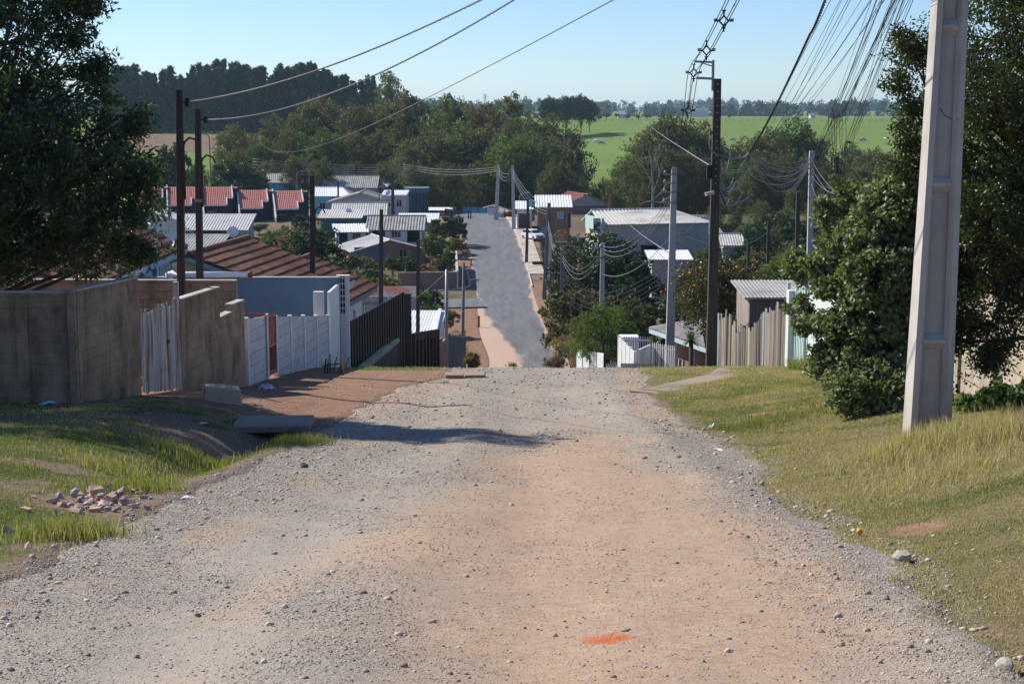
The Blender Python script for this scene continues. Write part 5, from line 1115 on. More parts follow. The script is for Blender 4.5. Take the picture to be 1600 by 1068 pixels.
a, b_ = P(700, 522, 65), P(728, 527, 70); d = b_ - a; d.z = 0; L = d.length; zb = gz(b_.x, 70) - .3; t = thing('plank_fence', 'short dark plank fence at the crest left of the valley road', 'fence', (a.x, a.y, zb), math.atan2(d.y, d.x)); mb = MB()
for k in range(20):
    s = L * k / 20; h = a.z + (b_.z - a.z) * k / 20 - zb + r6.uniform(-.07, .07); mb.box(s, s + L / 20 * .88, 0, .025, 0, h)
mb.build('planks', pm('blue_grey_plank', (.075, .085, .095), (.12, .13, .14), 3, .9, .3, 30, stretch=(4, 4, .3)), t); mb = MB(); mb.obox((0, .05, 1.1), (L, .05, 1.0), .04, .08); mb.build('rail', M['wood_dark'], t)

# ---------- near houses on the left
zg1 = gz(-15, 46)
h1 = house('tiled_house', 'white house with a brown tiled roof under the big left tree', -15.9, 41, 0, 8, 12.2, -4.55, -2.9, M['plaster_ltblue'], M['tile'], 'tile', .55, {'right': [('win', 4.6, 6.9, zg1 * 0 + 1.0, 2.5, M['white_paint'], M['glass']), ('shut', 9.6, 10.7, .9, 2.55, M['plaster_ltblue'], M['teal_dark']), ('win', 1.2, 3.0, 1.0, 2.4)], 'front': [('win', 2, 3.6, 1, 2.2)]}, fascia=M['plaster_ltblue'], per=.24, amp=.03)
mb = MB(); mb.box(4.012, 4.03, 3.4, 4.45, -1, 2.95); mb.box(4.012, 4.03, 7.05, 8.3, -1, 2.95); mb.build('wall', M['olive_wall'], h1)
mb = MB()
for k in (3.4, 8.35): mb.cyl(4.45, k, -.5, 3.0, .045, 8)
mb.build('porch_post', M['white_paint'], h1)
hA = house('tiled_house', 'cream-gabled house with a big brown tiled roof behind the steel-blue wall', -11.25, 54, -.12, 7.6, 6.2, -6.4, -5.05, M['plaster_cream'], M['tile'], 'tile', .5, {'front': [('win', 2.0, 3.4, 1.0, 2.1)]}, fascia=M['plaster_ltblue'], per=.24, amp=.03)
hB = house('tiled_house', 'lower brown tiled roof with a white-posted porch behind the perforated pillar', -9.35, 60.6, -.12, 4.7, 4.9, -7.25, -6.25, M['plaster_white'], M['tile'], 'tile', .6, {'right': [('win', 1.2, 2.6, 1.0, 2.1)]}, fascia=M['wood_old'], per=.24, amp=.03)
mb = MB()
for k in (.1, 1.6, 3.2): mb.box(2.72, 2.84, k, k + .12, -1, 2.75)
mb.build('porch_post', M['white_paint'], hB)
t = slope_house('shed', 'grey fibre-cement roof peeping out left of the big brown tiled roof', 264, 330, 399, 92, .7, 5, M['plaster_white'], M['fibre'], mono=True, per=.2, amp=.02)
# ---------- the valley, left side
slope_house('house', 'house with a long corrugated pale grey roof and dark open porch', 273, 388, 360, 222, 1.7, 7, M['plaster_grey'], M['fibre_pale'], ops={'left': [('void', 2.2, 8.6, .2, 2.5), ('win', .5, 1.6, 1, 2.1)]}, per=.42, amp=.05, mono=True, side_walls={'back': M['brick']})
for k in range(1): pass
gable_house('house', 'small white house with a lean-to roof behind the big left tree', 232, 330, 178, 7, 6, 1.1, M['plaster_white'], M['metal_white'], mono=False, ops={'front': [('win', 4.2, 5.8, 1, 2.1)]}, yaw=.1)
def row_house(i, u, v, Y, label):
    p = P(u, v, Y); rz = .22; R_ = Matrix.Rotation(rz, 3, 'Z'); o = p - R_ @ Vector((0, 5, 0)); zg = p.z - 5.9
    t = thing('row_house', label, 'house', (o.x, o.y, zg), rz, 'row houses with salmon-red roofs'); ez, rzv = 3.2, 5.9; k = (rzv - ez) / 5
    mb = MB(); wall_panel(mb, (.02, 1.9), (4.6, 1.9), -2, ez + .55, .15, [(.6, 1.9, .9, 2.1), (2.6, 3.5, 0, 2.1)]); mb.box(4.45, 4.6, 2.06, 9, -2, ez + .5); mb.box(.02, 4.44, 8.85, 9, -2, ez + 1)
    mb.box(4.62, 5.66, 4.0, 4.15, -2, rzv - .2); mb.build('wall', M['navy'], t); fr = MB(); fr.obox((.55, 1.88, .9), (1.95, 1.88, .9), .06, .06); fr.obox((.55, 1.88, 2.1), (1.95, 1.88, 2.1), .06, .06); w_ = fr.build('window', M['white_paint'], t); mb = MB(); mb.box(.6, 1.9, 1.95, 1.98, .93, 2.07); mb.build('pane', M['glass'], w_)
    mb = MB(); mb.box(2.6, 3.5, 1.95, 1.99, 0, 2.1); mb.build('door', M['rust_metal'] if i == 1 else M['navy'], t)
    mb = MB(); roof_plane(mb, (0, 0, ez), (3.55, 0, ez), (0, 5, rzv), (3.55, 5, rzv), 'tile', .3, .04, .5, .04); roof_plane(mb, (3.56, 1.75, ez + 1.75 * k), (4.55, 1.75, ez + 1.75 * k), (3.56, 5, rzv), (4.55, 5, rzv), 'tile', .3, .04, .5, .04); roof_plane(mb, (4.56, 4, ez + 4 * k), (5.5, 4, ez + 4 * k), (4.56, 5, rzv), (5.5, 5, rzv), 'tile', .3, .04, .5, .04)
    roof_plane(mb, (0, 10, ez), (4.6, 10, ez), (0, 5.02, rzv), (4.6, 5.02, rzv), 'tile', .3, .04, .5, .04); mb.build('roof', M['tile_red'], t)
    mb = MB(); mb.prism([(-.24, -2.4, -2), (-.24, 9, -2), (-.24, 9, ez + .8), (-.24, 5, rzv + .35), (-.24, 0, ez + .3), (-.24, -2.4, ez - 1.1)], (.2, 0, 0)); mb.build('firewall', M['white_paint'], t)
    mb = MB(); mb.obox((3.62, -.05, ez + .12), (3.62, 1.8, ez + 1.8 * k + .12), .16, .28); mb.obox((4.62, 1.7, ez + 1.7 * k + .12), (4.62, 5, rzv + .12), .16, .28); mb.obox((0, -.07, ez - .08), (3.6, -.07, ez - .08), .05, .12); mb.build('verge', M['white_paint'], t)
for i, (u, v, lb) in enumerate([(208, 292, 'row house with a salmon-red roof half hidden by the big left tree'), (262, 292, 'row house with a salmon-red roof crossed by the two tall dark poles'), (317, 292, 'row house with a salmon-red roof just right of the two tall dark poles'), (372, 297, 'row house with a salmon-red roof, second from the right end'), (427, 298, 'row house with a salmon-red roof at the right end of the row')]): row_house(i, u, v, 249 + 1.3 * i, lb)
slope_house('house', 'grey-roofed house with a turquoise wall behind the row houses', 412, 470, 286, 292, 1.5, 8, M['plaster_teal'], M['fibre'], yaw=.12, ops={'left': [('win', 1, 2.2, 1, 2), ('door', 3.5, 4.5, .0, 2.1)]}, side_walls={'front': M['brick_pink']}, gable=M['brick_pink'])
slope_house('house', 'long dark grey roof with a reddish ridge behind the white-roofed turquoise house', 500, 590, 294, 286, 1.9, 9, M['plaster_grey'], M['fibre'], ops={'left': [('win', 2, 3.4, 1, 2), ('win', 6, 7.4, 1, 2)]})
slope_house('house', 'grey hipped roof at the right end of the far house row', 592, 638, 294, 292, 1.3, 8, M['plaster_grey'], M['fibre_pale'], hip=(2.5, 0))
slope_house('house', 'turquoise house with a bright white metal roof', 487, 548, 307, 264, 1.2, 8, M['plaster_teal'], M['metal_white'], yaw=-.05, ops={'left': [('win', 1, 2, 1, 2), ('win', 3.2, 4.2, 1, 2)]}, hip=(1.5, 0))
gable_house('house', 'pale pink house with a low wide gable', 563, 301, 255, 10.4, 9, 1.5, M['plaster_pink'], M['fibre'], ops={'front': [('win', 2.9, 3.9, 1.5, 2.3), ('win', 4.3, 5.3, 1.5, 2.3), ('win', 6.0, 7.0, 1.4, 2.3)]}, fascia=M['plaster_pink'])
slope_house('house', 'pale pink box house with a white parapet beside the leaning power pole', 596, 634, 303, 254, .35, 7, M['plaster_pink'], M['metal_white'], mono=True, ov=.1, ops={'left': [('win', .5, 1.4, 1.2, 2.4), ('win', 2.2, 3.1, 1.2, 2.4)]}, fascia=M['white_paint'], zr=None) if False else house('house', 'pale pink box house with a white parapet beside the slim dark pole', P(634, 303, 254).x, 258, PI / 2, 7, px2m(38, 254), P(615, 305, 254).z, P(615, 303, 254).z + .2, M['plaster_pink'], M['metal_white'], 'corr', .12, {'left': [('win', .5, 1.4, 1.9, 3.1), ('win', 2.4, 3.3, 1.9, 3.1)]}, mono=True, fascia=M['white_paint'])
# slatted blue-grey building
t = thing('slatted_shed', 'blue-grey slatted shed at the right end of the pink houses', 'shed', (P(634, 340, 262).x, 262, gz(P(634, 340, 262).x, 262))); zt = P(640, 294, 262).z - t.location.z; W_ = px2m(33, 262); mb = MB(); n = 15
for k in range(n): mb.box(W_ * k / n, W_ * (k + .62) / n, 0, .06, 0, zt - .8)
mb.build('slats', M['slat_blue'], t); mb = MB(); mb.box(0, W_, .08, 5, -1, zt - .8); mb.build('wall', M['void'], t); mb = MB(); mb.box(-.2, W_ + .2, -.12, 5.2, zt - .8, zt); mb.build('roof', M['slat_blue'], t)
slope_house('house', 'grey-roofed house with dark teal board walls', 514, 603, 337, 234, 1.5, 7.5, M['teal_dark'], M['fibre_pale'], yaw=.04, ops={'left': [('win', 1, 2.2, 1, 2), ('door', 5.2, 6.2, 0, 2.1)]}, gable=M['wood_old'])
slope_house('shed', 'low lean-to roof in front of the dark teal boarded house', 496, 566, 341, 228, .8, 5, M['teal_dark'], M['fibre_pale'], mono=True, ops={'left': [('void', 2.2, 4.6, 0, 2.2)]})
slope_house('shed', 'bright patched metal lean-to roof beside the valley road', 618, 684, 348, 236, .9, 6, M['plaster_grey'], M['metal_white'], mono=True, ops={'left': [('win', 1, 2.2, 1, 2)]})
slope_house('house', 'grey cottage with a patchy grey roof and arched porch openings', 570, 664, 360, 221, 1.6, 7.5, M['plaster_grey'], M['fibre'], ops={'left': [('void', .6, 2.4, .2, 2.0), ('win', 3.3, 4.7, .9, 2.0), ('void', 5.6, 7.4, .2, 2.0)]}, side_walls={'left': M['plaster_white']}, per=.42, amp=.045)
slope_house('house', 'white-edged low house left of the grey cottage with arched porch', 516, 572, 363, 219, .7, 5, M['plaster_ltblue'], M['metal_white'], mono=True, yaw=.15, ops={'left': [('win', 2.3, 3.5, .9, 2.0), ('void', .4, 1.6, 0, 2.1)]})
hb = gable_house('brick_house', 'brick-gabled house with a pale grey roof in the left-hand yards', 608, 375, 205, 10, 9, 1.35, M['brick'], M['fibre_pale'], yaw=.34, ops={'front': [('win', 1.2, 2.2, 1, 2.1), ('win', 6.4, 8.0, .9, 2.0)]}, gable=M['brick'])
mb = MB(); wall_panel(mb, (-4.8, -.03), (-.4, -.03), -1, 2.4, .02); mb.build('wall', M['slat_blue'], hb)
wall_thing('brick_wall', 'low brick wall along the side street below the brick-gabled house', [(P(622, 440, 184).x, 184), (P(714, 440, 184).x, 184)], [(0, 1, P(660, 426, 184).z, P(660, 425, 184).z)], .2, M['brick_pink'], .04)
wall_thing('brick_wall', 'brick wall end with a pale coping running uphill beside the valley road', [(P(716, 440, 184.5).x, 184.5), (P(714, 400, 202).x, 202)], [(0, 1, P(715, 424, 184).z, P(713, 392, 202).z)], .2, M['plaster_white'], .04)
wall_thing('boundary_wall', 'grey yard wall in front of the brick-gabled house', [(P(540, 430, 182).x, 182.5), (P(620, 440, 182).x, 182.5)], [(0, 1, P(580, 437, 182).z, P(580, 437, 182).z)], .2, M['plaster_grey'])
# lettered shop wall and white-roofed shed near the crest
p = P(545, 462, 112); q = P(650, 462, 112); zb = gz(-9, 112); t = thing('lettered_wall', 'grey shop wall with a dull red top band and faded lettering behind the dark metal fence', 'wall', (p.x, 112, zb)); W_ = q.x - p.x; za, zc, zd = P(600, 450, 112).z - zb, P(600, 463, 112).z - zb, P(600, 500, 112).z - zb
mb = MB(); mb.box(0, W_, 0, .2, -2, zc); mb.build('panel', M['plaster_grey'], t); mb = MB(); mb.prism([(0, -.02, zc - .1), (W_, -.02, zc - .1), (W_, 1.0, za), (0, 1.0, za)], (0, .1, .02)); mb.build('awning', pm('dull_red_awning', (.24, .09, .075), (.30, .13, .11), 1, .8, .1, 20, (.22, .2, .19), .5, (.45, .55)), t)
mb = MB(); mb.box(0, W_, -.012, -.003, zd * .0 + P(600, 497, 112).z - zb, P(600, 490, 112).z - zb); mb.build('stripe', pm('ochre_stripe', (.30, .21, .09), (.36, .26, .12), 2, .9, 0), t)
def lettering(t, txt, x, y, z, size, mat, name='lettering', sx=1.0):
    cu = bpy.data.curves.new(name, 'FONT'); cu.body = txt; cu.size = size; cu.extrude = .004; o = bpy.data.objects.new(name, cu); COL.objects.link(o); o.parent = t; o.location = (x, y, z); o.rotation_euler = (PI / 2, 0, 0); o.scale = (sx, 1, 1); cu.materials.append(mat); return o
M['letter_dark'] = pm('faded_dark_lettering', (.05, .05, .055), (.07, .065, .07), 3, .9, 0); M['letter_red'] = pm('faded_red_lettering', (.26, .06, .06), (.3, .08, .08), 3, .9, 0)
lettering(t, 'MATERIAIS', P(568, 476, 112).x - p.x, -.01, P(568, 476, 112).z - zb, .30, M['letter_dark'], sx=1.1); lettering(t, 'GÁS', P(556, 482, 112).x - p.x, -.01, P(556, 481.5, 112).z - zb, .30, M['letter_dark']); lettering(t, '8', P(569, 482, 112).x - p.x, -.01, P(569, 483, 112).z - zb, .32, M['letter_red'])
for k, u in enumerate((572, 600)):
    mb = MB(); mb.obox((P(u, 450, 112).x - p.x, -.05, P(u, 453, 112).z - zb), (P(u + 10, 465, 112).x - p.x, -.9, P(u, 465, 112).z - zb), .05, .05); mb.build('brace', M['galv'], t)
slope_house('shed', 'white corrugated shed roof with a white gable end below the fences', 630, 690, 522, 100, .8, 5, M['plaster_white'], M['metal_white'], mono=True, ov=.2, per=.2, amp=.02, yaw=-.06, side_walls={'front': M['white_paint']})
p0 = P(683, 488, 104); mb = MB(); zb = gz(p0.x, 104); mb.prism([(p0.x - .05, 99.6, zb - .5), (p0.x + .05, 105, zb - .5), (p0.x + .05, 105, p0.z + .15), (p0.x - .05, 99.6, P(690, 518, 100).z)], (.22, 0, 0)); tag(mb.build('parapet', M['white_paint']), 'white parapet wall at the right end of the white corrugated shed roof', 'wall')
# top of the valley road
a, b_ = P(723, 336, 272), P(760, 338, 270); zb = gz(a.x, 270); t = thing('metal_gate', 'sky-blue sheet-metal gate closing the top of the valley road', 'gate', (a.x, 272, zb), math.atan2(-2, b_.x - a.x)); L = (b_ - a).length; zt = P(740, 324, 271).z - zb
mb = MB(); n = 20
for k in range(n): mb.box(L * k / n + .004, L * (k + 1) / n - .004, .0 if k % 2 else .03, .05, .12, zt)
mb.build('leaf', M['blue_sheet'], t); mb = MB()
for q in (0, .33, .66, 1): mb.box(L * q - .06, L * q + .06, -.06, -.004, 0, zt + .15)
mb.build('frame', M['slat_blue'], t)
slope_house('house', 'low grey hipped roof behind the sky-blue gate', 742, 800, 333, 290, 1.2, 9, M['plaster_grey'], M['fibre'], hip=(3, 3), ops={'left': [('win', 1, 2.4, .6, 1.5), ('win', 4, 5.4, .6, 1.5)]})
p = P(761, 343, 262); t = thing('gate', 'small white gate beside the sky-blue gate', 'gate', (p.x, 262, gz(p.x, 262))); mb = MB(); 
for k in range(9): mb.box(.14 * k, .14 * k + .09, 0, .03, .05, 1.25)
mb.build('pickets', M['white_paint'], t); mb = MB(); mb.obox((0, .05, .3), (1.25, .05, .3), .04, .08); mb.obox((0, .05, 1.0), (1.25, .05, 1.0), .04, .08); mb.build('rail', M['white_paint'], t)
p = P(773, 343, 258); t = thing('garden_wall', 'low white wall with square pillars at the top right of the valley road', 'wall', (p.x, 258, gz(p.x, 258))); mb = MB(); mb.box(0, 3.2, 0, .15, -.3, .65); mb.build('panel', M['white_paint'], t)
for k in range(5): mb = MB(); mb.box(-.12 + .8 * k, .12 + .8 * k, -.06, .21, -.3, 1.35 if k % 2 == 0 else .9); mb.build('pillar', M['white_paint'], t)
p = P(695, 338, 258); wall_thing('block_wall', 'dark rough wall with a fence on top left of the sky-blue gate', [(p.x, 262), (P(727, 338, 266).x, 266)], [(0, .55, P(700, 326, 262).z, P(712, 328, 264).z), (.55, 1, P(715, 329, 264).z, P(727, 334, 266).z)], .25, M['slab_dark'])
slope_house('shed', 'small flat-topped brick shed above the dark rough wall', 660, 714, 329, 268, .25, 4, M['brick_pink'], M['metal_white'], mono=True, ov=.2, ops={'left': [('void', 1, 2.4, 0, 2)]})
# ---------- the valley, right side
slope_house('brick_house', 'brick house with a bright corrugated roof and blue water tank', 836, 895, 324, 236, 1.3, 7, M['brick'], M['metal_white'], mono=True, ops={'left': [('win', 2.9, 4.0, 3.4, 4.6, M['slat_blue'], M['plaster_ltblue']), ('win', .6, 1.6, 1.2, 2.3, M['blue_sheet'], M['blue_sheet']), ('door', 4.5, 5.1, 2.0, 4.4)]}, per=.42, amp=.05)
hp_ = slope_house('porch', 'white lean-to porch with white posts left of the brick house', 805, 834, 327, 238, .9, 4, M['plaster_white'], M['metal_white'], mono=True, yaw=.0, ov=.3, ops={'left': [('void', .2, 2.0, -1, 2.3)]}, cat='porch')
p = P(830, 321, 239); t = thing('water_tank', 'blue plastic water tank on the roof of the brick house', 'water tank', (p.x, 239.5, p.z)); mb = MB(); mb.tube([(0, 0, -.75), (0, 0, 0), (0, 0, .35), (0, 0, .7)], [.42, .44, .5, .52], 14); mb.build('body', M['tank_blue'], t, True); mb = MB(); mb.tube([(0, 0, .705), (0, 0, .76), (0, 0, .84)], [.56, .55, .2], 14); mb.build('lid', M['tank_blue'], t, True)
mb = MB(); mb.box(-.55, .55, -.5, .5, -2.4, -.76); mb.build('stand', M['plaster_grey'], t)
gb = gable_house('house', 'big grey-gabled house with a dark red roof behind the brick house', 918, 304, 266, 9.6, 9, 1.9, M['brick_pink'], pm('dark_red_roof', (.20, .06, .06), (.26, .085, .08), .8, .8, .1, 20), yaw=.35, gable=M['plaster_grey'], ops={'front': [('win', 4, 5, 2.5, 3.5)]}, ov=.3)
cb_ = slope_house('workshop', 'long grey workshop with a rust-streaked pale roof and green metal fascia', 922, 1108, 350, 205, 1.5, 8, M['plaster_grey'], M['metal_rusty'], yaw=.26, hip=(4.0, 0), ops={'left': [('void', 5.2, 7.6, .0, 4.1)]}, ov=.5, per=.5, amp=.05, side_walls={'back': M['plaster_cream']}, cat='workshop')
# fascia and light side wall of the workshop (local: its street end is at y = L)
Lw = [o for o in cb_.children if o.name.startswith('wall')][0].dimensions.y
zf = P(910, 338, 206).z - cb_.location.z; 
mb = MB(); n = 16
for k in range(n): mb.box(-4.6 + 7.2 * k / n, -4.6 + 7.2 * (k + .93) / n, Lw + .45 + (.03 if k % 2 else 0), Lw + .52, zf - 1.75, zf)
mb.build('fascia', M['green_sheet'], cb_); mb = MB(); mb.box(-4.6, 2.6, Lw + .2, Lw + .42, zf - 1.7, zf - .1); mb.build('fascia_back', M['plaster_grey'], cb_)
mb = MB(); mb.box(-2.0, -.4, Lw + .02, Lw + .06, 0, zf - 2.1); mb.build('door', M['plaster_ltblue'], cb_)
yw = .26; a = P(927, 341, 203.4); t = thing('shop_sign', 'dark square shop sign with white and red lettering at the corner of the workshop', 'sign', a, yw); W_, Hh = 1.5, 1.75
mb = MB(); mb.box(0, W_, 0, .12, -Hh, 0); mb.build('board', M['white_paint'], t); mb = MB(); mb.box(.03, 1.18, -.02, -.004, -Hh + .12, -.06); mb.build('face', pm('dark_sign_face', (.03, .06, .07), (.045, .075, .085), 2, .6, 0), t)
mw, mr_, mg = M['white_paint'], M['letter_red'], pm('green_sign_patch', (.05, .3, .17), (.06, .34, .2), 2, .6, 0)
for (x0, x1, z0, z1, mm, nm) in [(.06, .45, -.42, -.22, mw, 'white_lettering'), (.52, .95, -.46, -.24, mw, 'white_lettering'), (.06, .52, -.66, -.56, mw, 'white_lettering'), (.06, .24, -1.06, -.72, mr_, 'red_lettering'), (.3, .42, -1.04, -.95, mr_, 'red_lettering'), (.58, 1.05, -.88, -.62, mr_, 'red_lettering'), (.6, 1.1, -1.18, -1.1, mw, 'white_lettering'), (.6, 1.08, -1.4, -1.26, mw, 'white_lettering'), (.96, 1.17, -.45, -.18, mg, 'green_patch')]:
    mb = MB(); mb.box(x0, x1, -.032, -.022, z0, z1); mb.build(nm, mm, t)
slope_house('cottage', 'small cottage with a bright metal roof below the workshop', 1013, 1084, 406, 172, .5, 5, M['plaster_grey'], M['metal_white'], mono=True, ops={'left': [('win', 1, 2.0, .8, 1.8)]}, per=.28, amp=.03)
slope_house('cottage', 'cottage with a steep pale roof behind the dark crest pole', 1098, 1136, 371, 216, 2.2, 5, M['plaster_white'], M['fibre_pale'], hip=(1.5, 0), ops={'left': [('win', 1.2, 2, 1, 1.9)]})
slope_house('cottage', 'long low cottage with a grey roof right of the dark crest pole', 1126, 1198, 384, 212, 1.2, 6, M['plaster_pink'], M['fibre_pale'], ops={'left': [('win', 1, 2.0, .9, 1.8), ('door', 3.6, 4.4, 0, 1.9)]})
slope_house('shed', 'scrap of blue metal roof in the trees left of the grey-green shrub', 1278, 1304, 393, 160, .3, 3, M['wood_dark'], M['plaster_ltblue'], mono=True, ov=.2)
# house below the right verge
gh = house('house', 'grey-roofed house with white porch posts below the crest on the right', 12.6, 63.2, .31, 8.6, 5.2, -9.35, -8.1, M['plaster_grey'], M['fibre'], 'corr', .7, {'left': [('win', 3.4, 4.8, .9, 2.0), ('door', 2.1, 3.0, 0, 2.05), ('win', .5, 1.7, .9, 2.0)], 'front': [('win', 1.2, 2.6, .9, 2.1)]}, hip=(0, 3.2), fascia=M['plaster_ltblue'], per=.32, amp=.04, side_walls={'left': M['brick']})
mb = MB()
for k in (-.3, 1.6, 3.4, 5.2): mb.box(-4.86, -4.72, k, k + .14, -1, -9.55 - gh.location.z)
mb.build('porch_post', M['white_paint'], gh)
# ------------------------------------------------------------------ poles
POLE = {}
def pole(key, label, ub, vb, Y, ut, vt, wpx, mat, name='utility_pole', kind='square', taper=.72, hook=None, holes=0, cat='pole', group=None):
    pb, pt = P(ub, vb, Y), P(ut, vt, Y); zb = gz(pb.x, Y); w = wpx / FPX * Y
    t = thing(name, label, cat, (pb.x, Y, zb), 0, group); h = pt.z - zb; dx = pt.x - pb.x; mb = MB()
    if kind == 'square': mb.frustum(-.4, h, w, w * .85, w * taper, w * taper * .85, 0, 0, dx, 0)
    elif kind == 'round': mb.tube([(-dx * .05, 0, -.4), (dx * .5, 0, h * .5), (dx, 0, h)], [w / 2, w / 2 * (1 + taper) / 2, w / 2 * taper], 10)
    else:      # I-section cast pole: two flanges and a sunk web with ribs
        f = .24
        for s in (-1, 1): mb.frustum(-.4, h, w * f, w * .8, w * f * taper, w * .8 * taper, s * w * (.5 - f / 2), 0, dx + s * w * taper * (.5 - f / 2), 0)
        mb.frustum(-.4, h - .01, w * .54, w * .22, w * .54 * taper, w * .22 * taper, 0, 0, dx, 0)
    s = mb.build('shaft', mat, t, kind == 'round', bevel=.012 if kind == 'square' and w > .12 else 0)
    if holes:
        mb = MB()
        for k in range(holes):
            q = h - .18 - k * (h * .36) / holes; x = dx * q / h; d_ = w * .85 * (1 - (1 - taper) * q / h) / 2; mb.box(x - .018, x + .018, -d_ - .006, -d_ + .002, q, q + .035)
        mb.build('bolt_holes', M['conc_light'], t)
    if hook:
        hv, side = hook; q = P(ut, hv, Y).z - zb; x = dx * q / h + w * .42; mb = MB(); L = .42
        mb.tube([(x, -.02, q - 1.3), (x, -.02, q - .1), (x + .03, -.02, q), (x + .14 * side, -.02, q + .10), (x + .3 * side, -.02, q + .05), (x + .38 * side, -.02, q - .12)], .028, 6); mb.build('service_pipe', M['pole_dark'], t, True)
    POLE[key] = (t, pb.x, Y, zb, h, dx); return t
def on_pole(key, v):
    t, x, Y, zb, h, dx = POLE[key]; z = slope(v) * Y; return Vector((x + dx * (z - zb) / h, Y, z))
def child(key, name, mb, mat, smooth=False): return mb.build(name, mat, POLE[key][0], smooth, world=True)
def insul(key, pts, r=.06):
    for p in pts:
        mb = MB(); p = Vector(p); mb.tube([p + Vector((0, 0, -.03)), p, p + Vector((0, 0, .05)), p + Vector((0, 0, .09))], [r * .5, r, r * .7, r * .35], 8); child(key, 'insulator', mb, M['galv'], True)
pole('L1', 'taller of the two dark poles behind the picket gate', 284, 608, 35.2, 280.5, 140, 13, M['pole_dark'], hook=(222, 1), taper=.75)
mb = MB(); p = on_pole('L1', 160); mb.cyl(p.x + .17, p.y, p.z - .09, p.z + .09, .05, 8); mb.obox(p, p + Vector((.17, 0, 0)), .03, .03); child('L1', 'insulator', mb, M['black'])
pole('L2', 'shorter of the two tall dark poles, with a white band half way up', 314, 585, 42, 309, 170, 12, M['pole_dark'], hook=(248, 1), taper=.72)
mb = MB(); p = on_pole('L2', 187); mb.cyl(p.x + .2, p.y, p.z - .09, p.z + .09, .05, 8); mb.obox(p, p + Vector((.2, 0, 0)), .03, .03); child('L2', 'insulator', mb, M['black'])
mb = MB(); p = on_pole('L2', 313); mb.box(p.x - .11, p.x + .11, p.y - .1, p.y + .1, p.z - .04, p.z + .04); child('L2', 'band', mb, M['galv'])
pole('L3', 'dark pole with a curved pipe rising behind the steel-blue wall', 488, 580, 58, 488, 274, 9.5, M['pole_dark'], hook=(328, 1))
pole('L4', 'dark pole behind the middle of the dark metal fence', 594, 590, 74, 596, 327, 8, M['pole_dark'])
pole('L5', 'dark pole standing by the white corrugated shed roof', 652, 570, 94, 653.5, 375, 7, M['pole_dark'])
pole('L6', 'slim greenish meter pole at the left end of the plank fence', 697, 572, 64.6, 698, 421, 6.5, M['galv'], kind='round')
pole('L7', 'slim grey pole with a black foot at the right end of the plank fence', 722, 575, 71, 724.5, 410, 6, M['pole_mid'], kind='round')
mb = MB(); t, x, Y, zb, h, dx = POLE['L7']; mb.box(x - .16, x + .2, Y - .35, Y - .2, zb + 2.2, zb + 2.42); tag(mb.build('meter_box', M['black']), 'black meter box on top of the plank fence end', 'box')
pole('M1', 'slim dark pole in front of the pale pink box house', 615, 372, 236, 613, 270, 5.5, M['pole_dark'])
pole('M2', 'pale pole above the slatted blue-grey shed', 631, 330, 300, 631, 254, 4.5, M['conc_pole'])
pole('M3', 'pale pole at the top right bend of the valley road, the left of two', 775, 341, 252, 779, 258, 6.5, M['conc_pole'])
pole('M4', 'grey pole on the pavement at the top of the valley road, the right of two', 803, 357, 238, 801, 258, 6, M['conc_pole'])
pole('M5', 'dark wooden pole beside the parked white car', 822.5, 405, 206, 825, 311, 5, M['pole_dark'])
pole('M6', 'grey pole by the white board on the right of the valley road', 850, 467, 176, 858, 317, 7, M['pole_mid'])
pole('M7', 'slim grey pole in the dry brush right of the valley road', 876, 535, 140, 879, 395, 7, M['pole_mid'])
pole('M8', 'grey pole with a crossarm in front of the bright feathery tree', 938.5, 590, 92, 942, 380, 9, M['conc_pole'])
p = on_pole('M8', 402); mb = MB(); mb.obox(p + Vector((-.95, -.15, .0)), p + Vector((.65, -.15, .0)), .09, .1); child('M8', 'crossarm', mb, M['pole_mid']); p = on_pole('M8', 386); mb = MB(); mb.obox(p + Vector((-.7, -.12, 0)), p + Vector((.0, -.12, 0)), .07, .07); child('M8', 'bracket', mb, M['galv']); insul('M8', [p + Vector((-.65, -.12, .05)), p + Vector((-.4, -.12, .05)), p + Vector((-.15, -.15, .05))], .08)
p = on_pole('M8', 412); mb = MB(); mb.obox(p + Vector((-.5, -.15, .38)), p, .04, .04); mb.obox(p + Vector((.5, -.15, .38)), p, .04, .04); child('M8', 'brace', mb, M['galv'])
pole('M9', 'tall pale tapered concrete pole just below the crest on the right', 1045, 590, 62, 1053.5, 262, 16, M['conc_pole'], taper=.5, holes=12)
for v in (272, 286, 300, 316):
    p = on_pole('M9', v); mb = MB(); mb.obox(p + Vector((-.42, -.12, 0)), p + Vector((.1, -.12, 0)), .05, .06); child('M9', 'bracket', mb, M['galv']); insul('M9', [p + Vector((-.38, -.12, .06))], .06)
pole('M10', 'dark weathered pole on the right of the crest with a steel bracket on top', 1111, 571, 45.3, 1121, 123, 17, M['pole_dark'], taper=.66, holes=15)
p = on_pole('M10', 123); mb = MB(); mb.box(p.x - .17, p.x - .1, p.y - .06, p.y + .04, p.z - .35, p.z + .53); child('M10', 'bracket_post', mb, M['galv'])
mb = MB(); mb.obox(p + Vector((-.17, 0, .47)), p + Vector((-.68, 0, .49)), .05, .06); mb.obox(p + Vector((-.17, 0, .36)), p + Vector((-.5, 0, .46)), .03, .03); child('M10', 'upper_arm', mb, M['galv']); mb = MB(); mb.obox(p + Vector((-.17, 0, 0)), p + Vector((-.62, 0, .02)), .06, .07); child('M10', 'lower_arm', mb, M['galv'])
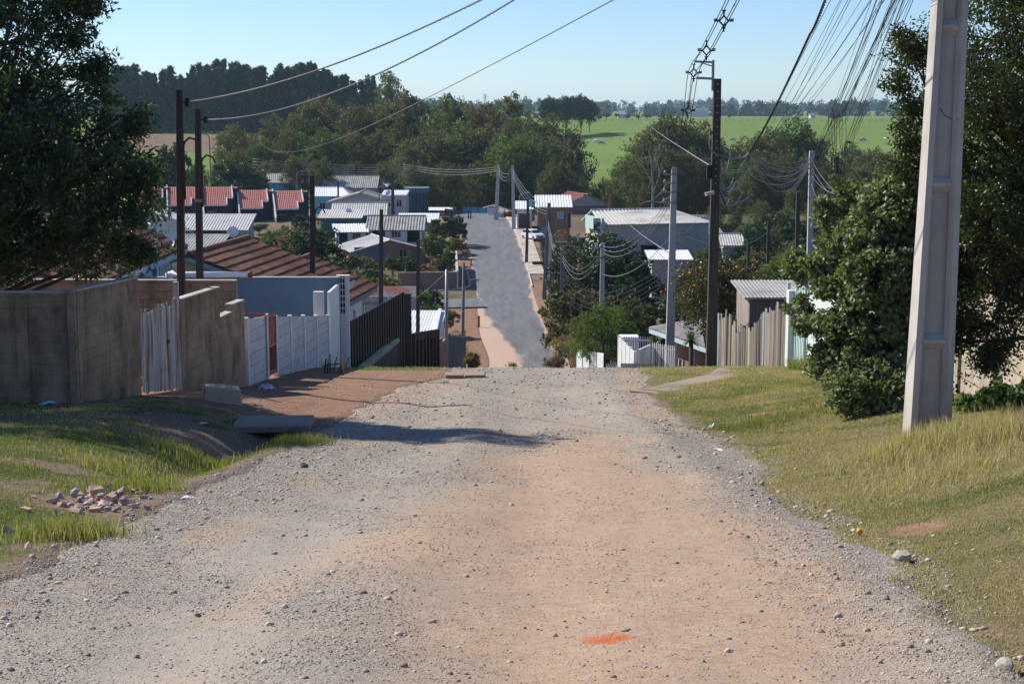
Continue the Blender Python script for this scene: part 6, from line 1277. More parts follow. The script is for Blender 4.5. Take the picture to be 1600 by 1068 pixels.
p = on_pole('M10', 268); mb = MB(); mb.box(p.x - .28, p.x - .12, p.y - .3, p.y - .12, p.z - .2, p.z + .2); child('M10', 'splice_box', mb, M['black']); p = on_pole('M10', 303); mb = MB(); mb.obox(p + Vector((-.3, -.2, 0)), p + Vector((-.05, -.15, .05)), .1, .1); child('M10', 'street_lamp_head', mb, M['conc_light'])
p = on_pole('M10', 208); mb = MB(); mb.tube([p + Vector((-.1, -.1, 0)), p + Vector((-.22, -.14, .02))], [.035, .05], 6); child('M10', 'dead_end_clamp', mb, M['rust_metal'])
pole('M11', 'grey and white pole among tangled cables left of the grey-green shrub', 1263, 560, 58, 1268.5, 236, 11, M['conc_pole'], taper=.7)
p = on_pole('M11', 246); mb = MB(); mb.box(p.x + .1, p.x + .24, p.y - .1, p.y + .02, p.z - .08, p.z + .05); child('M11', 'splice_box', mb, M['black']); p = on_pole('M11', 263); mb = MB(); mb.obox(p + Vector((-.45, -.14, 0)), p + Vector((.4, -.14, 0)), .04, .05); child('M11', 'crossarm', mb, M['galv'])
pole('M12', 'dark thin pole just left of the grey and white pole', 1244, 560, 66, 1247, 300, 8, M['pole_dark'])
pole('M13', 'dark pole in the shadow right of the grey and white pole', 1302, 560, 60, 1308, 245, 8, M['pole_dark'])
pole('M14', 'slim dark pole behind the orange tree', 1199, 470, 112, 1201, 350, 6, M['pole_dark'])
pole('M15', 'short dark post in the yards behind the orange tree', 1169, 450, 118, 1170, 373, 6, M['pole_dark'], name='post', cat='post')
for k, (u, v0, v1, Y) in enumerate([(518, 300, 240, 300), (538, 300, 262, 296), (556, 300, 258, 298), (590, 300, 256, 300), (508, 305, 262, 290), (466, 298, 262, 296), (528, 330, 283, 262), (592, 345, 303, 245)]):
    pole('F%d' % k, 'slim far power pole among the houses on the left of the valley', u, v0, Y, u + .5, v1, 3.2, M['pole_mid' if k % 2 else 'pole_dark'], group='slim far poles among the left-hand houses')
for k, (u, v0, v1, Y) in enumerate([(868, 345, 296, 262), (838, 330, 302, 262), (844, 330, 298, 266), (816, 335, 304, 258), (859, 385, 320, 218), (870, 385, 345, 200)]):
    pole('G%d' % k, 'slim far power pole around the brick house on the right of the valley', u, v0, Y, u, v1, 3.0, M['pole_mid' if k % 2 else 'pole_dark'], group='slim far poles around the brick house')
# street lamp seen between the two tall poles, another by the row houses
for k, (u, v0, v1, Y, d_, lb) in enumerate([(329, 275, 210, 262, -1, 'thin street lamp with a curved arm between the two tall dark poles'), (464, 300, 268, 285, 1, 'street lamp behind the row houses'), (812, 335, 302, 256, 1, 'street lamp with a white head near the pavement poles')]):
    pb, pt = P(u, v0, Y), P(u, v1, Y); zb = gz(pb.x, Y); t = thing('street_lamp', lb, 'street lamp', (pb.x, Y, zb)); h = pt.z - zb; mb = MB(); mb.tube([(0, 0, -.3), (0, 0, h * .6), (0, 0, h - .5), (d_ * .3, 0, h - .1), (d_ * 1.0, 0, h + .05)], [.14, .12, .1, .08, .07], 8); mb.build('shaft', M['pole_mid'], t, True)
    mb = MB(); mb.obox((d_ * .95, 0, h + .05), (d_ * 1.7, 0, h + .12), .3, .16); mb.build('lamp_head', M['galv'], t)
# the big cast-concrete pole on the right verge
YP = G(1446, 676).y; pb = P(1448, 672, YP); zb = gz(pb.x, YP); Hh = 10.4
t = thing('concrete_pole', 'big pale concrete I-section pole on the right verge nearest the camera', 'pole', (pb.x, YP, zb)); w0, tp_ = .0272 * YP, .0014 * YP; D0 = .78 * w0
def wd(q): return w0 - tp_ * q
lean = .012
mb = MB()
for s in (-1, 1):
    f = .085; q0, q1 = -.5, Hh
    x0, x1 = s * (wd(q0) / 2 - f / 2), s * (wd(q1) / 2 - f * .4) + lean * q1
    mb.frustum(q0, q1, f, D0, f * .8, D0 * .55, x0 + lean * q0, 0, x1, 0)
    # chamfered inner lip running up the recess
    xi0, xi1 = s * (wd(q0) / 2 - f), s * (wd(q1) / 2 - f * .8)
    mb.add([(xi0 + lean * q0, -D0 / 2 + .004, q0), (xi0 - s * .05 + lean * q0, -D0 / 2 + .10, q0), (xi0 + lean * q0, -D0 / 2 + .10, q0), (xi1 + lean * q1, -D0 * .275 + .004, q1), (xi1 - s * .03 + lean * q1, -D0 * .275 + .08, q1), (xi1 + lean * q1, -D0 * .275 + .08, q1)], [(0, 1, 4, 3), (1, 2, 5, 4), (2, 0, 3, 5), (0, 2, 1), (3, 4, 5)])
q0, q1 = -.5, Hh
mb.frustum(q0, q1 - .004, wd(q0) - .172, .10, wd(q1) - .12, .07, lean * q0, 0, lean * q1, 0)
def zq(v): return slope(v) * YP - zb
for v in (533, 290, 45, -205, -455, -705):
    q = zq(v); a = wd(q) / 2 - .087; x = lean * q; yf = -D0 / 2 * (1 - .045 * q) + .035
    if q > Hh - .2: continue
    mb.prism([(x - a, yf, q), (x - a, yf, q + .035), (x - a, -.045, q + .12), (x - a, -.045, q - .10)], (2 * a, 0, 0))
mb.build('shaft', M['conc_light'], t, bevel=.008)
mb = MB(); q = zq(185); mb.tube([(lean * q - .06, -.052, q + .12), (lean * q + .0, -.056, q + .03), (lean * q + .1, -.06, q - .01), (lean * q + .14, -.19, q - .015)], .004, 4); mb.build('loose_tie_wire', M['rust_metal'], t, True)
for q, L, lb in ((10.0, 1.1, 'crossarm'), (7.4, .7, 'rack_arm')): mb = MB(); mb.obox((lean * q - L, -.25, q), (lean * q + L * .7, -.25, q), .09, .1); mb.build(lb, M['galv'], t)
DT = Vector((pb.x, YP - .2, zb))
def dt(dx, q): return Vector((4.15 + dx + lean * q, 15.5, q - 3.28))

# ------------------------------------------------------------------ cables
def catmull(pts, n=8):
    pts = [Vector(p) for p in pts]; out = []
    for i in range(len(pts) - 1):
        p0, p1, p2, p3 = pts[max(i - 1, 0)], pts[i], pts[i + 1], pts[min(i + 2, len(pts) - 1)]
        for k in range(n):
            t_ = k / n; out.append(.5 * ((2 * p1) + (p2 - p0) * t_ + (2 * p0 - 5 * p1 + 4 * p2 - p3) * t_ ** 2 + (3 * p1 - p0 - 3 * p2 + p3) * t_ ** 3))
    return out + [pts[-1]]
def sagline(a, b_, sag, n=18):
    a, b_ = Vector(a), Vector(b_); return [a.lerp(b_, k / n) - Vector((0, 0, 4 * sag * (k / n) * (1 - k / n))) for k in range(n + 1)]
def cable(pts, r, mat, label, name='cable', group=None, twist=0, k=5):
    mb = MB()
    if twist:
        L = [0]
        for a, b_ in zip(pts, pts[1:]): L.append(L[-1] + (b_ - a).length)
        n = int(L[-1] / twist * 8); n = min(n, 1400); res = []
        j = 0
        for i in range(n + 1):
            s = L[-1] * i / n
            while j < len(L) - 2 and L[j + 1] < s: j += 1
            res.append((pts[j].lerp(pts[j + 1], (s - L[j]) / max(1e-6, L[j + 1] - L[j])), s))
        for ph in (0, 2 * PI / 3, 4 * PI / 3): mb.tube([p + Vector((math.cos(2 * PI * s / twist + ph) * r * .9, 0, math.sin(2 * PI * s / twist + ph) * r * .9)) for p, s in res], r * .62, 4)
    else: mb.tube(pts, r, k)
    return tag(mb.build(name, mat, None, True), label, 'cable', group)
X = lambda *p: P(*p)
cable(sagline(dt(-.2, 6.88), on_pole('L1', 159) + Vector((.18, 0, 0)), .67, 40), .0115, M['wire_grey'], 'upper twisted grey cable running to the taller dark pole on the left', twist=.42)
cable(sagline(dt(-.2, 7.18), on_pole('L2', 187) + Vector((.22, 0, 0)), 1.0, 40), .0115, M['wire_grey'], 'lower twisted grey cable running to the shorter dark pole on the left', twist=.42)
cable(sagline(dt(-.2, 5.98), X(405, 222, 290), 2.47, 60), .013, M['wire_grey'], 'thin straight grey cable crossing the sky towards the creek woods')
offs = [(0, .17), (-.15, 0), (.15, 0), (0, -.17)]
base = [dt(0, 9.75), X(1162, -40, 32), X(1145, 0, 35), X(1103, 80, 41), X(1084, 112, 45.1)]; low_ = [X(1084, 112, 45.1), X(1075, 172, 50), X(1066, 220, 56), on_pole('M9', 268)]
for k, (ox, oz) in enumerate(offs):
    o = Vector((ox, 0, oz)); cable(catmull([p + o for p in base] + [p + o * .9 for p in low_[1:]], 6), .011, M['wire'], 'one of four parallel black power cables held apart by spacers', group='spaced black power cables', name='power_cable')
for (u, v, Y), lb in (((1131, 33, 37), 'black diamond spacer highest up the four power cables'), ((1104, 79, 41), 'black diamond spacer just above the crest pole bracket'), ((1084, 114, 45), 'black diamond spacer hanging on the crest pole bracket'), ((1075, 173, 50), 'black diamond spacer below the crest pole bracket')):
    p = P(u, v, Y); mb = MB(); c = [Vector((0, 0, .12)), Vector((.11, 0, 0)), Vector((0, 0, -.12)), Vector((-.11, 0, 0))]
    for i in range(4): mb.obox(p + c[i], p + c[(i + 1) % 4], .035, .035)
    for q in c: mb.obox(p + q, p + q * 2.1, .03, .04); mb.obox(p + q * 1.7 + Vector((-.05, 0, .04)), p + q * 1.7 + Vector((.05, 0, .04)), .03, .03)
    tag(mb.build('cable_spacer', M['black']), lb, 'cable spacer')
cable(catmull([dt(.0, 7.7), X(1290, 0, 26.5), X(1262, 62, 29.4), X(1235, 120, 33), X(1200, 190, 39), X(1172, 238, 45.1)]), .021, M['wire'], 'thick black twisted cable coming down to the cable knot right of the crest pole', twist=.5)
cable(catmull([X(1172, 238, 45.1), X(1160, 246, 45.2), X(1140, 247, 45.2), X(1118, 240, 45.2), X(1109, 229, 45.1), on_pole('M10', 209) + Vector((-.2, -.14, 0))]), .02, M['wire_grey'], 'slack grey loop of cable between the cable knot and the crest pole')
r9 = random.Random(77); KN = X(1172, 240, 45.1)
ends = [KN + Vector((.12 * k, .2 * k, .05 * k)) for k in range(10)] + [on_pole('M11', 240 + 3 * k) + Vector((r9.uniform(-.2, .2), -.15, 0)) for k in range(11)] + [on_pole('M12', 303 + 3 * k) + Vector((0, -.1, 0)) for k in range(6)] + [on_pole('M13', 250 + 3 * k) + Vector((0, -.1, 0)) for k in range(9)]
for k, e in enumerate(ends): cable(sagline(dt(.05 + .06 * (k % 4), r9.uniform(5.4, 6.9)), e, r9.uniform(.05, .45)), r9.uniform(.0035, .0058), M['wire'], 'one of the thin black wires fanning up towards the big concrete pole', group='fan of thin black wires', name='wire', k=4)
for k in range(15):
    e = on_pole('M11', 244 + 6 * r9.random() * (k % 4 + 1)) + Vector((-.1, -.15, 0)); cable(sagline(KN + Vector((0, 0, r9.uniform(-.15, .05))), e, r9.uniform(.2, 1.2)), r9.uniform(.004, .008), M['wire_grey'], 'slack grey wire sagging from the cable knot to the grey and white pole', group='slack wires at the cable knot', name='wire', k=4)
for k in range(18):
    a = on_pole('M10', 245 + 3.2 * k) + Vector((.1, -.2, 0)); b_ = X(1150 + r9.uniform(-12, 30), 240 + 4 * k + r9.uniform(-12, 14), 47 + r9.uniform(0, 3)); cable(sagline(a, b_, r9.uniform(.12, .55)), r9.uniform(.005, .009), M['wire_grey'], 'one of the tangled wires looping round the crest pole', group='tangled wires at the crest pole', name='wire', k=4)
for k in range(8):
    u = 1296 + 3 * k + r9.uniform(-2, 2); cable(catmull([X(u + r9.uniform(-3, 3), 166 + 12 * r9.random(), 60), X(u + r9.uniform(-4, 4), 215, 60), X(u + r9.uniform(-4, 4), 262, 60), X(1303 + r9.uniform(-6, 3), 320 + r9.uniform(-20, 60), 60)]), .009, M['wire'], 'one of the loose black wires hanging down beside the dark shadowed pole', group='hanging loose wires', name='wire', k=4)
def span(ka, va, kb, vb, n, dv, sag, r, mat, label, group, ox=0, twist=0):
    for k in range(n): cable(sagline(on_pole(ka, va + dv * k) + Vector((ox, -.1, 0)), on_pole(kb, vb + dv * k) + Vector((ox, -.1, 0)), sag * (1 + .15 * k)), r, M[mat], label, group=group, name='wire', k=4, twist=twist)
span('M10', 208, 'M11', 252, 2, 6, .9, .012, 'wire_grey', 'one of two pale wires from the crest pole clamp to the grey and white pole', 'pale wires from the crest pole clamp')
span('M9', 300, 'M8', 384, 3, 5, .8, .014, 'wire_grey', 'one of the grey cables between the pale crest pole and the pole with the crossarm', 'cables from the pale crest pole down the hill')
span('M9', 365, 'M8', 428, 1, 5, .7, .018, 'wire_grey', 'pale twisted cable low between the pale crest pole and the pole with the crossarm', None)
span('M8', 386, 'M7', 398, 3, 4, 1.3, .017, 'wire_grey', 'one of the grey cables sagging over the dry brush right of the valley road', 'cables over the dry brush')
span('M7', 398, 'M6', 345, 3, 5, 1.0, .02, 'wire_grey', 'one of the grey cables along the right side of the valley road', 'cables along the right of the valley road')
span('M6', 322, 'M4', 264, 4, 4, 1.0, .025, 'wire_grey', 'one of the cables climbing to the top of the valley road', 'cables climbing to the top of the valley road')
span('M4', 262, 'M3', 262, 3, 4, 1.0, .035, 'wire_grey', 'one of the cables between the two pale poles at the top of the road', 'cables between the two pavement poles')
span('M3', 261, 'M2', 257, 3, 3, .7, .035, 'wire_grey', 'one of the cables from the road bend to the pale pole over the slatted shed', 'cables over the far left houses')
for k in range(6): cable(sagline(on_pole('M2', 257 + 3.0 * k), P(395, 248 + 4.5 * k, 305), .6), .035, M['wire_grey'], 'one of the parallel wires strung over the roofs of the far left houses', group='wires over the far left roofs', name='wire', k=4)
for k in range(5): cable(sagline(on_pole('M2', 262 + 4 * k), on_pole('F0', 256 + 4 * k), .4), .03, M['wire_grey'], 'one of the low wires between the slim far poles on the left', group='low wires between far poles', name='wire', k=4)
for k in range(4): cable(sagline(on_pole('M1', 296 + 8 * k), P(545 + 15 * k, 318 + 6 * k, 238), .3), .025, M['wire_grey'], 'one of the wires from the slim dark pole to the pink and teal houses', group='wires at the pink houses', name='wire', k=4)
for k in range(5): cable(sagline(on_pole('M7', 425 + 9 * k), on_pole('M9', 408 + 7 * k), 1.6), .016, M['wire'], 'one of the thin dark wires in front of the dark spreading tree', group='wires before the dark spreading tree', name='wire', k=4)
for k, (v, Y) in enumerate([(373, 225), (383, 216), (412, 205), (437, 190)]): cable(sagline(P(690, v, Y), on_pole('M5', v - 12) if k < 2 else on_pole('M6', v - 20), .5), .02, M['wire_grey'], 'one of the service wires crossing the valley road', group='wires across the valley road', name='wire', k=4)
cable(sagline(on_pole('L6', 424), P(640, 472, 90), .1), .012, M['wire_grey'], 'pale straight wire slanting down from the slim greenish meter pole')
cable(sagline(on_pole('M9', 340), P(978, 347, 110), .2), .014, M['wire_grey'], 'grey wire from the pale crest pole towards the workshop')
cable(sagline(on_pole('M9', 398), P(985, 352, 195), .1), .03, M['wire_grey'], 'straight grey stay wire between the workshop roof and the pale crest pole')
cable(sagline(on_pole('M10', 264), P(1000, 182, 300), .3), .022, M['wire_grey'], 'straight grey cable slanting left from the crest pole across the pasture')
for k, (u, v, Y) in enumerate([(1150, 405, 120), (1200, 362, 112), (1090, 330, 210), (1160, 372, 118)]): cable(sagline(on_pole('M9', 352 + 6 * k), P(u, v, Y), .9), .013, M['wire_grey'], 'one of the sagging service wires from the pale crest pole to the cottages', group='service wires to the cottages', name='wire', k=4)
for k, (u, v) in enumerate([(1400, 300), (1420, 335), (1395, 255), (1345, 330)]): cable(sagline(on_pole('M11', 250 + 12 * k), P(u, v, 34), .7), .010, M['wire_grey'], 'one of the pale service wires from the grey and white pole to the right', group='service wires to the right', name='wire', k=4)
# ------------------------------------------------------------------ right-hand fences and small things
r3 = random.Random(31)
# old plank fence
a, b_ = Vector((7.25, 54.0, 0)), Vector((8.42, 46.3, 0)); d = b_ - a; L = d.length; zb = gz(a.x, a.y) - .4; t = thing('plank_fence', 'ragged fence of weathered upright planks below the orange tree', 'fence', (a.x, a.y, zb), math.atan2(d.y, d.x))
cols = {'p': (M['wood_old'], MB()), 'b': (pm('bluish_old_plank', (.20, .25, .27), (.28, .33, .35), 3, .9, .3, 30, stretch=(4, 4, .3)), MB()), 'g': (pm('yellowish_old_plank', (.30, .30, .17), (.38, .37, .22), 3, .9, .3, 30, stretch=(4, 4, .3)), MB()), 'd': (M['wood_dark'], MB())}
s = 0; tops = lin((0, 486), (.18, 478), (.3, 506), (.45, 500), (.55, 505), (.7, 476), (.85, 470), (1, 474))
while s < L - .05:
    w_ = r3.uniform(.12, .24); q = a + d * (s / L); v = float(tops(s / L)) + r3.uniform(-4, 10) + 5; h = slope(v) * q.y - zb; ln = r3.uniform(-.03, .03)
    k = r3.choices('pbgd', [6, 1.4, .7, 1.5])[0]; cols[k][1].prism([(s, r3.uniform(-.03, .03), 0), (s + w_ * .93, r3.uniform(-.03, .03), 0), (s + w_ * .93 + ln, 0, h), (s + ln, 0, h + r3.uniform(-.05, .05))], (0, .025, 0)); s += w_
for k in cols: cols[k][1].build('planks', cols[k][0], t)
for q in (.03, .24, .4, .63, .83): mb = MB(); g_ = a + d * q; mb.box(L * q - .07, L * q + .07, .04, .16, 0, slope(float(tops(q)) + 6) * g_.y - zb); mb.build('post', M['wood_old'], t)
mb = MB(); mb.obox((0, .06, .9), (L, .06, 1.3), .04, .08); mb.build('rail', M['wood_dark'], t)
slope_house('porch', 'grey corrugated lean-to roof between the plank fence and the pale green gate', 1197, 1243, 467, 50.5, .2, 3, M['wood_old'], M['fibre'], mono=True, ov=.2, per=.13, amp=.014, cat='porch')
# pale green wall, gate and pillars
ztg = slope(446) * 43.6; wall_thing('rendered_wall', 'pale green rendered wall half hidden by the grey-green shrub', [(8.45, 43.4), (8.45, 34.2)], [(0, 1, ztg, ztg + .25)], .15, M['plaster_green'], .03)
zb = gz(8.45, 45.5) - .2; t = thing('metal_gate', 'pale green sheet-metal gate between white posts on the right', 'gate', (8.45, 45.3, zb), -PI / 2); mb = MB()
for k in range(14): mb.box(k * .125 + .004, k * .125 + .121, 0 if k % 2 else .02, .04, .12, slope(444) * 44.5 - zb)
mb.build('leaf', M['green_sheet'], t); mb = MB(); mb.box(-.05, -.004, -.02, .06, 0, slope(440) * 44.8 - zb); mb.build('gate_post', M['white_paint'], t); mb = MB(); mb.box(1.75, 1.83, -.02, .06, 0, slope(434) * 43.5 - zb); mb.build('gate_post', M['white_paint'], t)
mb = MB(); zb = gz(8.4, 45.9); mb.box(8.28, 8.62, 45.6, 45.95, zb - .3, slope(453) * 45.8); tag(mb.build('gate_pillar', M['plaster_green'], bevel=.012), 'square pale green pillar left of the sheet-metal gate', 'pillar')
mb = MB(); mb.box(8.36, 8.46, 46.35, 46.45, zb - .3, slope(441) * 46.4); tag(mb.build('fence_post', M['white_paint']), 'slim white post between the plank fence and the pale green pillar', 'post')
p = G(1293, 590); t = thing('pipe_post', 'white plastic pipe post with a grey stone on top in the grass', 'post', (p.x, p.y, p.z)); mb = MB(); mb.cyl(0, 0, -.2, .52, .085, 14); mb.build('pipe', M['pvc'], t, True); mb = MB(); mb.tube([(0, 0, .522), (0, 0, .6), (.01, 0, .68), (0, 0, .72)], [.09, .1, .06, .02], 8); mb.build('stone', M['conc_pole'], t)
# old slab wall far right
t = slab_fence('slab_wall', 'stained old concrete slab wall at the far right behind the weeds', 34.0, 16.5, -3.75, -2.3, 8, M['slab_old'], M['slab_old'], lambda y: 8.75, .06, .16, .1)
M['clay'] = pm('orange_clay_tile', (.42, .14, .05), (.52, .2, .08), 5, .8, .2, 30)
for k in range(34):
    q = .5 + .34 * k; y_ = 34 - q - 4; z_ = -3.75 + 1.45 * (34 - y_) / 17.5; mb = MB(); mb.tube([(8.6 + r3.uniform(-.03, .03), y_, z_ + .04), (8.95, y_ + r3.uniform(-.04, .04), z_ + .09)], [.075, .06], 6); tag(mb.build('roof_tile', M['clay']), 'broken orange clay tile on top of the old slab wall', 'roof tile', 'clay tiles on the old slab wall')
# white fences below the crest on the right
def picket(label, pts, n, h, mat=M['white_paint'], zt=None):
    a, b_ = Vector((*pts[0], 0)), Vector((*pts[1], 0)); d = b_ - a; L = d.length; zb = min(gz(*pts[0]), gz(*pts[1])) - .2; t = thing('picket_fence', label, 'fence', (a.x, a.y, zb), math.atan2(d.y, d.x)); top = (zt - zb) if zt is not None else h; mb = MB()
    for k in range(n): s = L * (k + .5) / n; mb.box(s - .02, s + .02, 0, .02, .0, top + r3.uniform(-.01, .01))
    mb.build('pickets', mat, t); mb = MB()
    for q in (top - .15, top * .55): mb.obox((0, .04, q), (L, .04, q), .03, .05)
    mb.build('rail', mat, t)
slab_fence('slab_fence', 'white slab fence with thin posts running downhill left of the pale crest pole', 56.8, 63.5, slope(549) * 57.0, slope(527) * 63.3, 4, M['slab_white'], M['white_paint'], lambda y: 4.62 - .02 * (y - 57))
wall_thing('board_wall', 'short white board panel at the corner of the white slab fence', [(4.78, 56.9), (5.32, 58.2)], [(0, 1, slope(546) * 56.9, slope(538) * 58.2)], .06, M['white_paint'])
picket('white picket fence beside the pale crest pole', [(5.35, 58.2), (6.15, 57.2)], 12, 1.2, zt=slope(536) * 58); picket('white picket fence behind the corner of the white slab fence', [(4.65, 63.6), (5.9, 63.4)], 13, 1.2, zt=slope(526) * 63.5)
slab_fence('slab_fence', 'low white slab fence at the foot of the grey pole with the crossarm', 80, 88, slope(552) * 80, slope(545) * 88, 4, M['slab_white'], M['wood_dark'], lambda y: 4.9 - .14 * (y - 80)); picket('low white lattice fence just over the crest by the grey pole with the crossarm', [(4.95, 79.9), (5.75, 79.7)], 9, 1.0, zt=slope(567) * 80)
mb = MB(); zb = gz(4.45, 58); a = P(971, 527, 64); mb.box(a.x - .05, a.x + .75, 64, 64.9, gz(a.x, 64) - .3, a.z); tag(mb.build('meter_shelter', M['plaster_white']), 'small white box wall at the far end of the white slab fence', 'wall')
# concrete paths, slabs, blocks
M['path'] = pm('dusty_concrete', (.27, .205, .155), (.34, .27, .21), 2, .9, .4, 30, (.20, .15, .11), .8, (.45, .7))
a, b_, c = G(1035, 612), G(1140, 588), G(1262, 566); tag(strip('path', [(a.x, a.y), (b_.x, b_.y), (c.x, c.y)], 1.1, .02, M['path'], .3), kind='structure')
a, b_ = G(1008, 614), G(1078, 601); tag(strip('path', [(a.x, a.y), (b_.x, b_.y)], .8, .02, M['path'], .3, 8), kind='structure')
a, b_, c = G(1000, 575), G(1070, 570), G(1145, 559); tag(strip('kerb', [(a.x, a.y + 1), (b_.x, b_.y + 2.5), (c.x + .6, c.y + 3)], 1.0, .14, M['conc_pole'], .4, 10), kind='structure')
def slab_obj(name, label, u, v, L, W, h, rz, mat, dz=.06, tilt=(0, 0), bev=.02, cat='slab'):
    p = G(u, v); mb = MB(); mb.box(-L / 2, L / 2, -W / 2, W / 2, 0, h); o = mb.build(name, mat, bevel=bev); o.location = (p.x, p.y, p.z + dz); o.rotation_euler = (tilt[0], tilt[1], rz); return tag(o, label, cat)
slab_obj('concrete_slab', 'dusty concrete slab bridging the ditch on the left verge', 428, 676, 1.35, 1.0, .12, .05, M['path'], .1)
p = G(347, 627); mb = MB(); mb.frustum(0, .34, .78, .5, .66, .46, 0, 0, -.03, 0); o = mb.build('stone_block', pm('tan_rough_stone', (.40, .31, .22), (.48, .38, .28), 4, .9, .5, 20), bevel=.035); o.location = (p.x, p.y, p.z - .04); o.rotation_euler = (.04, .12, .25); tag(o, 'tan stone block lying in front of the stepped grey wall', 'stone')
p = G(726, 590); t = thing('broken_slab', 'cracked grey concrete slab lying on the grass at the crest', 'slab', (p.x, p.y, p.z - .02), .03); mb = MB(); mb.box(-.5, -.02, -.25, .25, 0, .13); mb.build('fragment', M['path'], t, bevel=.02); mb = MB(); mb.prism([(.0, -.24, .0), (.52, -.22, .0), (.55, .24, 0), (.06, .26, 0)], (0, 0, .12)); mb.build('fragment', M['path'], t, bevel=.02)
def rock(name, label, u, v, s, mat, cat='stone', flat=.7, seed=0, group=None):
    rr_ = random.Random(seed + int(u) * 7 + int(v)); p = G(u, v); bm_v = []
    me = bpy.data.meshes.new(name); import bmesh; bm = bmesh.new(); bmesh.ops.create_icosphere(bm, subdivisions=2, radius=1)
    ax = Vector((rr_.uniform(.8, 1.3), rr_.uniform(.7, 1.1), flat)); o3 = Vector((rr_.uniform(0, 50), rr_.uniform(0, 50), 0))
    from mathutils import noise as mn
    for vt in bm.verts:
        k = 1 + .35 * mn.noise(vt.co * 1.1 + o3) + .12 * mn.noise(vt.co * 3 + o3); vt.co = Vector((vt.co.x * ax.x, vt.co.y * ax.y, vt.co.z * ax.z)) * k * s
    bm.to_mesh(me); bm.free(); me.materials.append(mat); o = bpy.data.objects.new(name, me); COL.objects.link(o); o.location = (p.x, p.y, float(Htop(np.array([p.x]), np.array([p.y]))[0]) + s * flat * .45); o.rotation_euler = (0, 0, rr_.uniform(0, 6)); return tag(o, label, cat, group)
M['rock_dark'] = pm('dark_rock', (.06, .052, .045), (.12, .105, .09), 5, .9, .6, 20); M['rock_pale'] = pm('pale_rock', (.36, .32, .27), (.46, .42, .36), 5, .9, .6, 20)
rock('rock', 'dark boulder at the foot of the dark crest pole', 1083, 574, .24, M['rock_dark']); rock('rock', 'larger grey stone beside the green tuft near the pale green gate', 1265, 585, .17, M['rock_pale']); rock('rock', 'smaller grey stone beside the green tuft near the pale green gate', 1250, 577, .12, M['rock_pale'])
rock('rock', 'reddish stone under the grey-green shrub', 1393, 622, .16, pm('reddish_rock', (.30, .15, .09), (.38, .21, .13), 5, .9, .5, 20)); rock('rock', 'flat pale stone at the right edge of the grass', 1408, 878, .07, M['rock_pale']); rock('rock', 'pale stone at the lower right corner of the gravel', 1570, 1052, .05, M['rock_pale'])
rock('rock', 'dark stone on the gravel left of the tree shadow', 475, 728, .07, M['rock_dark'])
# rubble heap: bricks and lumps, each its own
M['brick_piece'] = pm('broken_pink_brick', (.42, .27, .215), (.52, .37, .31), 8, .9, .5, 40, (.5, .42, .37), 6, (.5, .7))
M['mortar_lump'] = pm('grey_mortar_lump', (.32, .27, .24), (.42, .36, .32), 8, .9, .6, 30)
px = [(118, 783, .10, 1, .22), (150, 778, .10, 0, .2), (172, 770, .08, 0, .16), (136, 790, .07, 0, 0), (165, 795, .09, 1, .04), (188, 776, .08, 0, .08), (205, 770, .07, 0, .03), (150, 800, .08, 0, .02), (180, 800, .07, 1, .02), (128, 797, .06, 1, 0), (200, 788, .06, 1, 0), (218, 772, .06, 0, 0), (235, 780, .05, 1, 0), (90, 806, .07, 0, 0), (70, 815, .06, 1, 0), (58, 826, .06, 0, 0), (40, 828, .07, 0, 0), (105, 816, .05, 0, 0), (15, 832, .08, 0, 0), (40, 856, .05, 0, 0), (175, 785, .09, 0, .12), (158, 784, .08, 1, .14), (195, 802, .05, 0, 0), (145, 770, .05, 0, .05)]
px = [(u, v, s_ * .6, k, dz * .34) for u, v, s_, k, dz in px] + [(160 + r3.gauss(0, 42), 788 + r3.gauss(0, 9), r3.uniform(.03, .06), int(r3.random() < .4), 0) for _ in range(46)]
for i, (u, v, s_, kind, dz) in enumerate(px):
    p = G(u, v); mb = MB()
    if kind == 0: a_, b2, c2 = s_ * r3.uniform(.8, 1.3), s_ * r3.uniform(.5, .7), s_ * r3.uniform(.4, .6); mb.add([(x * a_ + r3.uniform(-.02, .02), y * b2 + r3.uniform(-.015, .015), z * c2 + r3.uniform(-.015, .015)) for x in (-1, 1) for y in (-1, 1) for z in (-1, 1)], [(0, 1, 3, 2), (4, 6, 7, 5), (0, 4, 5, 1), (2, 3, 7, 6), (0, 2, 6, 4), (1, 5, 7, 3)])
    else: mb.add([(q[0] * s_ * r3.uniform(.7, 1.1), q[1] * s_ * r3.uniform(.7, 1.1), q[2] * s_ * r3.uniform(.5, .8)) for q in ICO], [tuple(f_) for f_ in ICF])
    o = mb.build('brick_fragment' if kind == 0 else 'mortar_lump', M['brick_piece'] if kind == 0 else M['mortar_lump'], bevel=.006 if kind == 0 else 0); o.location = (p.x, p.y, p.z + s_ * .35 + dz); o.rotation_euler = (r3.uniform(-.5, .5), r3.uniform(-.5, .5), r3.uniform(0, 6)); tag(o, 'broken pink brick piece in the rubble heap on the left verge' if kind == 0 else 'grey mortar lump in the rubble heap on the left verge', 'rubble', 'rubble heap on the left verge')
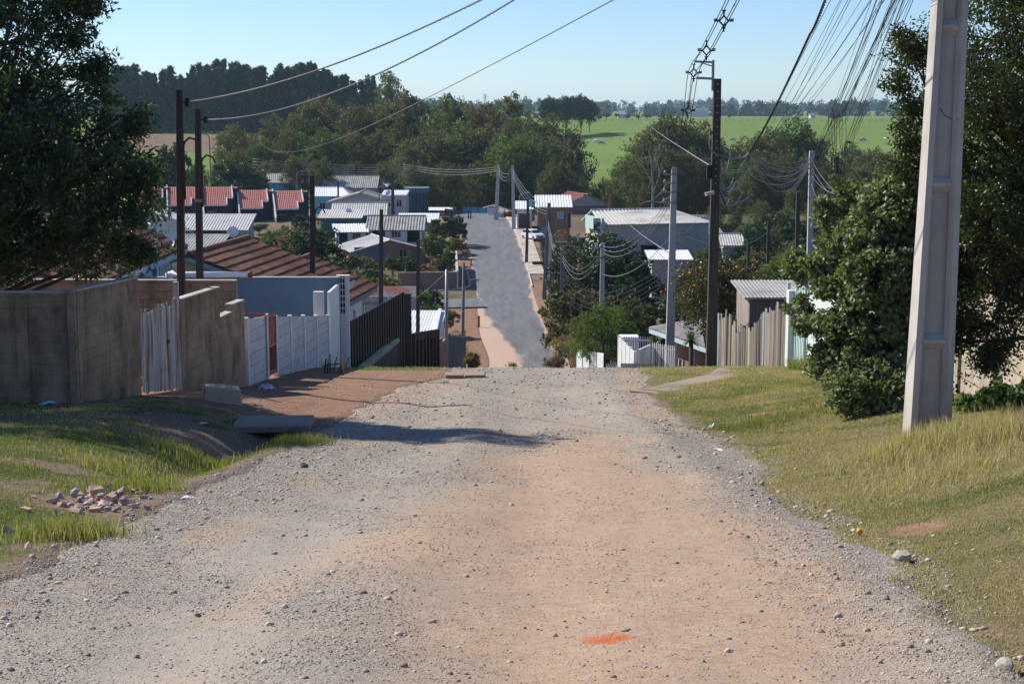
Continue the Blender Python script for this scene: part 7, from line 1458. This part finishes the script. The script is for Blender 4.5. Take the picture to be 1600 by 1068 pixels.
# litter
M['litter'] = pm('white_litter', (.7, .7, .7), (.8, .8, .8), 5, .6, 0); M['bag'] = pm('pale_blue_plastic_bag', (.42, .52, .62), (.55, .63, .72), 6, .4, .5, 15, spec=.5)
def crumple(name, label, u, v, L, W, h, mat, cat):
    p = G(u, v); n = 7; vs = []; fs = []
    for i in range(n):
        for j in range(n): vs.append(((i / (n - 1) - .5) * L + r3.uniform(-.02, .02) * L, (j / (n - 1) - .5) * W + r3.uniform(-.05, .05) * W, h * r3.uniform(.2, 1) * (1 - (2 * i / (n - 1) - 1) ** 2) + .012))
    for i in range(n - 1):
        for j in range(n - 1): k = i * n + j; fs.append((k, k + n, k + n + 1, k + 1))
    mb = MB(); mb.add(vs, fs); o = mb.build(name, mat); o.modifiers.new('solid', 'SOLIDIFY').thickness = .006; o.location = (p.x, p.y, float(Htop(np.array([p.x]), np.array([p.y]))[0])); o.rotation_euler = (0, 0, r3.uniform(0, 6)); tag(o, label, cat)
crumple('plastic_bag', 'crumpled pale blue plastic bag by the narrow red gate', 417, 609, .42, .28, .16, M['bag'], 'bag'); crumple('paper_scrap', 'white paper scrap at the right gravel edge, upper one', 1114, 671, .16, .12, .1, M['litter'], 'litter'); crumple('paper_scrap', 'white flat paper scrap at the right gravel edge, lower one', 1123, 703, .18, .07, .02, M['litter'], 'litter'); crumple('plastic_scrap', 'small white scrap on the gravel below the rubble heap', 294, 778, .16, .1, .03, M['litter'], 'litter'); crumple('plastic_scrap', 'pale scrap in the shaded grass below the corner wall', 75, 632, .3, .2, .06, M['bag'], 'litter'); crumple('plastic_scrap', 'small bluish scrap in the sunlit strip of grass by the picket gate', 318, 663, .16, .1, .04, M['bag'], 'litter')
p = G(1343, 838); mb = MB(); mb.add([(q[0] * .036, q[1] * .036, q[2] * .036) for q in ICO], [tuple(f_) for f_ in ICF]); o = mb.build('fallen_orange', pm('fallen_orange_peel', (.62, .3, .02), (.68, .36, .03), 8, .5, 0), None, True); o.modifiers.new('sub', 'SUBSURF').render_levels = 2; o.location = (p.x, p.y, p.z + .04); tag(o, 'single fallen orange at the edge of the right verge', 'fruit')
# broken sticks at the perforated pillar
p = G(521, 583); t = thing('broken_wood', 'broken sticks leaning at the foot of the perforated pillar', 'sticks', (p.x, p.y, p.z)); mb = MB()
for k in range(6): mb.obox((-.25 + .08 * k, 0, -.05), (-.3 + .14 * k + r3.uniform(-.1, .1), r3.uniform(-.1, .2), r3.uniform(.25, .55)), .03, .03)
mb.obox((-.3, .02, .2), (.3, .05, .28), .04, .03); mb.build('sticks', M['wood_dark'], t); mb = MB(); mb.obox((.28, -.05, -.05), (.24, -.02, .5), .035, .035); mb.build('yellow_stick', pm('yellow_painted_wood', (.35, .24, .05), (.4, .28, .06), 5, .8, 0), t)
# yuccas by the house below the crest
def yucca(label, u, vt, Y, r_, n):
    p = P(u, vt, Y); zg = gz(p.x, Y); c = p.z - zg - r_ * .45; t = thing('yucca', label, 'plant', (p.x, Y, zg)); mb = MB(); mb.tube([(0, 0, -.2), (.03, 0, c * .5), (0, 0, c)], [.1, .08, .09], 8); mb.build('trunk', M['bark'], t, True); mb = MB()
    for k in range(n):
        a_ = r3.uniform(0, 2 * PI); e = r3.uniform(-.35, 1.3); q = [Vector((0, 0, c))]; dv = Vector((math.cos(a_) * math.cos(e), math.sin(a_) * math.cos(e), math.sin(e))); sd = Vector((-math.sin(a_), math.cos(a_), 0)); Lr = r_ * r3.uniform(.75, 1.1)
        pts = [Vector((0, 0, c)) + dv * Lr * s_ - Vector((0, 0, .25 * Lr * s_ * s_)) for s_ in (0, .4, .75, 1)]; ws = [.018, .03, .022, .002]; vs = []
        for q_, w_ in zip(pts, ws): vs += [q_ - sd * w_, q_ + sd * w_]
        mb.add(vs, [(2 * i, 2 * i + 1, 2 * i + 3, 2 * i + 2) for i in range(3)])
    mb.build('leaves', F['green'], t)
yucca('spiky yucca in front of the grey-roofed house below the crest', 1080, 521, 59, .55, 90); yucca('spiky yucca behind the white picket fence by the pale crest pole', 1024, 528, 60.5, .45, 70)
# satellite dishes on the roofs
def dish(label, u, v, Y, r_):
    p = P(u, v, Y); t = thing('satellite_dish', label, 'satellite dish', p, r3.uniform(-.3, .3)); mb = MB(); n = 12; vs = [(0, .03, 0)]; 
    for q in (.5, 1):
        for k in range(n): a_ = 2 * PI * k / n; vs.append((r_ * q * math.cos(a_), .03 - .14 * r_ * q * q * 2 + .0, r_ * q * math.sin(a_)))
    mb.add(vs, [(0, 1 + k, 1 + (k + 1) % n) for k in range(n)] + [(1 + k, 1 + n + k, 1 + n + (k + 1) % n, 1 + (k + 1) % n) for k in range(n)]); o = mb.build('reflector', M['white_paint'], t); o.modifiers.new('solid', 'SOLIDIFY').thickness = .02; o.rotation_euler = (-.5, 0, 0)
    mb = MB(); mb.tube([(0, .05, 0), (0, .12, -.1), (0, .12, -1.0)], .035, 6); mb.obox((0, 0, -r_ * .8), (0, -.7 * r_, -.1), .03, .03); mb.build('mast', M['galv'], t)
dish('small white satellite dish at the corner of the white tiled house', 264, 381, 52.5, .22); dish('white satellite dish beside the corrugated porch roof', 364, 363, 205, .8); dish('small satellite dish on the pink box house', 607, 302, 253, .5); dish('small satellite dish on the dark teal boarded house', 545, 330, 232, .5)
# parked white car
def car(label, u, v, rz):
    g_ = G(u, v, 150); t = thing('parked_car', label, 'car', (g_.x, g_.y, g_.z), rz); paint = pm('white_car_paint', (.75, .76, .77), (.8, .8, .8), 2, .25, 0, spec=.5); W_ = .82
    prof = [(-1.95, .38), (-2.0, .62), (-1.92, .95), (-1.75, 1.02), (-1.5, 1.4), (-1.1, 1.5), (.1, 1.5), (.45, 1.42), (1.05, 1.0), (1.75, .86), (1.98, .7), (2.0, .4), (1.85, .26), (-1.8, .26)]
    mb = MB(); secs = []
    for y_, k in ((-W_, 0), (-W_ * .97, 1), (W_ * .97, 1), (W_, 0)):
        secs.append([(x * (1 if k else .985), y_ * (1 if z < .95 else .86 - .06 * (z - .95)), z if k else .26 + (z - .26) * .985) for x, z in prof])
    n = len(prof); vs = sum(secs, []); fs = [tuple(range(n)), tuple(range(4 * n - 1, 3 * n - 1, -1))]
    for s_ in range(3): fs += [(s_ * n + i, (s_ + 1) * n + i, (s_ + 1) * n + (i + 1) % n, s_ * n + (i + 1) % n) for i in range(n)]
    mb.add(vs, fs); mb.build('body', paint, t, bevel=.04)
    def win(name, pts, dx=(0, 0, 0)): mb = MB(); mb.prism(pts, dx); mb.build(name, M['glass'], t)
    win('windscreen', [(.5, -.62, 1.40), (1.02, -.66, 1.04), (1.02, .66, 1.04), (.5, .62, 1.40)], (.03, 0, .03)); win('rear_window', [(-1.52, -.6, 1.38), (-1.74, -.64, 1.06), (-1.74, .64, 1.06), (-1.52, .6, 1.38)], (-.03, 0, .02))
    for s_ in (-1, 1):
        win('side_window', [(.38, s_ * .70, 1.38), (.92, s_ * .725, 1.03), (-.3, s_ * .725, 1.03), (-.3, s_ * .69, 1.40)], (0, s_ * .03, 0)); win('side_window', [(-.36, s_ * .69, 1.40), (-.36, s_ * .725, 1.03), (-1.5, s_ * .725, 1.05), (-1.3, s_ * .69, 1.38)], (0, s_ * .03, 0))
        mb = MB(); mb.box(1.86, 2.015, s_ * .5 - .17, s_ * .5 + .17, .62, .78); mb.build('headlight', M['galv'], t); mb = MB(); mb.box(-2.02, -1.9, s_ * .62 - .1, s_ * .62 + .1, .7, .92); mb.build('tail_light', M['letter_red'], t)
        mb = MB(); mb.box(.75, .9, s_ * .84 - .03, s_ * .84 + .12 * s_ + .05, .98, 1.1); mb.build('mirror', paint, t)
        for x in (-1.28, 1.28):
            mb = MB(); mb.tube([(x, s_ * .64, .3), (x, s_ * .83, .3)], .31, 18); w_ = mb.build('wheel', M['black'], t); mb = MB(); mb.tube([(x, s_ * .82, .3), (x, s_ * .845, .3)], .2, 12); mb.build('rim', M['galv'], w_)
    mb = MB(); mb.box(1.96, 2.03, -.45, .45, .36, .58); mb.build('grille', M['black'], t); return t
car('white parked hatchback facing the camera on the right of the valley road', 832, 374, -.95)
# small things along the valley road
for k, (u, v, h, lb) in enumerate([(732, 342, 1.3, 'left dark bollard at the top of the valley road'), (735.5, 342, 1.2, 'right dark bollard at the top of the valley road'), (748, 511, 1.15, 'thin dark stump standing at the edge of the orange dirt shoulder'), (736, 415, .9, 'short post on the left kerb of the valley road')]):
    p = G(u, v, 90); mb = MB(); mb.tube([(0, 0, -.2), (.02, 0, h * .6), (.0, 0, h)], [.13, .1, .12], 7); o = mb.build('post', M['pole_dark']); o.location = p; tag(o, lb, 'post')
a = G(862, 430, 100); mb = MB(); mb.box(-.35, .35, 0, .06, 0, 2.6); o = mb.build('white_board', M['white_paint']); o.location = (P(860, 410, 182).x, 182, gz(P(860, 410, 182).x, 182) + .1); tag(o, 'tall white board by the grey pole on the right of the valley road', 'board')
p = G(842, 414, 100); t = thing('plank_stack', 'stack of dark planks on the right pavement of the valley road', 'planks', p, .1)
for k in range(5): mb = MB(); mb.box(-.9 + .1 * (k % 2), .95, -.3, .3, .1 * k, .1 * k + .08); mb.build('plank', M['wood_dark'], t)
wall_thing('brick_wall', 'low orange brick yard wall in front of the workshop', [(P(868, 390, 196).x, 196), (P(900, 390, 196).x, 196)], [(0, 1, slope(378) * 196, slope(378) * 196)], .2, M['brick'], .04)
wall_thing('rendered_wall', 'small salmon-coloured gate pier by the brick house yard', [(P(853, 380, 198).x, 198), (P(862, 380, 198).x, 198)], [(0, 1, slope(366) * 198, slope(366) * 198)], .3, M['plaster_pink'])
mb = MB(); x0, x1 = P(856, 470, 168).x, P(868, 500, 145).x
t = thing('plank_fence', 'thin wooden fence along the right of the valley road below the white board', 'fence', (x0, 176, gz(x0, 176)), math.atan2(-34, x1 - x0 + .6)); L = 34
for k in range(40): q = L * k / 40; yy = 176 - q; mb.box(q, q + .55, 0, .04, gz(x0, yy) - t.location.z - .3, gz(x0, yy) - t.location.z + 1.25 + r3.uniform(-.15, .15))
mb.build('planks', M['wood_old'], t)
tree_px('shrub', 'red-flowering shrub by the white pillars at the top of the valley road', 'shrub', 796, 330, 257, 18, 'red', 81, cb=0, lobes=7, clumps=10, nper=18, leaf=.3, lw=.16, shape='shrub')
tree_px('shrub', 'reddish bare shrub in front of the brick house', 'shrub', 876, 348, 224, 40, 'dry', 82, cb=0, lobes=7, clumps=9, nper=12, leaf=.3, lw=.06, shape='shrub', bark='twig')
# leafy weeds at the foot of the right-hand wall and by the culvert slab
tree_px('weed', 'dark broad-leaved weed in front of the old slab wall', 'plant', 1575, 585, 19.5, 90, 'near_r', 83, cb=0, lobes=8, clumps=9, nper=14, leaf=.11, lw=.07, shape='shrub', bark='twig')
tree_px('weed', 'bright green weeds between the concrete pole and the old slab wall', 'plant', 1530, 610, 21, 80, 'bright', 84, cb=0, lobes=8, clumps=9, nper=14, leaf=.1, lw=.05, shape='shrub', bark='twig')
tree_px('weed', 'leafy weed beside the dusty concrete slab', 'plant', 452, 668, 24.2, 36, 'green', 85, cb=0, lobes=7, clumps=8, nper=12, leaf=.1, lw=.05, shape='shrub', bark='twig')
tree_px('weed', 'green weed growing up behind the picket gate', 'plant', 225, 462, 33.5, 22, 'bright', 86, cb=0, lobes=7, clumps=8, nper=10, leaf=.1, lw=.05, shape='column', bark='twig')
# ------------------------------------------------------------------ sky, sun, haze, camera
SUN_AZ, SUN_EL = rad(-57.5), rad(39.5)        # azimuth from straight ahead (+Y), negative = to the left
w = bpy.data.worlds.new('World'); sc.world = w; w.use_nodes = True
nt = w.node_tree; bg = nt.nodes['Background']
sky = nd(nt, 'ShaderNodeTexSky', sky_type='NISHITA'); sky.sun_disc = False; sky.sun_elevation = SUN_EL; sky.sun_rotation = SUN_AZ
sky.altitude = 900; sky.air_density = 1.0; sky.dust_density = .1; sky.ozone_density = 3.5
nt.links.new(mix(nt, 1.0, sky.outputs[0], (.84, .96, 1.18), 'MULTIPLY'), bg.inputs[0]); bg.inputs[1].default_value = .09
sun = bpy.data.lights.new('sun', 'SUN'); sun.energy = 5.0; sun.angle = rad(.53); sun.color = (1, .94, .85)
so = bpy.data.objects.new('sun', sun); COL.objects.link(so)
dv = Vector((math.sin(SUN_AZ) * math.cos(SUN_EL), math.cos(SUN_AZ) * math.cos(SUN_EL), math.sin(SUN_EL)))
so.rotation_euler = dv.to_track_quat('Z', 'Y').to_euler(); so.location = dv * 50
hz, nt, b = newmat('haze_air'); nt.nodes.remove(b)
pv = nd(nt, 'ShaderNodeVolumePrincipled'); pv.inputs['Color'].default_value = (.60, .84, 1, 1); pv.inputs['Density'].default_value = .0001; pv.inputs['Anisotropy'].default_value = .2
nt.links.new(pv.outputs[0], nt.nodes['Material Output'].inputs['Volume'])
mb = MB(); mb.box(-3400, 3400, -60, 5400, -26, 42); tag(mb.build('haze', hz), kind='stuff')
cam = bpy.data.cameras.new('camera'); co = bpy.data.objects.new('camera', cam); COL.objects.link(co)
cam.sensor_width = 36; cam.lens = 54; cam.clip_start = .1; cam.clip_end = 9000
co.location = (0, 0, 0); co.rotation_euler = (PI / 2 - PITCH, 0, 0); sc.camera = co
sc.view_settings.view_transform = 'Standard'; sc.view_settings.look = 'None'; sc.view_settings.exposure = .42; sc.view_settings.gamma = 1
sc.render.engine = 'CYCLES'; sc.cycles.use_denoising = True; sc.cycles.max_bounces = 6; sc.cycles.transparent_max_bounces = 6
sc.cycles.volume_bounces = 0; sc.cycles.diffuse_bounces = 3
